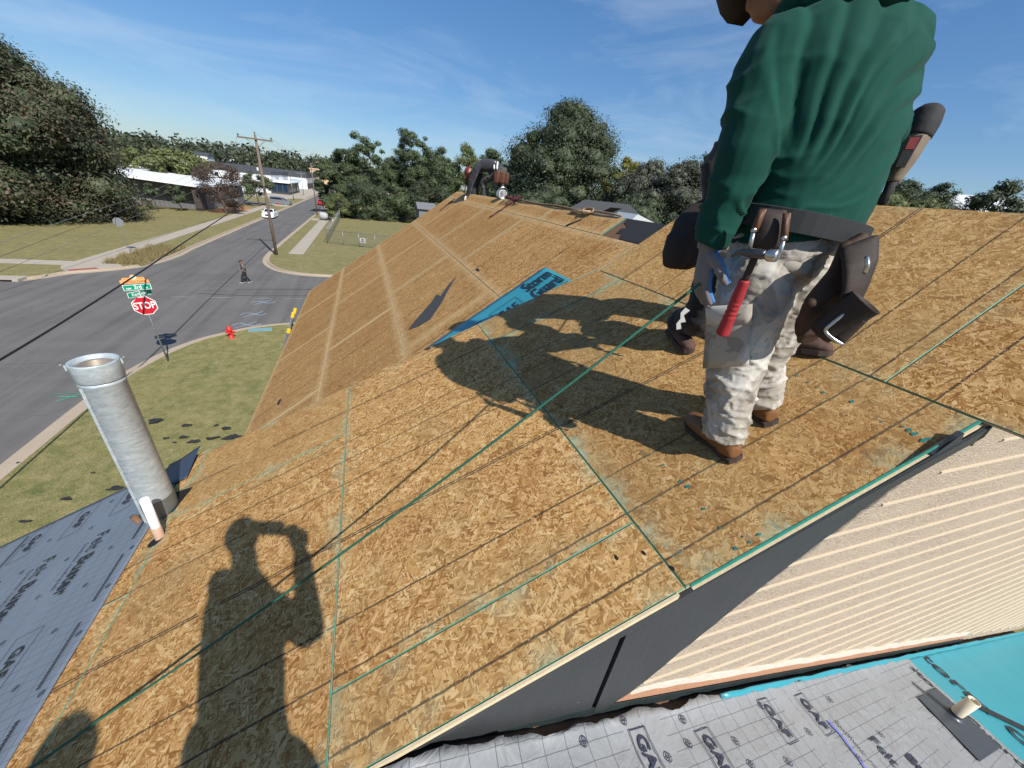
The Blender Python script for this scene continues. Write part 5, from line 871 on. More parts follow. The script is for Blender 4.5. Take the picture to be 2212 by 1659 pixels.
# vehicles
M_CARW = plain('white_car_paint', (.78, .79, .80), .2, var=.02, spec=.6); M_SILV = plain('silver_paint', (.30, .33, .36), .3, .55, var=.04); M_TYRE = plain('tyre', (.015, .015, .016), .8); M_RIM = plain('rim', (.42, .43, .45), .3, .8); M_GLASS = plain('car_glass', (.012, .016, .02), .08, spec=.8); M_LAMP = plain('lamp_lens', (.62, .64, .66), .12, spec=.8); M_GRILL = plain('grille', (.02, .02, .022), .5); M_TAIL = plain('tail_lens', (.35, .01, .01), .2); M_BLUEV = plain('blue_bonnet', (.05, .09, .22), .3, var=.05)
def car(name, x, y, rz, prof, roofp, W, wheels, wr, paint, label, cat, glass, group=None, lamps=None, hood=None):
    """prof: lower body outline (x along the car, z); roofp: cabin outline; widths taper to the roof"""
    o = empty(name, (x, y, .02), label, cat, group); k, s = math.cos(rz), math.sin(rz); T = lambda a, b, z: (x+a*k-b*s, y+a*s+b*k, .02+z)
    def ext(pf, w0, w1, zb, zt, nm, mat, par=o, inset=0.):
        V = []; n = len(pf); mb = MB()
        rows = [(-1, .86), (-1, 1), (1, 1), (1, .86)]
        def wid(z): t = (z-zb)/max(1e-6, zt-zb); return w0+(w1-w0)*min(1, max(0, t))
        A = [T(a, -wid(z), z) for a, z in pf]; B = [T(a, wid(z), z) for a, z in pf]; cx = np.mean([p[0] for p in pf]); cz = np.mean([p[1] for p in pf])
        A2 = [T(cx+(a-cx)*.985, -wid(z)-.02, cz+(z-cz)*.97) for a, z in pf]; B2 = [T(cx+(a-cx)*.985, wid(z)+.02, cz+(z-cz)*.97) for a, z in pf]
        mb.add(A2+A+B+B2, [tuple(range(n-1, -1, -1)), tuple(range(3*n, 4*n))]+[(r*n+i, r*n+(i+1) % n, (r+1)*n+(i+1) % n, (r+1)*n+i) for r in range(3) for i in range(n)]); return mb.build(nm, mat, par)
    zs = [p[1] for p in prof]; body = ext(prof, W, W*.96, min(zs), max(zs), 'body', paint); zr_ = [p[1] for p in roofp]; ext(roofp, W*.93, W*.72, min(zr_), max(zr_), 'cabin', paint)
    for (pts, sd) in glass:
        mb = MB(); zb, zt = min(zr_), max(zr_); wid = lambda z: W*.93+(W*.72-W*.93)*(z-zb)/(zt-zb)
        if sd in ('f', 'r'):
            (a0, z0), (a1, z1) = pts; d = .025 if sd == 'f' else -.025; mb.add([T(a0+d, -wid(z0)*.88, z0+.01), T(a0+d, wid(z0)*.88, z0+.01), T(a1+d, wid(z1)*.86, z1+.01), T(a1+d, -wid(z1)*.86, z1+.01)], [(0, 1, 2, 3), (3, 2, 1, 0)]); mb.build('windscreen' if sd == 'f' else 'rear_window', M_GLASS, o)
        else:
            for sg in (-1, 1): mb = MB(); mb.add([T(a, sg*(wid(z)+.028), z) for a, z in pts], [tuple(range(len(pts)))]); mb.build('side_window', M_GLASS, o)
    for a in wheels:
        for sg in (-1, 1):
            w = MB(); c = T(a, sg*(W-.10), wr); ax = np.array(T(a, sg*(W+1), wr))-np.array(T(a, 0, wr)); w.lathe([(wr*.6, -.1), (wr, -.09), (wr, .09), (wr*.62, .10), (wr*.6, .08)], c, 20, ax); t = w.build('wheel', M_TYRE, o, True); w = MB(); w.lathe([(wr*.62, .085), (wr*.5, .06), (wr*.2, .075), (.001, .08)], c, 14, ax); w.build('rim', M_RIM, t, True)
    xm = max(p[0] for p in prof); xn = min(p[0] for p in prof); lz = lamps
    for sg in (-1, 1):
        m_ = MB(); m_.add([T(xm+.012, sg*W*.9, lz-.09), T(xm+.012, sg*W*.52, lz-.07), T(xm-.01, sg*W*.52, lz+.06), T(xm-.04, sg*W*.92, lz+.07)], [(0, 1, 2, 3), (3, 2, 1, 0)]); m_.build('headlight', M_LAMP, o)
        m_ = MB(); m_.add([T(xn-.012, sg*W*.9, lz-.06), T(xn-.012, sg*W*.6, lz-.06), T(xn-.012, sg*W*.6, lz+.12), T(xn-.012, sg*W*.9, lz+.12)], [(0, 1, 2, 3), (3, 2, 1, 0)]); m_.build('tail_light', M_TAIL, o)
        m_ = MB(); m_.box(T(xm-1.55, sg*(W+.1), max(zs)+.08), (.12, .2, .14), rz); m_.build('mirror', paint, o)
    m_ = MB(); m_.add([T(xm+.014, -W*.46, lz-.22), T(xm+.014, W*.46, lz-.22), T(xm+.014, W*.4, lz+.04), T(xm+.014, -W*.4, lz+.04)], [(0, 1, 2, 3), (3, 2, 1, 0)]); m_.build('grille', M_GRILL, o)
    m_ = MB(); m_.box(T(xm-.02, 0, .26), (.10, W*1.8, .12), rz); m_.build('bumper', M_GRILL if hood else paint, o)
    if hood: m_ = MB(); m_.add([T(a, sg*W*.9, z) for a, z in hood for sg in (-1, 1)], [(0, 1, 3, 2), (2, 3, 1, 0)]); m_.build('bonnet', M_BLUEV, o)
    return o
SED = [(-2.35, .35), (-2.38, .75), (-2.2, .98), (-1.2, 1.0), (.75, .98), (1.9, .86), (2.3, .72), (2.4, .5), (2.36, .28), (1.9, .2), (-1.9, .2)]; SEDR = [(-1.75, .97), (-1.05, 1.40), (-.2, 1.47), (.35, 1.42), (1.15, .95)]
cpx = ground(575, 478); car('sedan', -16.35, 86.4, -math.pi/2, SED, SEDR, .92, (-1.45, 1.45), .34, M_CARW, 'white sedan parked at the kerb facing the crossing', 'car', [([(1.05, 1.02), (.42, 1.40)], 'f'), ([(-1.68, 1.02), (-1.1, 1.37)], 'r'), ([(-1.3, 1.02), (-.95, 1.36), (-.25, 1.41), (.3, 1.37), (.85, 1.0)], 's')], lamps=.66)
VAN = [(-2.25, .35), (-2.3, .8), (-2.25, 1.12), (1.1, 1.12), (1.95, 1.0), (2.3, .8), (2.35, .45), (2.1, .24), (-1.9, .24)]; VANR = [(-2.25, 1.1), (-2.15, 1.78), (-1.9, 1.84), (.15, 1.82), (.5, 1.7), (1.35, 1.1)]
car('van', -19.7, 118.9, -.12, VAN, VANR, .92, (-1.35, 1.45), .33, M_SILV, 'silver window van parked across the driveway mouth', 'van', [([(1.25, 1.16), (.55, 1.66)], 'f'), ([(-2.0, 1.2), (-1.95, 1.66), (.1, 1.68), (.42, 1.6), (.98, 1.2)], 's')], lamps=.82, hood=[(1.25, 1.135), (2.2, .9)])
rc = ground(706, 437); car('red_car', -11.2, 131, math.pi/2, SED, SEDR, .9, (-1.45, 1.45), .34, plain('red_paint', (.45, .03, .04), .3), 'red car half hidden by leaves far down the street', 'car', [([(-1.68, 1.02), (-1.1, 1.37)], 'r'), ([(-1.3, 1.02), (-.95, 1.36), (-.25, 1.41), (.3, 1.37), (.85, 1.0)], 's')], lamps=.66)
# trash heap by the sidewalk: cart under a grey tarp, bags
t0 = np.array([-7.4, 87.4, .13]); hc = empty('trash_cart', t0, 'grey tarp-covered cart standing by the sidewalk at the fence end', 'cart')
V, F = loft([(t0+[0, 0, .25], (1, 0, 0), .62, (0, 1, 0), .6), (t0+[0, 0, .7], (1, 0, 0), .78, (0, 1, 0), .72), (t0+[-.05, 0, 1.1], (1, 0, 0), .74, (0, 1, 0), .66), (t0+[-.1, 0, 1.38], (1, 0, 0), .45, (0, 1, 0), .4), (t0+[-.1, 0, 1.43], (1, 0, 0), .2, (0, 1, 0), .2)], 18, 3)
mk('tarp', np.array(V)+RNG.normal(0, .03, (len(V), 3)), F, plain('grey_tarp', (.36, .36, .37), .7, var=.15), hc, smooth=True)
for dx in (-.45, .45): mb = MB(); mb.lathe([(.001, -.04), (.2, -.04), (.2, .04), (.001, .04)], t0+np.array([dx, -.5, .2]), 14, (1, 0, 0)); mb.build('wheel', M_TYRE, hc)
for i, (dx, dy, s, m, lb) in enumerate(((1.1, .3, .55, M_BLACK, 'black rubbish bag slumped against the tarp-covered cart'), (1.5, -.6, .3, M_WHITE, 'small white bag on the sidewalk by the cart'), (.5, 1.3, .75, M_BLACK, 'tall black bundle standing behind the tarp-covered cart'))):
    c = t0+np.array([dx, dy, 0]); V, F = loft([(c+[0, 0, .0], (1, 0, 0), s*.5, (0, 1, 0), s*.5), (c+[0, 0, s*.4], (1, 0, 0), s*.62, (0, 1, 0), s*.55), (c+[0, 0, s*.85], (1, 0, 0), s*.35, (0, 1, 0), s*.32), (c+[.03, 0, s*1.1], (1, 0, 0), s*.1, (0, 1, 0), s*.1)], 14); tag(mk('rubbish_bag', np.array(V)+RNG.normal(0, .025*s, (len(V), 3)), F, m, smooth=True), lb, 'bag', 'rubbish by the sidewalk')
# ladder leaning on the far eave
lp = np.array([-1.82, 9.5, CZ-3.35]); ft = np.array([-3.6, 9.2, .1]); ld = empty('extension_ladder', ft, 'grey extension ladder with yellow caps rising past the far eave', 'ladder'); d = nz(lp-ft); tpL = lp+d*.45
M_YEL = plain('yellow_plastic', (.80, .50, .02), .45); M_FIB = plain('grey_fibreglass', (.13, .145, .165), .5)
for s in (-.2, .2):
    mb = MB(); mb.tube([ft+[0, s, 0], lp+d*.05+[0, s, 0]], .035, 6); mb.build('outer_rail', M_FIB, ld); mb = MB(); mb.tube([ft+d*2+[0, s*.8, 0], tpL+[0, s*.8, 0]], .026, 6); mb.build('fly_rail', plain('aluminium', (.55, .56, .57), .35, .8) if 'aluminium' not in MATS else MATS['aluminium'], ld)
    mb = MB(); mb.tube([lp-d*.02+[0, s, 0], lp+d*.07+[0, s, 0]], .042, 8); mb.build('rail_cap', M_YEL, ld); mb = MB(); mb.tube([tpL-d*.1+[0, s*.8, 0], tpL+d*.02+[0, s*.8, 0]], .036, 8); mb.build('rail_cap', M_YEL, ld)
for t in np.arange(.3, np.linalg.norm(tpL-ft)-.1, .305): mb = MB(); mb.tube([ft+d*t+[0, -.19, 0], ft+d*t+[0, .19, 0]], .016, 6); mb.build('rung', MATS['aluminium'], ld)
# ================================================================ people
UP = np.array([0, 0, 1.])
def cloth(name, col, var=.12, rough=.85, sc=260., sheen=.2):
    k = NT(name); c = k.coord(); w = k.noise(c, sc, 3, .6); b = k.noise(c, 5., 4); k.set(k.mix(b, tuple(x*(1-var) for x in col), tuple(min(1, x*(1+var)) for x in col)), rough, 0, .15, **{'Sheen Weight': sheen, 'Sheen Roughness': .5}); k.bump(w, .25, .0012); MATS[name] = k.m; return k.m
def camo():
    k = NT('camo_trousers'); c = k.coord(); q = k.map(c, (1, 1, .75)); a = k.noise(q, 9., 3, .5, .6); b = k.noise(q, 14., 3, .5, .4); w = k.noise(k.map(c, (1, 1, 2)), 240., 3)
    col = k.ramp(a, [(0, (.19, .165, .135)), (.42, (.32, .29, .245)), (.52, (.44, .41, .365)), (.60, (.55, .525, .48))], 'CONSTANT'); col = k.mix(k.math('MULTIPLY', k.math('GREATER_THAN', b, .60), .8), col, (.27, .24, .20)); col = k.mix(.25, col, k.ramp(k.noise(c, 3., 5), [(.3, (.27, .235, .19)), (.7, (.50, .47, .42))]))
    k.set(col, .85, 0, .15); k.bump(w, .3, .0015); return k.m
M_SKIN = plain('skin', (.25, .13, .085), .5, var=.1, sc=20); M_CAMO = camo(); M_GREENSH = cloth('green_sweatshirt', (.0040, .050, .036), .28, sheen=.05); M_BOOT = plain('tan_boot_leather', (.175, .078, .028), .55, var=.25, sc=25, bump=.4); M_SOLE = plain('boot_sole', (.05, .035, .03), .8); M_DKBOOT = plain('brown_suede', (.085, .045, .034), .8, var=.25, sc=40)
M_LEATH = plain('dark_leather', (.028, .018, .014), .72, var=.35, sc=12, bump=.5, bd=.004); M_LEATHD = plain('worn_brown_leather', (.05, .024, .013), .75, var=.5, sc=9, bump=.6, bd=.004); M_LEATHB = plain('brown_leather', (.10, .045, .022), .55, var=.3, sc=14, bump=.5, bd=.004); M_WEB = plain('black_webbing', (.018, .019, .021), .7, var=.2, sc=120); M_CHROME = plain('worn_steel', (.5, .5, .5), .3, .9, var=.2); M_GLOVE = cloth('grey_glove', (.17, .15, .15), .25, sc=500); M_GLOVEB = plain('blue_latex', (.05, .17, .42), .45, var=.25, sc=60)
M_DKJEAN = cloth('dark_trousers', (.022, .020, .022), .25); M_DKSHIRT = cloth('dark_hoodie', (.030, .027, .030), .2); M_CAPBR = cloth('brown_cap', (.030, .020, .017), .25); M_MAROON = cloth('maroon_cap', (.16, .012, .022), .2); M_GRJEAN = cloth('grey_jeans', (.070, .066, .060), .2); M_PLAID = None
def plaid():
    k = NT('camo_jacket'); c = k.coord(); a = k.noise(c, 9., 3, .6); k.set(k.ramp(a, [(0, (.03, .028, .026)), (.45, (.12, .10, .085)), (.54, (.30, .26, .22)), (.60, (.05, .045, .04))], 'CONSTANT'), .8, 0, .15); return k.m
def ell(c, ax, rs, n=14):
    """ellipsoid: axes ax (3x3 rows), radii rs"""
    V = []; F = []; m = 9; ax = np.asarray(ax)
    for i in range(m+1):
        t = math.pi*i/m
        for k in range(n): p = 2*math.pi*k/n; V.append(np.asarray(c)+ax[0]*rs[0]*math.sin(t)*math.cos(p)+ax[1]*rs[1]*math.sin(t)*math.sin(p)+ax[2]*rs[2]*math.cos(t))
    for i in range(m):
        for k in range(n): a = i*n+k; b = i*n+(k+1) % n; F.append((a, b, b+n, a+n))
    return V, F
def bez(P, n=5): return arc3(P, n)
def lim(P, r, n=12, k=4):
    Q = arc3(P, k); t = np.linspace(0, len(P)-1, len(Q)); return limb(Q, np.interp(t, range(len(P)), r), n)
def hand_shapes(wr, tip, pn, curl=.6, s=1., side=1):
    """palm and five fingers from the wrist toward tip; pn = palm normal (fingers curl toward it)"""
    wr = np.asarray(wr); d = nz(np.asarray(tip)-wr); pn = nz(pn-(pn@d)*d); u = np.cross(d, pn)*side; S = []
    S.append(loft([(wr-d*.02*s, u, .026*s, pn, .021*s), (wr+d*.03*s, u, .036*s, pn, .019*s), (wr+d*.075*s, u, .043*s, pn, .017*s), (wr+d*.098*s, u, .041*s, pn, .014*s)], 14))
    for i, (off, L, sp) in enumerate(((-.030, .070, -.06), (-.010, .080, -.02), (.010, .075, .02), (.029, .060, .06))):
        p = wr+d*.088*s+u*off*s; dd = nz(d+u*sp); P = [p]; a = 0
        for j, seg in enumerate((.45, .32, .26)):
            a += curl*(.55, .75, .5)[j]; P.append(P[-1]+(dd*math.cos(a)+pn*math.sin(a))*L*seg*s)
        S.append(lim(P, [.0105*s, .0098*s, .0092*s, .0075*s], 10, 3))
    p = wr+d*.028*s-u*.030*s; P = [p, p+nz(-u*.8+d*.7+pn*.35)*.034*s, p+nz(-u*.8+d*.7+pn*.35)*.034*s+nz(-u*.25+d+pn*.5)*.032*s, p+nz(-u*.8+d*.7+pn*.35)*.034*s+nz(-u*.1+d+pn*.7)*.056*s]; S.append(lim(P, [.015*s, .0125*s, .011*s, .0085*s], 10, 3)); return S
def head_shapes(c, F, s=1., up=UP, neck=None):
    F = nz(F); up = nz(up-(up@F)*F); L = np.cross(up, F); A = np.array([L, F, up]); c = np.asarray(c); S = [ell(c+up*.025*s-F*.005*s, A, (.076*s, .094*s, .10*s)), ell(c+F*.025*s-up*.04*s, A, (.060*s, .066*s, .078*s)), ell(c+F*.045*s-up*.088*s, A, (.034*s, .034*s, .026*s))]
    S.append(lim([c+F*.088*s+up*.012*s, c+F*.104*s-up*.018*s, c+F*.108*s-up*.034*s, c+F*.088*s-up*.042*s], [.009*s, .012*s, .016*s, .012*s], 8, 2))
    for sd in (-1, 1): S.append(ell(c+L*sd*.077*s-F*.008*s-up*.012*s, np.array([L, nz(F+up*.2), up]), (.010*s, .019*s, .030*s), 8)); S.append(ell(c+L*sd*.03*s+F*.084*s+up*.024*s, A, (.022*s, .012*s, .008*s), 8))
    S.append(ell(c+F*.092*s-up*.066*s, A, (.024*s, .010*s, .006*s), 8)); S.append(ell(c+F*.090*s-up*.078*s, A, (.020*s, .010*s, .006*s), 8))
    if neck is not None: S.append(lim([c-up*.04*s-F*.01*s, (c+neck)/2-up*.02*s, np.asarray(neck)-up*.03*s], [.058*s, .056*s, .064*s], 12, 2))
    return S
def boot(name, heel, toe, up, parent, leather, s=1., high=.13, laces=True):
    """boot with its sole: heel/toe are ground points of the sole"""
    heel, toe = np.asarray(heel, float), np.asarray(toe, float); d = nz(toe-heel); up = nz(up-(up@d)*d); u = np.cross(d, up); L = np.linalg.norm(toe-heel); P = lambda t, h: heel+d*L*t+up*h
    up_ = [loft([(P(.02, .045), u, .030*s, up, .028*s), (P(.14, .05), u, .037*s, up, .040*s), (P(.36, .05), u, .040*s, up, .042*s), (P(.60, .044), u, .047*s, up, .036*s), (P(.82, .04), u, .046*s, up, .032*s), (P(.95, .036), u, .034*s, up, .025*s), (P(1.0, .034), u, .012*s, up, .012*s)], 16), lim([P(.17, .03), P(.19, .08), P(.20, high)], [.042*s, .043*s, .047*s], 14, 3)]
    o = fuse(name, up_, .007, leather, parent, 5)
    mb = MB(); out = [(0, 0), (.02, .031), (.2, .036), (.4, .034), (.62, .050), (.85, .048), (.97, .03), (1.02, 0)]; pl = [(t, w) for t, w in out]+[(t, -w) for t, w in out[-2:0:-1]]
    mb.prism(pl, lambda t, w: P(t, 0)+u*w*s, lambda t, w: P(t, .024)+u*w*s); mb.build('sole', M_SOLE, o)
    if laces:
        for i in range(3): mb = MB(); t = .40+.09*i; mb.tube([P(t, .088-.008*i)-u*.03, P(t+.02, .098-.010*i), P(t+.01, .088-.008*i)+u*.03], .0035, 6); mb.build('lace', M_SOLE, o)
    return o
def fold_noise(co, f, amp, z=1., seed=0.):
    out = np.empty(len(co))
    for i, (x, y, zz) in enumerate(co): v = mnoise.noise((x*f+seed, y*f, zz*f*z)); w = mnoise.noise((x*f*2.1+7+v, y*f*2.1, zz*f*z*2.1+seed)); out[i] = amp*(1.5*max(0., 1-abs(v)*4.)**2-.25+.5*v+.25*w)
    return out
def person(label, J, F, mats, fv=.014, s=1., cap=None, group=None, shirt_d=None, trouser_d=None, hands='bare', bulk_=1., sleeve=(.078, .066, .062, .05), leg=(.105, .088, .080, .075), feet=None, head_up=UP, headF=None, brim=1.):
    """J: joints in metres; mats: shirt, trousers, boots, skin. Body, shirt and trousers are each one continuous surface."""
    J = {k: np.asarray(v, float) for k, v in J.items()}; F = nz(F); base = (J['an_l']+J['an_r'])/2; base[2] = min(J['an_l'][2], J['an_r'][2])-.09
    o = empty('person', base, label, 'person', group); S = nz(J['sh_r']-J['sh_l']); Sh = nz(J['hip_r']-J['hip_l'])
    body = head_shapes(J['head'], headF if headF is not None else F, s, head_up, J['neck'])
    tor = [(J['pel'], Sh, .13*s, None, .09*s), (J['waist'], S, .125*s, None, .085*s), (J['chest'], S, .16*s, None, .10*s), (J['neck']-UP*.05*s, S, .10*s, None, .07*s)]
    def dep(sv, i, arr): t = nz(arr[min(i+1, len(arr)-1)][0]-arr[max(i-1, 0)][0]); return np.cross(t, sv)
    body.append(loft([(c, sv, a, dep(sv, i, tor), b) for i, (c, sv, a, _, b) in enumerate(tor)], 16))
    for q in 'lr':
        body.append(lim([J['sh_'+q], J['el_'+q], J['wr_'+q]], [.05*s, .040*s, .027*s], 10)); body.append(lim([J['hip_'+q], J['kn_'+q], J['an_'+q]], [.078*s, .055*s, .038*s], 10)); body.append(lim([J['chest'], J['sh_'+q]], [.09*s, .055*s], 10, 2))
        if hands == 'bare': body += hand_shapes(J['wr_'+q], J['ha_'+q], J.get('pn_'+q, F*.4+(S if q == 'l' else -S)), J.get('curl_'+q, np.array(.5)) if not isinstance(J.get('curl_'+q), np.ndarray) else float(J['curl_'+q]), s, 1 if q == 'r' else -1)
    fuse('body', body, .0085 if fv < .012 else .011, mats['skin'], o, 3)
    b = bulk_*s
    secs = J.get('shirt_secs'); hem = J['pel']+(J['waist']-J['pel'])*J.get('hem', np.array(.15))
    tor = [(hem, Sh, .178*b, .128*b), (J['waist'], S, .182*b, .135*b), (J['waist']*.5+J['chest']*.5, S, .195*b, .145*b), (J['chest'], S, .205*b, .142*b), (J['chest']*.35+J['neck']*.65-UP*.02*s, S, .185*b, .115*b), (J['neck']-UP*.01*s, S, .085*b, .078*b)]
    arr = [(c, 0) for c, *_ in tor]; sh = [loft([(c, sv, a, dep(sv, i, arr), d) for i, (c, sv, a, d) in enumerate(tor)], 28, 2.3)]
    for q in 'lr':
        m1 = (J['sh_'+q]+J['el_'+q])/2; m2 = (J['el_'+q]+J['wr_'+q])/2; sh.append(lim([J['chest']*.55+J['sh_'+q]*.45+UP*.03, J['sh_'+q], m1, J['el_'+q], m2, J['wr_'+q]], [.095*b, sleeve[0]*s*1.12, sleeve[0]*s, sleeve[1]*s, sleeve[2]*s, sleeve[3]*s], 16, 3))
    so_ = fuse('shirt', sh, fv, mats['shirt'], o, 6, shirt_d)
    hp = [(J['pel']+UP*.10*s, Sh, .160*b, .118*b), (J['pel'], Sh, .172*b, .128*b), (J['pel']-UP*.09*s, Sh, .160*b, .118*b), (J['pel']-UP*.15*s, Sh, .11*b, .085*b)]; arr = [(c, 0) for c, *_ in hp]
    tr = [loft([(c, sv, a, np.cross(UP, sv), d) for i, (c, sv, a, d) in enumerate(hp)], 24)]
    for q in 'lr': 
        m1 = (J['hip_'+q]+J['kn_'+q])/2; m2 = (J['kn_'+q]+J['an_'+q])/2; tr.append(lim([J['hip_'+q]+UP*.04, J['hip_'+q], m1, J['kn_'+q], m2, J['an_'+q]-UP*.01], [leg[0]*s*.95, leg[0]*s*1.05, leg[0]*s, leg[1]*s, leg[2]*s, leg[3]*s], 18, 3))
    fuse('trousers', tr, fv, mats['trousers'], o, 5, trouser_d)
    for q in 'lr':
        if 'heel_'+q in J: boot('boot', J['heel_'+q], J['toe_'+q], J.get('bup', UP), o, mats['boots'], s)
        else:
            d = F; boot('boot', J['an_'+q]-d*.07*s-UP*.085, J['an_'+q]+d*.20*s-UP*.085, J.get('bup', UP), o, mats['boots'], s)
    if cap:
        hF = nz(headF if headF is not None else F); u = nz(head_up-(head_up@hF)*hF); L = np.cross(u, hF); c = J['head']; A = np.array([L, hF, u])
        cp = [ell(c+u*.045*s, A, (.086*s, .104*s, .088*s))]
        co = fuse('cap', cp, .010, cap, o, 3, lambda co, no: np.where((co-c)@u < .03*s, -.012, 0.))
        V = []; n = 13; mb = MB()
        for lay, dz in ((0, .0), (1, -.004)):
            for i in range(n):
                t = math.pi*(i/(n-1)); w = .078*s*math.cos(t)*(1+.25*(brim-1)); V.append(c+u*(.040*s+dz-.3*w*w/.08)+L*w+hF*(.080*s*math.sqrt(max(0, 1-(w/.09/s)**2)))); V.append(c+u*(.030*s+dz-1.2*w*w/.08)+L*w*1.05+hF*((.095+.085*brim*math.sin(t)**.7)*s))
        F_ = []
        for i in range(n-1): a = 2*i; F_ += [(a, a+2, a+3, a+1), (2*n+a, 2*n+a+1, 2*n+a+3, 2*n+a+2), (a+1, a+3, 2*n+a+3, 2*n+a+1)]
        mk('brim', V, F_, cap, co, smooth=True)
    return o, J, S
def at(px, py, hd): return along(px, py, hd)
def footA(px, py, h=.0): s, y = pixA(px, py); return PA(s, y, h+.003)
# ---------------------------------------------------------------- the worker in the green sweatshirt
F1 = nz([-.10, 1, 0])
h_l, t_l = footA(1592, 1000), footA(1512, 930); t_l = h_l+nz(t_l-h_l)*.29; h_r, t_r = footA(1668, 922), footA(1600, 862); t_r = h_r+nz(t_r-h_r)*.29
J1 = dict(neck=at(1798, 2, 1.64), head=at(1716, -66, 1.64), chest=at(1800, 170, 1.62), waist=at(1745, 415, 1.60), pel=at(1705, 520, 1.58), sh_l=at(1672, 130, 1.52), el_l=at(1606, 335, 1.42), wr_l=at(1532, 530, 1.42), ha_l=at(1505, 650, 1.41), sh_r=at(1915, 105, 1.76), el_r=at(1885, 300, 1.84), wr_r=at(1850, 420, 1.98), ha_r=at(1830, 470, 2.05),
          hip_l=at(1640, 585, 1.52), kn_l=at(1588, 790, 1.52), an_l=h_l+nz(t_l-h_l)*.07+nA*.10, hip_r=at(1735, 575, 1.64), kn_r=at(1642, 765, 1.68), an_r=h_r+nz(t_r-h_r)*.07+nA*.10, heel_l=h_l, toe_l=t_l, heel_r=h_r, toe_r=t_r, bup=nA, hem=.02)
S1 = nz(J1['sh_r']-J1['sh_l']); bk = -F1; fc = J1['waist']-S1*.19-UP*.04
def shirt1(co, no):
    r = co-fc; u = r@S1; w = r[:, 2]; ph = np.arctan2(w, u); d = np.hypot(u, w); back = np.clip(no@bk*1.6+.25, 0, 1); ph = ph+.22*(d-.3)+.05*np.sin(d*14)+.06*np.sin(u*9+w*5)
    f = np.zeros(len(co))
    for p, sg, a in ((.36, .03, .004), (.52, .03, .006), (.70, .026, .009), (.84, .034, .014), (1.02, .022, .011), (1.15, .034, .013), (1.30, .026, .008), (1.45, .03, .007), (1.62, .03, .005)):
        f += -a*np.exp(-((ph-p)/sg)**2)+a*.75*np.exp(-((ph-p-2.1*sg)/(1.4*sg))**2)
    f *= back*np.clip((d-.13)/.12, 0, 1)*np.clip((.78-d)/.25, 0, 1)*.75
    el = np.exp(-np.minimum(np.linalg.norm(co-J1['el_l'], axis=1), np.linalg.norm(co-J1['el_r'], axis=1))**2/.02); wr = np.exp(-np.linalg.norm(co-J1['wr_l'], axis=1)**2/.012)
    hemf = np.exp(-((co[:, 2]-J1['pel'][2]-.06)/.05)**2)
    return f+fold_noise(co, 4.5, .007, 1.2)*(1-.75*back)+fold_noise(co, 6.5, .009, 1.5, 5.)*np.clip(el+wr, 0, 1)+hemf*fold_noise(co, 6., .008, 2.5, 9.)
def trou1(co, no):
    low = np.clip((J1['kn_l'][2]-co[:, 2]+.1)/.2, 0, 1); return fold_noise(co, 8., .0055, 2.0, 2.)*(.55+.9*low)+fold_noise(co, 17., .003, 2.4, 3.)
w1, J1, _ = person('worker in a green sweatshirt and pale camouflage trousers holding the green rope', J1, F1, dict(shirt=M_GREENSH, trousers=M_CAMO, boots=M_BOOT, skin=M_SKIN), fv=.0062, cap=M_CAPBR, hands='glove', shirt_d=shirt1, trouser_d=trou1, bulk_=1.10, sleeve=(.086, .078, .066, .050), leg=(.112, .094, .080, .074), headF=nz([-.68, .73, .02]), brim=1.5)
# hood folded at the nape, gloves with blue palms
nk = J1['neck']; fuse('hood', [lim([nk-S1*.11+bk*.03-UP*.0, nk-S1*.08+bk*.10+UP*.01, nk+bk*.135-UP*.005, nk+S1*.08+bk*.10+UP*.01, nk+S1*.11+bk*.03+UP*.0], [.035, .045, .05, .045, .035], 12, 4), lim([nk-S1*.09+F1*.05+UP*.0, nk-S1*.11, nk+bk*.08+UP*.03, nk+S1*.11, nk+S1*.09+F1*.05], [.03, .035, .04, .035, .03], 12, 4)], .009, M_GREENSH, w1, 6, lambda co, no: fold_noise(co, 9., .006, 1.))
hd = nz(J1['ha_l']-J1['wr_l']); pnl = nz(nz([.80, -.35, 0])-(nz([.80, -.35, 0])@hd)*hd)
gl = fuse('glove', hand_shapes(J1['wr_l'], J1['ha_l'], pnl, .34, 1.18, -1)+[lim([J1['wr_l']-hd*.06, J1['wr_l']+hd*.01], [.038, .036], 12, 2)], .0045, M_GLOVE, w1, 3)
fuse('glove_palm', [(np.array(V)+pnl*.007, F) for V, F in hand_shapes(J1['wr_l'], J1['ha_l'], pnl, .36, 1.15, -1)], .0045, M_GLOVEB, gl, 3)
hr_ = nz(J1['ha_r']-J1['wr_r']); fuse('glove', hand_shapes(J1['wr_r'], J1['ha_r'], nz([-.3, .2, -.9]), .8, 1.1, 1), .006, M_GLOVE, w1, 3)
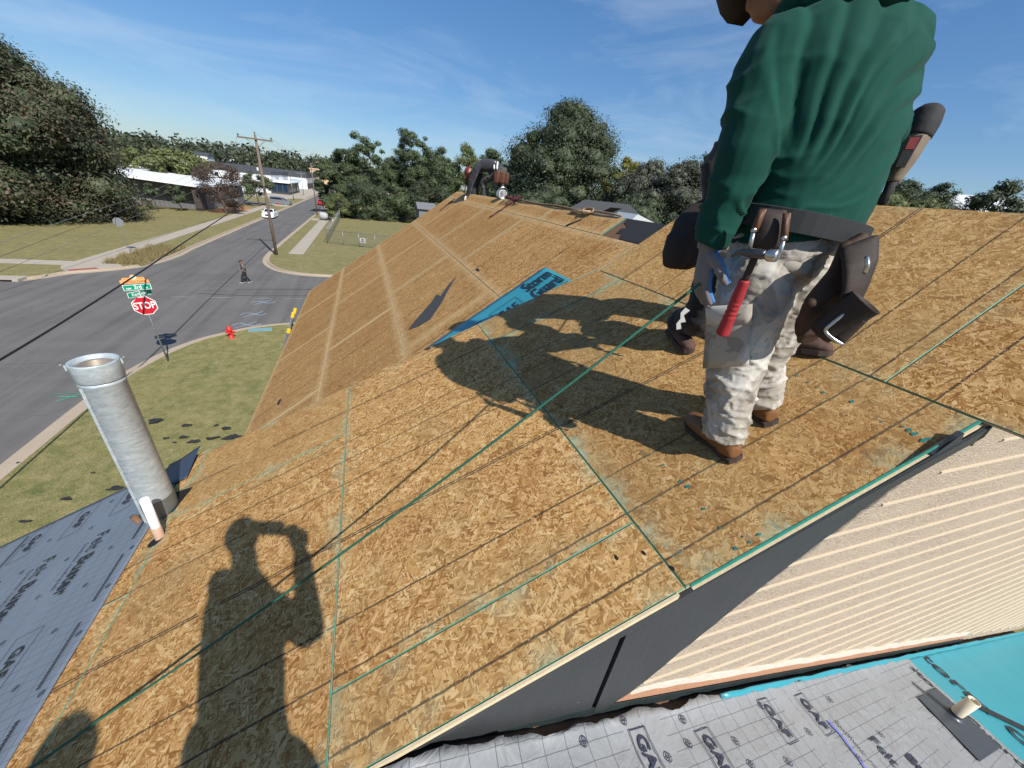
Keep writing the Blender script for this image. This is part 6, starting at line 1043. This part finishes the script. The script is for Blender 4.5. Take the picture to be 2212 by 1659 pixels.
# trouser details: cargo pocket, flap, seat pocket
def patch(name, C, nrm, mat, parent, th=.008, n=6, wob=.003):
    """a sewn-on cloth patch: quad C (4 corners) subdivided, lifted along nrm"""
    C = [np.asarray(c) for c in C]; V = []; F = []
    for lay in (0, 1):
        for i in range(n+1):
            for j in range(n+1):
                a, b = i/n, j/n; p = (C[0]*(1-a)+C[1]*a)*(1-b)+(C[3]*(1-a)+C[2]*a)*b; e = min(a, 1-a, b, 1-b); V.append(p+nrm*(th*(1 if lay else 0)*min(1, .5+e*6)+.012*math.sin(math.pi*a)*math.sin(math.pi*b)+wob*sm((p[0]*40, p[1]*40, p[2]*40))))
    m = n+1
    for i in range(n):
        for j in range(n): a = i*m+j; F += [(m*m+a, m*m+a+m, m*m+a+m+1, m*m+a+1), (a, a+1, a+m+1, a+m)]
    for i in range(n): F += [(i, m*m+i, m*m+i+1, i+1), (n*m+i, n*m+i+1, m*m+n*m+i+1, m*m+n*m+i), (i*m, (i+1)*m, m*m+(i+1)*m, m*m+i*m), (i*m+n, m*m+i*m+n, m*m+(i+1)*m+n, (i+1)*m+n)]
    return mk(name, V, F, mat, parent, smooth=True)
vn = -nz(J1['kn_l']*[1, 1, 0]-[0, 0, 0])
patch('cargo_pocket', [at(1528, 680, 1.43), at(1622, 668, 1.395), at(1618, 790, 1.405), at(1518, 795, 1.43)], vn, M_CAMO, w1, .012); patch('pocket_flap', [at(1524, 662, 1.42), at(1626, 656, 1.385), at(1624, 700, 1.388), at(1526, 706, 1.42)], vn, M_CAMO, w1, .008)
patch('seat_pocket', [at(1688, 545, 1.435), at(1762, 562, 1.475), at(1752, 602, 1.475), at(1682, 585, 1.43)], vn, M_CAMO, w1, .004)
# ---------------------------------------------------------------- his tool belt, hammer and nailer
tb = empty('tool_belt', J1['pel'], 'black tool belt with brown leather pouches round the green-shirted worker', 'tool belt')
Sp = nz(J1['hip_r']-J1['hip_l']); Sp = nz(Sp*[1, 1, .35]); Dp = np.cross(UP, Sp); tilt = np.array([0, 0, 1.])
V = []; F = []; n = 40; cb = J1['pel']+UP*.045
for i in range(n):
    t = 2*math.pi*i/n
    for (rr_, zz_) in ((1, -.03), (1.03, -.028), (1.03, .028), (1, .03)): V.append(cb+Sp*.212*rr_*math.cos(t)+Dp*.168*rr_*math.sin(t)+UP*(zz_-.03*math.cos(t)))
for i in range(n):
    for j in range(4): a = i*4+j; b = ((i+1) % n)*4+j; F.append((a, b, ((i+1) % n)*4+(j+1) % 4, i*4+(j+1) % 4))
mk('belt', V, F, M_WEB, tb)
fuse('pouch', [loft([(at(1842, 515, 1.46), nz([.5, -.2, .35]), .034, vn, .02), (at(1832, 575, 1.45), nz([.5, -.2, .2]), .052, vn, .035), (at(1792, 645, 1.42), nz([.6, -.2, .1]), .074, vn, .05), (at(1760, 700, 1.43), nz([.6, -.2, .1]), .055, vn, .045), (at(1742, 738, 1.44), nz([.6, -.2, .1]), .03, vn, .03)], 20, 3.5)], .007, M_LEATHD, tb, 4, lambda co, no: fold_noise(co, 9., .005, 1.))
fuse('pouch', [loft([(at(1856, 520, 1.42), nz([.5, -.2, .3]), .05, vn, .02), (at(1858, 570, 1.38), nz([.5, -.2, .2]), .045, vn, .02), (at(1848, 622, 1.37), nz([.6, -.2, .1]), .035, vn, .02), (at(1830, 668, 1.36), nz([.6, -.2, .1]), .03, vn, .015)], 18, 3)], .007, M_LEATH, tb, 3)
for (a, b, r0) in (((1770, 722), (1868, 655), .036), ((1800, 735), (1845, 685), .026)):
    p, q = at(*a, 1.33), at(*b, 1.33); d_ = nz(q-p); mb = MB(); L_ = np.linalg.norm(q-p); mb.lathe([(.001, 0), (r0*.9, .0), (r0, .02), (r0*1.12, L_), (r0*1.18, L_+.004), (r0*1.02, L_+.004), (r0*.9, L_-.05), (.001, L_-.06)], p, 18, d_); mb.build('tool_sleeve', M_LEATH, tb, True)
mb = MB(); P = [at(1838, 668, 1.30), at(1790, 705, 1.29), at(1783, 715, 1.29), at(1800, 732, 1.29), at(1822, 745, 1.30)]; mb.tube(arc3(P, 4), .0045, 8); mb.build('hook', M_CHROME, tb, True)
mb = MB(); P = [at(1872, 555, 1.32), at(1874, 572, 1.31), at(1868, 590, 1.32)]; mb.tube(arc3(P, 4), .005, 8); mb.build('buckle', M_CHROME, tb, True)
# hammer loop: leather frame with steel bars
patch('hammer_holder', [at(1640, 448, 1.335), at(1700, 455, 1.345), at(1690, 548, 1.335), at(1622, 535, 1.325)], vn, M_LEATH, tb, .008, 6, .001)
for (a, b) in (((1648, 452), (1628, 500)), ((1700, 460), (1692, 520))): patch('leather_strap', [at(a[0]-9, a[1], 1.32), at(a[0]+9, a[1], 1.32), at(b[0]+10, b[1], 1.315), at(b[0]-8, b[1], 1.315)], vn, M_LEATHB, tb, .005, 4, .001)
for (a, b) in (((1628, 498), (1618, 545)), ((1693, 515), (1682, 560))): mb = MB(); mb.tube([at(*a, 1.305), at(*b, 1.305)], .006, 8); mb.tube([at(*a, 1.30), at(a[0]+.5, a[1]+1, 1.297)], .008, 8); mb.build('steel_loop', M_CHROME, tb, True)
hm0 = at(1628, 562, 1.29); hm1 = at(1606, 612, 1.30); hm2 = at(1560, 722, 1.33); ham = empty('hammer', hm2, 'claw hammer with a red rubber grip hanging from the tool belt', 'hammer')
mb = MB(); mb.tube(arc3([hm0+nz(hm0-hm1)*.02, hm1], 3), [(.008, .012)]*4, 8); mb.build('shank', M_LEATH, ham, True)
dh = nz(hm2-hm1); fuse('grip', [lim([hm1-dh*.01, hm1+dh*.05, (hm1+hm2)/2, hm2-dh*.03, hm2], [.015, .0175, .0165, .019, .021], 14, 4)], .004, plain('red_rubber', (.33, .022, .028), .6, var=.15, sc=30), ham, 2, lambda co, no: .0012*np.sin(((co-hm1)@dh)*420)*(((co-hm1)@dh > .05) & ((co-hm1)@dh < .11)))
ca, cb_, cf_ = at(1586, 546, 1.31), at(1632, 548, 1.285), at(1672, 551, 1.27); M_HEAD = plain('hammer_steel', (.10, .10, .11), .35, .8, var=.3)
fuse('head', [lim([at(1578, 556, 1.315), at(1598, 545, 1.305), cb_, at(1652, 550, 1.277)], [(.004), .008, .0155, .0135], 12, 4), lim([at(1648, 550, 1.28), at(1656, 551, 1.276)], [.010, .010], 12, 2)], .0035, M_HEAD, ham, 2)
mb = MB(); d_ = nz(cf_-cb_); mb.lathe([(.011, 0), (.0165, .008), (.0165, .026), (.014, .030), (.001, .030)], at(1654, 551, 1.277), 18, d_); mb.build('striking_face', M_CHROME, ham, True)
g0, g1_ = at(1932, 385, 1.93), at(1980, 292, 1.96); gd = nz(g1_-g0); M_GUN = plain('tan_tool_body', (.17, .13, .085), .6, var=.25, sc=20); gun = empty('nail_gun', g0, 'tan nail gun with a black rounded magazine end held behind the worker', 'nail gun')
fuse('housing', [lim([g0-gd*.015, g0+gd*.06, g0+gd*.13], [.020, .034, .039], 14, 3)], .006, M_GUN, gun, 3); fuse('end_cap', [lim([g0+gd*.12, g0+gd*.16, g0+gd*.20, g0+gd*.216], [.042, .045, .040, .024], 16, 3)], .006, M_BLACK, gun, 3)
gn = -nz(g0*[1, 1, 0]); pc = g0+gd*.075; uu = np.cross(gd, gn); mb = MB(); mb.prism([(-.045, -.012), (.045, -.016), (.05, .016), (-.045, .012)], lambda a, b: pc+gd*a+uu*b+gn*.030, lambda a, b: pc+gd*a+uu*b+gn*.042); mb.build('label', M_BLACK, gun); mb = MB(); mb.prism([(.008, -.011), (.042, -.012), (.044, .012), (.008, .011)], lambda a, b: pc+gd*a+uu*b+gn*.042, lambda a, b: pc+gd*a+uu*b+gn*.043); mb.build('badge', plain('dull_red_badge', (.28, .05, .05), .5), gun)
mb = MB(); mb.tube([g0-gd*.0, g0-gd*.04, g0-gd*.07-UP*.01], [.018, .014, .012], 8); mb.build('nose', M_BLACK, gun, True); t = np.linspace(0, 2*math.pi, 14); mb = MB(); mb.tube([g0-gd*.07+gd*.014*math.cos(a)+uu*.014*math.sin(a) for a in t], .003, 6); mb.build('ring', M_BLACK, gun)
# ---------------------------------------------------------------- the second worker, mostly hidden behind him
f2l = footA(1492, 765); F2 = nz([.35, -.93, 0]); c2 = np.array([1.83, 1.42, 0])
def P2(x, y, z): return np.array([x, y, z+CZ])
z2 = lambda x: zA(x) if x < XB else ZB+math.tan(aB)*(x-XB)
t2l = footA(1488, 766); h2l = t2l+nz([.25, .9, 0])*.27; h2l[2] = z2(h2l[0])+.003; h2r = footA(1648, 748); t2r = footA(1744, 762)
a2l = h2l+nz(t2l-h2l)*.07+UP*.10; a2r = h2r+nz(t2r-h2r)*.07+UP*.10; t2r = h2r+nz(t2r-h2r)*.28
J2 = dict(an_l=a2l, an_r=a2r, heel_l=h2l, toe_l=t2l, heel_r=h2r, toe_r=t2r, kn_l=at(1512, 690, 2.22), kn_r=P2(1.98, 1.46, -.26), hip_l=at(1560, 560, 2.26), hip_r=P2(1.98, 1.52, .12), pel=P2(1.86, 1.53, .16), waist=P2(1.82, 1.54, .32), chest=P2(1.74, 1.52, .56), neck=P2(1.68, 1.48, .74), head=P2(1.66, 1.42, .90), sh_l=at(1640, 245, 2.22), el_l=at(1545, 372, 2.15), wr_l=at(1560, 470, 2.1), ha_l=at(1590, 520, 2.08), sh_r=P2(1.92, 1.50, .66), el_r=P2(2.02, 1.36, .44), wr_r=P2(1.92, 1.2, .34), ha_r=P2(1.86, 1.14, .32), hem=.1)
w2, J2, S2 = person('worker in dark clothes and brown suede boots half hidden behind the green-shirted one', J2, F2, dict(shirt=M_DKSHIRT, trousers=M_DKJEAN, boots=M_DKBOOT, skin=M_SKIN), fv=.011, cap=M_CAPBR, bulk_=1.0, shirt_d=lambda co, no: fold_noise(co, 7., .007, 1.2, 4.), trouser_d=lambda co, no: fold_noise(co, 8., .006, 2., 6.), leg=(.10, .085, .078, .076))
tb2 = empty('tool_belt', at(1478, 530, 2.0), 'bulky black tool pouches on the hip of the half-hidden worker', 'tool belt')
fuse('pouch', [loft([(at(1508, 452, 2.06), S2, .10, F2, .06), (at(1500, 505, 2.04), S2, .12, F2, .085), (at(1495, 545, 2.03), S2, .11, F2, .08), (at(1494, 560, 2.03), S2, .08, F2, .06)], 18, 3)], .011, M_LEATH, tb2, 3); fuse('pouch', [loft([(at(1478, 492, 2.0), S2, .07, F2, .05), (at(1474, 530, 1.99), S2, .085, F2, .06), (at(1472, 558, 1.99), S2, .08, F2, .055), (at(1472, 566, 1.99), S2, .05, F2, .04)], 18, 3)], .01, M_LEATH, tb2, 3)
mb = MB()
lgp = at(1478, 690, 2.08); un = nz(lgp*[1, 1, 0]); ur = np.array([un[1], -un[0], 0]); lt = [(-.02, -.06), (.0, -.05), (-.012, -.02), (.01, -.01), (-.008, .02), (.012, .05), (-.012, .06), (-.026, .03), (-.018, 0), (-.03, -.03)]
mb.prism(lt, lambda a, b: lgp+ur*a+UP*b-un*.004, lambda a, b: lgp+ur*a+UP*b); mb.build('leg_print', M_SWH, w2)
# ---------------------------------------------------------------- roofer bending on the far ridge
rx, rz_ = PB(.755, 0)[0], PB(.755, 0)[2]
F3 = nz([-.85, .52, 0]); f3 = np.array([rx+.52, 9.75, rz_-.36])
def P3(d, z, l=0.): L_ = np.cross(UP, F3); return f3+F3*d+UP*z+L_*l
fl_ = np.array([rx+.30, 9.95, rz_-.62*.30]); fr_ = np.array([rx+.60, 9.65, rz_-.62*.60])
J3 = dict(an_l=fl_+UP*.10, an_r=fr_+UP*.10, kn_l=fl_+F3*.10+UP*.48, kn_r=fr_+F3*.06+UP*.48, hip_l=P3(-.02, .86, .09), hip_r=P3(-.06, .86, -.09), pel=P3(-.05, .90), waist=P3(.12, 1.0), chest=P3(.40, 1.0), neck=P3(.58, .93), head=P3(.74, .82), sh_l=P3(.50, .94, .19), el_l=P3(.62, .62, .20), wr_l=P3(.72, .32, .12), ha_l=P3(.80, .18, .08), sh_r=P3(.50, .94, -.19), el_r=P3(.58, .62, -.20), wr_r=P3(.66, .30, -.12), ha_r=P3(.74, .17, -.08), hem=.1)
w3, J3, S3 = person('roofer in a dark sweater and maroon cap bending over the far ridge', J3, F3, dict(shirt=cloth('charcoal_sweater', (.030, .032, .038), .2), trousers=M_GRJEAN, boots=M_LEATHB, skin=M_SKIN), fv=.013, cap=M_MAROON, head_up=nz(F3*.75+UP*.55), headF=nz(F3*.45-UP*.9), leg=(.10, .084, .08, .085), shirt_d=lambda co, no: fold_noise(co, 7., .006, 1.), trouser_d=lambda co, no: fold_noise(co, 8., .007, 1.8))
for q in 'lr': fuse('glove', hand_shapes(J3['wr_'+q], J3['ha_'+q], nz([-.2, .3, -.8]), .6, 1.12, 1 if q == 'r' else -1), .008, M_SWH if q == 'l' else plain('pink_glove', (.55, .16, .16), .7), w3, 2)
tb3 = empty('tool_belt', J3['pel'], 'brown leather tool pouches with a pale strap on the bending roofer', 'tool belt')
L3 = np.cross(UP, F3)
for i, (d, l, w) in enumerate(((.0, .19, .075), (-.12, .16, .075), (-.18, .0, .07))): fuse('pouch', [loft([(P3(d, .90, l), F3, w, L3, .05), (P3(d, .78, l), F3, w*1.05, L3, .05), (P3(d, .68, l), F3, w*.85, L3, .045), (P3(d, .64, l), F3, w*.5, L3, .03)], 14, 3)], .013, plain('russet_leather', (.10, .038, .022), .6, var=.3) if 'russet_leather' not in MATS else MATS['russet_leather'], tb3, 2)
for d in (.02, .09): patch('strap', [P3(d-.03, .93, .20), P3(d+.01, .93, .20), P3(d+.02, 1.10, .13), P3(d-.02, 1.10, .13)], L3, M_SWH, tb3, .006, 3, 0)
# ---------------------------------------------------------------- pedestrian crossing the street
pp_ = ground(533, 611); FP = nz([-.75, -.66, 0]); FP = nz([-1, -.12, 0]); LP = np.cross(UP, FP)
def P4(d, z, l=0.): return np.array([pp_[0], pp_[1], .012])+FP*d+UP*z+LP*l
J4 = dict(an_l=P4(.28, .11, .08), an_r=P4(-.24, .13, -.08), kn_l=P4(.20, .50, .09), kn_r=P4(-.02, .49, -.09), hip_l=P4(0, .88, .09), hip_r=P4(0, .88, -.09), pel=P4(0, .93), waist=P4(.0, 1.08), chest=P4(.02, 1.30), neck=P4(.04, 1.50), head=P4(.08, 1.64), sh_l=P4(.02, 1.42, .19), el_l=P4(-.06, 1.16, .24), wr_l=P4(.06, .96, .22), ha_l=P4(.12, .86, .2), sh_r=P4(.02, 1.42, -.19), el_r=P4(.06, 1.15, -.24), wr_r=P4(.24, 1.05, -.15), ha_r=P4(.32, 1.04, -.1), heel_l=P4(.20, .0, .08), toe_l=P4(.48, .03, .08), heel_r=P4(-.33, .05, -.08), toe_r=P4(-.07, .0, -.08), hem=-.2)
w4, J4, S4 = person('pedestrian in a mottled jacket, black trousers and white-soled shoes crossing the street', J4, FP, dict(shirt=plaid(), trousers=M_DKJEAN, boots=M_BLACK, skin=M_SKIN), fv=.015, cap=M_DKSHIRT, leg=(.105, .09, .085, .085), sleeve=(.085, .075, .07, .055), bulk_=1.08)
for ch in w4.children:
    if ch.name.startswith('boot'):
        for c_ in ch.children:
            if c_.name.startswith('sole'): c_.data.materials[0] = M_SWH
# ---------------------------------------------------------------- the photographer and a helper stand behind the camera; their shadows fall on the roof
FPH = nz([cf[0], cf[1], 0]); LPH = np.cross(UP, FPH); zf = zR(.2)
def P5(d, z, l=0.): return np.array([.02, -.02, 0])+FPH*d+LPH*l+UP*(CZ+z)
fA, fB = P5(-.36, 0, .14), P5(-.34, 0, -.16)
for f in (fA, fB): f[2] = zR(f[0])+.03
J5 = dict(an_l=fA+UP*.10, an_r=fB+UP*.10, heel_l=fA-FPH*.05, toe_l=fA+FPH*.2, heel_r=fB-FPH*.05, toe_r=fB+FPH*.2, kn_l=(fA+P5(-.36, -.64, .11))/2+FPH*.08+UP*.02, kn_r=(fB+P5(-.36, -.64, -.11))/2+FPH*.08+UP*.02, hip_l=P5(-.38, -.66, .10), hip_r=P5(-.38, -.66, -.10), pel=P5(-.38, -.62), waist=P5(-.38, -.48), chest=P5(-.33, -.23), neck=P5(-.27, -.03), head=P5(-.20, .11, .05), sh_l=P5(-.28, -.12, .13), el_l=P5(-.16, -.34, .10), wr_l=P5(-.11, -.08, .10), ha_l=P5(-.07, .03, .07), sh_r=P5(-.30, -.16, -.13), el_r=P5(-.16, -.40, -.15), wr_r=P5(-.10, -.06, -.17), ha_r=P5(-.06, .05, -.13), hem=.0, curl_l=np.array(.9), curl_r=np.array(.9))
w5, J5, S5 = person('photographer in a grey shirt standing on the lower roof holding up a phone', J5, FPH, dict(shirt=cloth('grey_shirt', (.16, .17, .18)), trousers=M_GRJEAN, boots=M_LEATHB, skin=M_SKIN), fv=.012, bulk_=.82, sleeve=(.056, .050, .044, .038))
cmt = cob.location; phc = np.array([0, 0, CZ])-cf*.028; ph = empty('phone', phc, 'black phone held up in both hands by the photographer', 'phone'); M3 = np.array([cr, -cd, -cf]).T; mb = MB(); mb.box(phc-cr*.0-(-cd)*.025, (.155, .075, .008), 0, M3); mb.build('phone_body', M_BLACK, ph); mb = MB(); mb.lathe([(.009, 0), (.009, .003), (.006, .003), (.001, .002)], phc+cf*.004, 14, cf); mb.build('lens', M_GLASS, ph)
sh_ = footA(105, 1712); hd6 = sh_-ANTI*2.85; q6 = np.array([hd6[0], hd6[1], zR(hd6[0])+.02]); F6 = nz([.3, .95, 0]); L6 = np.cross(UP, F6)
def P6(d, z, l=0.): return q6+F6*d+L6*l+UP*z
H6 = (hd6[2]-q6[2]+.02)/1.62
J6 = {k: P6(*[x*H6 for x in v]) for k, v in dict(an_l=(0, .10, .1), an_r=(0, .10, -.1), kn_l=(.03, .48, .1), kn_r=(.03, .48, -.1), hip_l=(0, .86, .09), hip_r=(0, .86, -.09), pel=(0, .92), waist=(0, 1.07), chest=(0, 1.28), neck=(0, 1.47), head=(.02, 1.62), sh_l=(0, 1.4, .19), el_l=(-.04, 1.14, .23), wr_l=(.05, .9, .22), ha_l=(.08, .8, .2), sh_r=(0, 1.4, -.19), el_r=(-.04, 1.14, -.23), wr_r=(.05, .9, -.22), ha_r=(.08, .8, -.2)).items()}
w6, J6, S6 = person('helper in a white hard hat standing behind the photographer on the lower roof', J6, F6, dict(shirt=M_DKSHIRT, trousers=M_DKJEAN, boots=M_DKBOOT, skin=M_SKIN), fv=.015, s=H6)
fuse('hard_hat', [ell(J6['head']+UP*.05*H6, np.eye(3), (.105, .125, .10)), loft([(J6['head']+UP*.035, (1, 0, 0), .125, (0, 1, 0), .15), (J6['head']+UP*.05, (1, 0, 0), .12, (0, 1, 0), .145)], 20)], .011, M_SWH, w6, 2)
# ================================================================ ropes and loose things on the roof
M_ROPE = plain('green_rope', (.013, .095, .062), .7, var=.5, sc=160, bump=.6); M_ROPER = plain('red_black_rope', (.085, .018, .026), .8, var=.7, sc=60); M_ROPET = plain('tan_rope', (.26, .17, .10), .85, var=.3, sc=60)
ra = J1['wr_l']+hd*.085+pnl*.03; s0, y0 = pixA(160, 1600); rb = PA(s0, y0, .012); s9, y9 = pixA(240, 1545); rc_ = PA(s9, y9, .016)
e2 = rb+(rb-rc_)*2.2; 
P = [J2['pel']+nz([-.5, -.4, 0])*.16, ra+nz([.5, .35, .12])*.25, ra]
for t in np.linspace(.08, .92, 12): q = ra+(rc_-ra)*t; q[2] -= .10*4*t*(1-t)*.5; P.append(q)
e2s = np.array([e2[0], e2[1], zA(e2[0])+.012]); P += [rc_, rb, e2s]
for p in P[3:]: p[2] = max(p[2], zA(p[0])+.012)
V, F = limb(arc3(P, 4), [.0047]*len(arc3(P, 4)), 8); tag(mk('rope', V, F, M_ROPE, smooth=True), 'green safety rope stretched from the worker across the near boards', 'rope')
# ridge ropes, bucket, pipe and shingle bits round the bending roofer
def onridge(y, s=.755, h=.0): return PB(s, y, h)
P = []
for i in range(46):
    t = i/45; y = 7.5-.85*t; P.append(onridge(y, .74+.05*math.sin(i*1.9), .03+.05*abs(math.sin(i*.9)))+np.array([.0, .06*math.cos(i*1.5), 0]))
V, F = limb(arc3(P, 3), [.008]*len(arc3(P, 3)), 7); tag(mk('rope', V, F, M_ROPER, smooth=True), 'tangled red and black rope heaped on the far ridge by the bucket', 'rope', 'ropes on the far ridge')
for (a, b, lb) in (((6.98, .745), (7.02, .19), 'red rope end trailing down the far roof below the heap'), ((11.05, .45), (10.75, -.10), 'red rope end hanging near the far rake')):
    P = [PB(a[1]+(b[1]-a[1])*t, a[0]+(b[0]-a[0])*t+.012*math.sin(t*20), .014) for t in np.linspace(0, 1, 18)]; V, F = limb(P, [.013]*18, 7); tag(mk('rope', V, F, M_ROPER, smooth=True), lb, 'rope', 'ropes on the far ridge')
P = [PB(.757, y, .016+.008*math.sin(y*5)) for y in np.linspace(7.3, 3.7, 26)]; V, F = limb(P, [.012]*26, 7); tag(mk('rope', V, F, M_ROPET, smooth=True), 'tan rope lying along the far ridge toward the open felt', 'rope', 'ropes on the far ridge')
P = [PB(.73+.05*math.cos(t), 4.35+.10*math.sin(t), .014+.004*t) for t in np.linspace(0, 9, 40)]; V, F = limb(P, [.012]*40, 7); tag(mk('rope', V, F, M_ROPET, smooth=True), 'small coil of tan rope on the far ridge over the neighbour roof', 'rope', 'ropes on the far ridge')
mb = MB(); mb.tube([PB(.70, 4.75, .02), PB(.72, 4.30, .03)], .018, 8); tag(mb.build('wood_peg', M_EDGE, smooth=True), 'short wooden peg beside the small coil of tan rope', 'peg')
P = [PB(.60, 4.30, .012), PB(.43, 4.42, .012)]; V, F = limb(P, [.008]*2, 6); tag(mk('rope', V, F, M_BLACK, smooth=True), 'black cord dropping from the tan coil over the seam', 'rope', 'ropes on the far ridge')
bc = PB(.74, 7.86, .0); bk_ = empty('bucket', bc, 'white plastic bucket lying on its side at the far ridge', 'bucket'); mb = MB(); mb.lathe([(.001, 0), (.065, .0), (.068, .02), (.078, .18), (.084, .182), (.084, .195), (.076, .195), (.064, .03)], bc+np.array([0, .12, .085]), 22, nz([.1, -1, 0])); mb.build('pail', M_SWH, bk_, True); mb = MB(); t = np.linspace(0, math.pi, 12); mb.tube([bc+np.array([.1*math.cos(a), -.10-.02*math.sin(a), .11+.10*math.sin(a)]) for a in t], .004, 6); mb.build('handle', M_CHROME, bk_)
# cap boards and shingle pieces
mb = MB(); mb.prism([(.50, 10.55), (.76, 10.55), (.76, 11.95), (.50, 11.95)], lambda s, y: PB(s, y, .002), lambda s, y: PB(s, y, .007)); tag(mb.build('board_offcut', M_OSB_B), 'short board offcut lying at the far end of the ridge', 'board') if False else None
fp = [(a, b) for a, b in ((-.52, 5.28), (-.72, 5.02), (-.86, 4.86), (-.93, 4.80), (-1.15, 4.72), (-1.42, 4.60), (-1.62, 4.50), (-1.80, 4.44))]
up_ = [pixB(*p) for p in ((986, 597), (965, 634), (957, 650), (948, 664), (930, 690), (905, 705), (882, 713))]; dn_ = [pixB(*p) for p in ((882, 713), (900, 690), (915, 673), (931, 655), (944, 636), (952, 640), (968, 617))]
poly = up_+dn_[1:]; mb = MB(); mb.prism(poly, lambda s, y: PB(s, y, .003), lambda s, y: PB(s, y, .006)); tag(mb.build('felt_strip', plain('grey_felt_strip', (.05, .05, .052), .8, var=.3, sc=40)), 'long pointed strip of dark grey felt lying on the far roof', 'felt strip')
for i, (px, py, w, lb) in enumerate(((1032, 583, .09, 'small dark leaf on the far roof seam above the felt strip'), (775, 878, .10, 'thin dark splinter low on the far roof'), (604, 868, .10, 'dark splinter lying near the far eave'))):
    s, y = pixB(px, py); n = 8; V = [PB(s+w*.25*math.cos(t)*(1 if i else .7), y+w*math.sin(t), .004+.004*math.cos(2*t)) for t in np.linspace(0, 2*math.pi, n, endpoint=False)]; V += [v-np.array([0, 0, .003]) for v in V]; tag(mk('debris', V, [tuple(range(n)), tuple(range(2*n-1, n-1, -1))]+[(i, n+i, n+(i+1) % n, (i+1) % n) for i in range(n)], M_BLACK), lb, 'debris', 'scraps on the roof')
s, y = pixB(1857, 0) if False else pixB(1853, 1000) if False else (0, 0)
# knot-holes and teal paint drips on the near boards
for i, (px, py) in enumerate(((1332, 1205), (1452, 1228), (1390, 1195))):
    s, y = pixA(px, py); n = 8; mb = MB(); mb.add([PA(s+.007*math.cos(t)*random.uniform(.6, 1), y+.014*math.sin(t)*random.uniform(.6, 1), .0016+TH*0) for t in np.linspace(0, 2*math.pi, n, endpoint=False)], [tuple(range(n))]); mb.build('knot_hole', MATS['dark_hole'], house)
SP = [(1700, 800, .012), (1722, 812, .010), (1745, 826, .012), (1765, 838, .008), (1778, 848, .014), (1798, 862, .008), (1840, 868, .012), (1892, 905, .008), (1905, 912, .009), (1950, 922, .008), (1962, 930, .012), (1975, 938, .016), (1995, 952, .014), (2008, 948, .013), (1470, 1040, .014), (1484, 1052, .016), (1400, 985, .012), (1520, 1100, .014), (1590, 1185, .014), (1555, 1140, .01), (1605, 1160, .008), (1640, 1155, .009), (1620, 1172, .01), (1385, 980, .01), (1432, 1005, .010), (1240, 1130, .0), (1660, 790, .01)]
mb = MB()
for (px, py, r) in SP:
    if r == 0: continue
    s, y = pixA(px, py); n = 9; a0 = random.uniform(0, 3); mb.add([PA(s+r*.95*math.cos(t)*random.uniform(.4, 1)*(1+.5*math.cos(a0)), y+r*.6*math.sin(t)*random.uniform(.4, 1.), .0022) for t in np.linspace(0, 2*math.pi, n, endpoint=False)], [tuple(range(n))])
tag(mb.build('paint_specks', plain('teal_paint', (.018, .16, .145), .5, var=.3), house), kind='stuff')
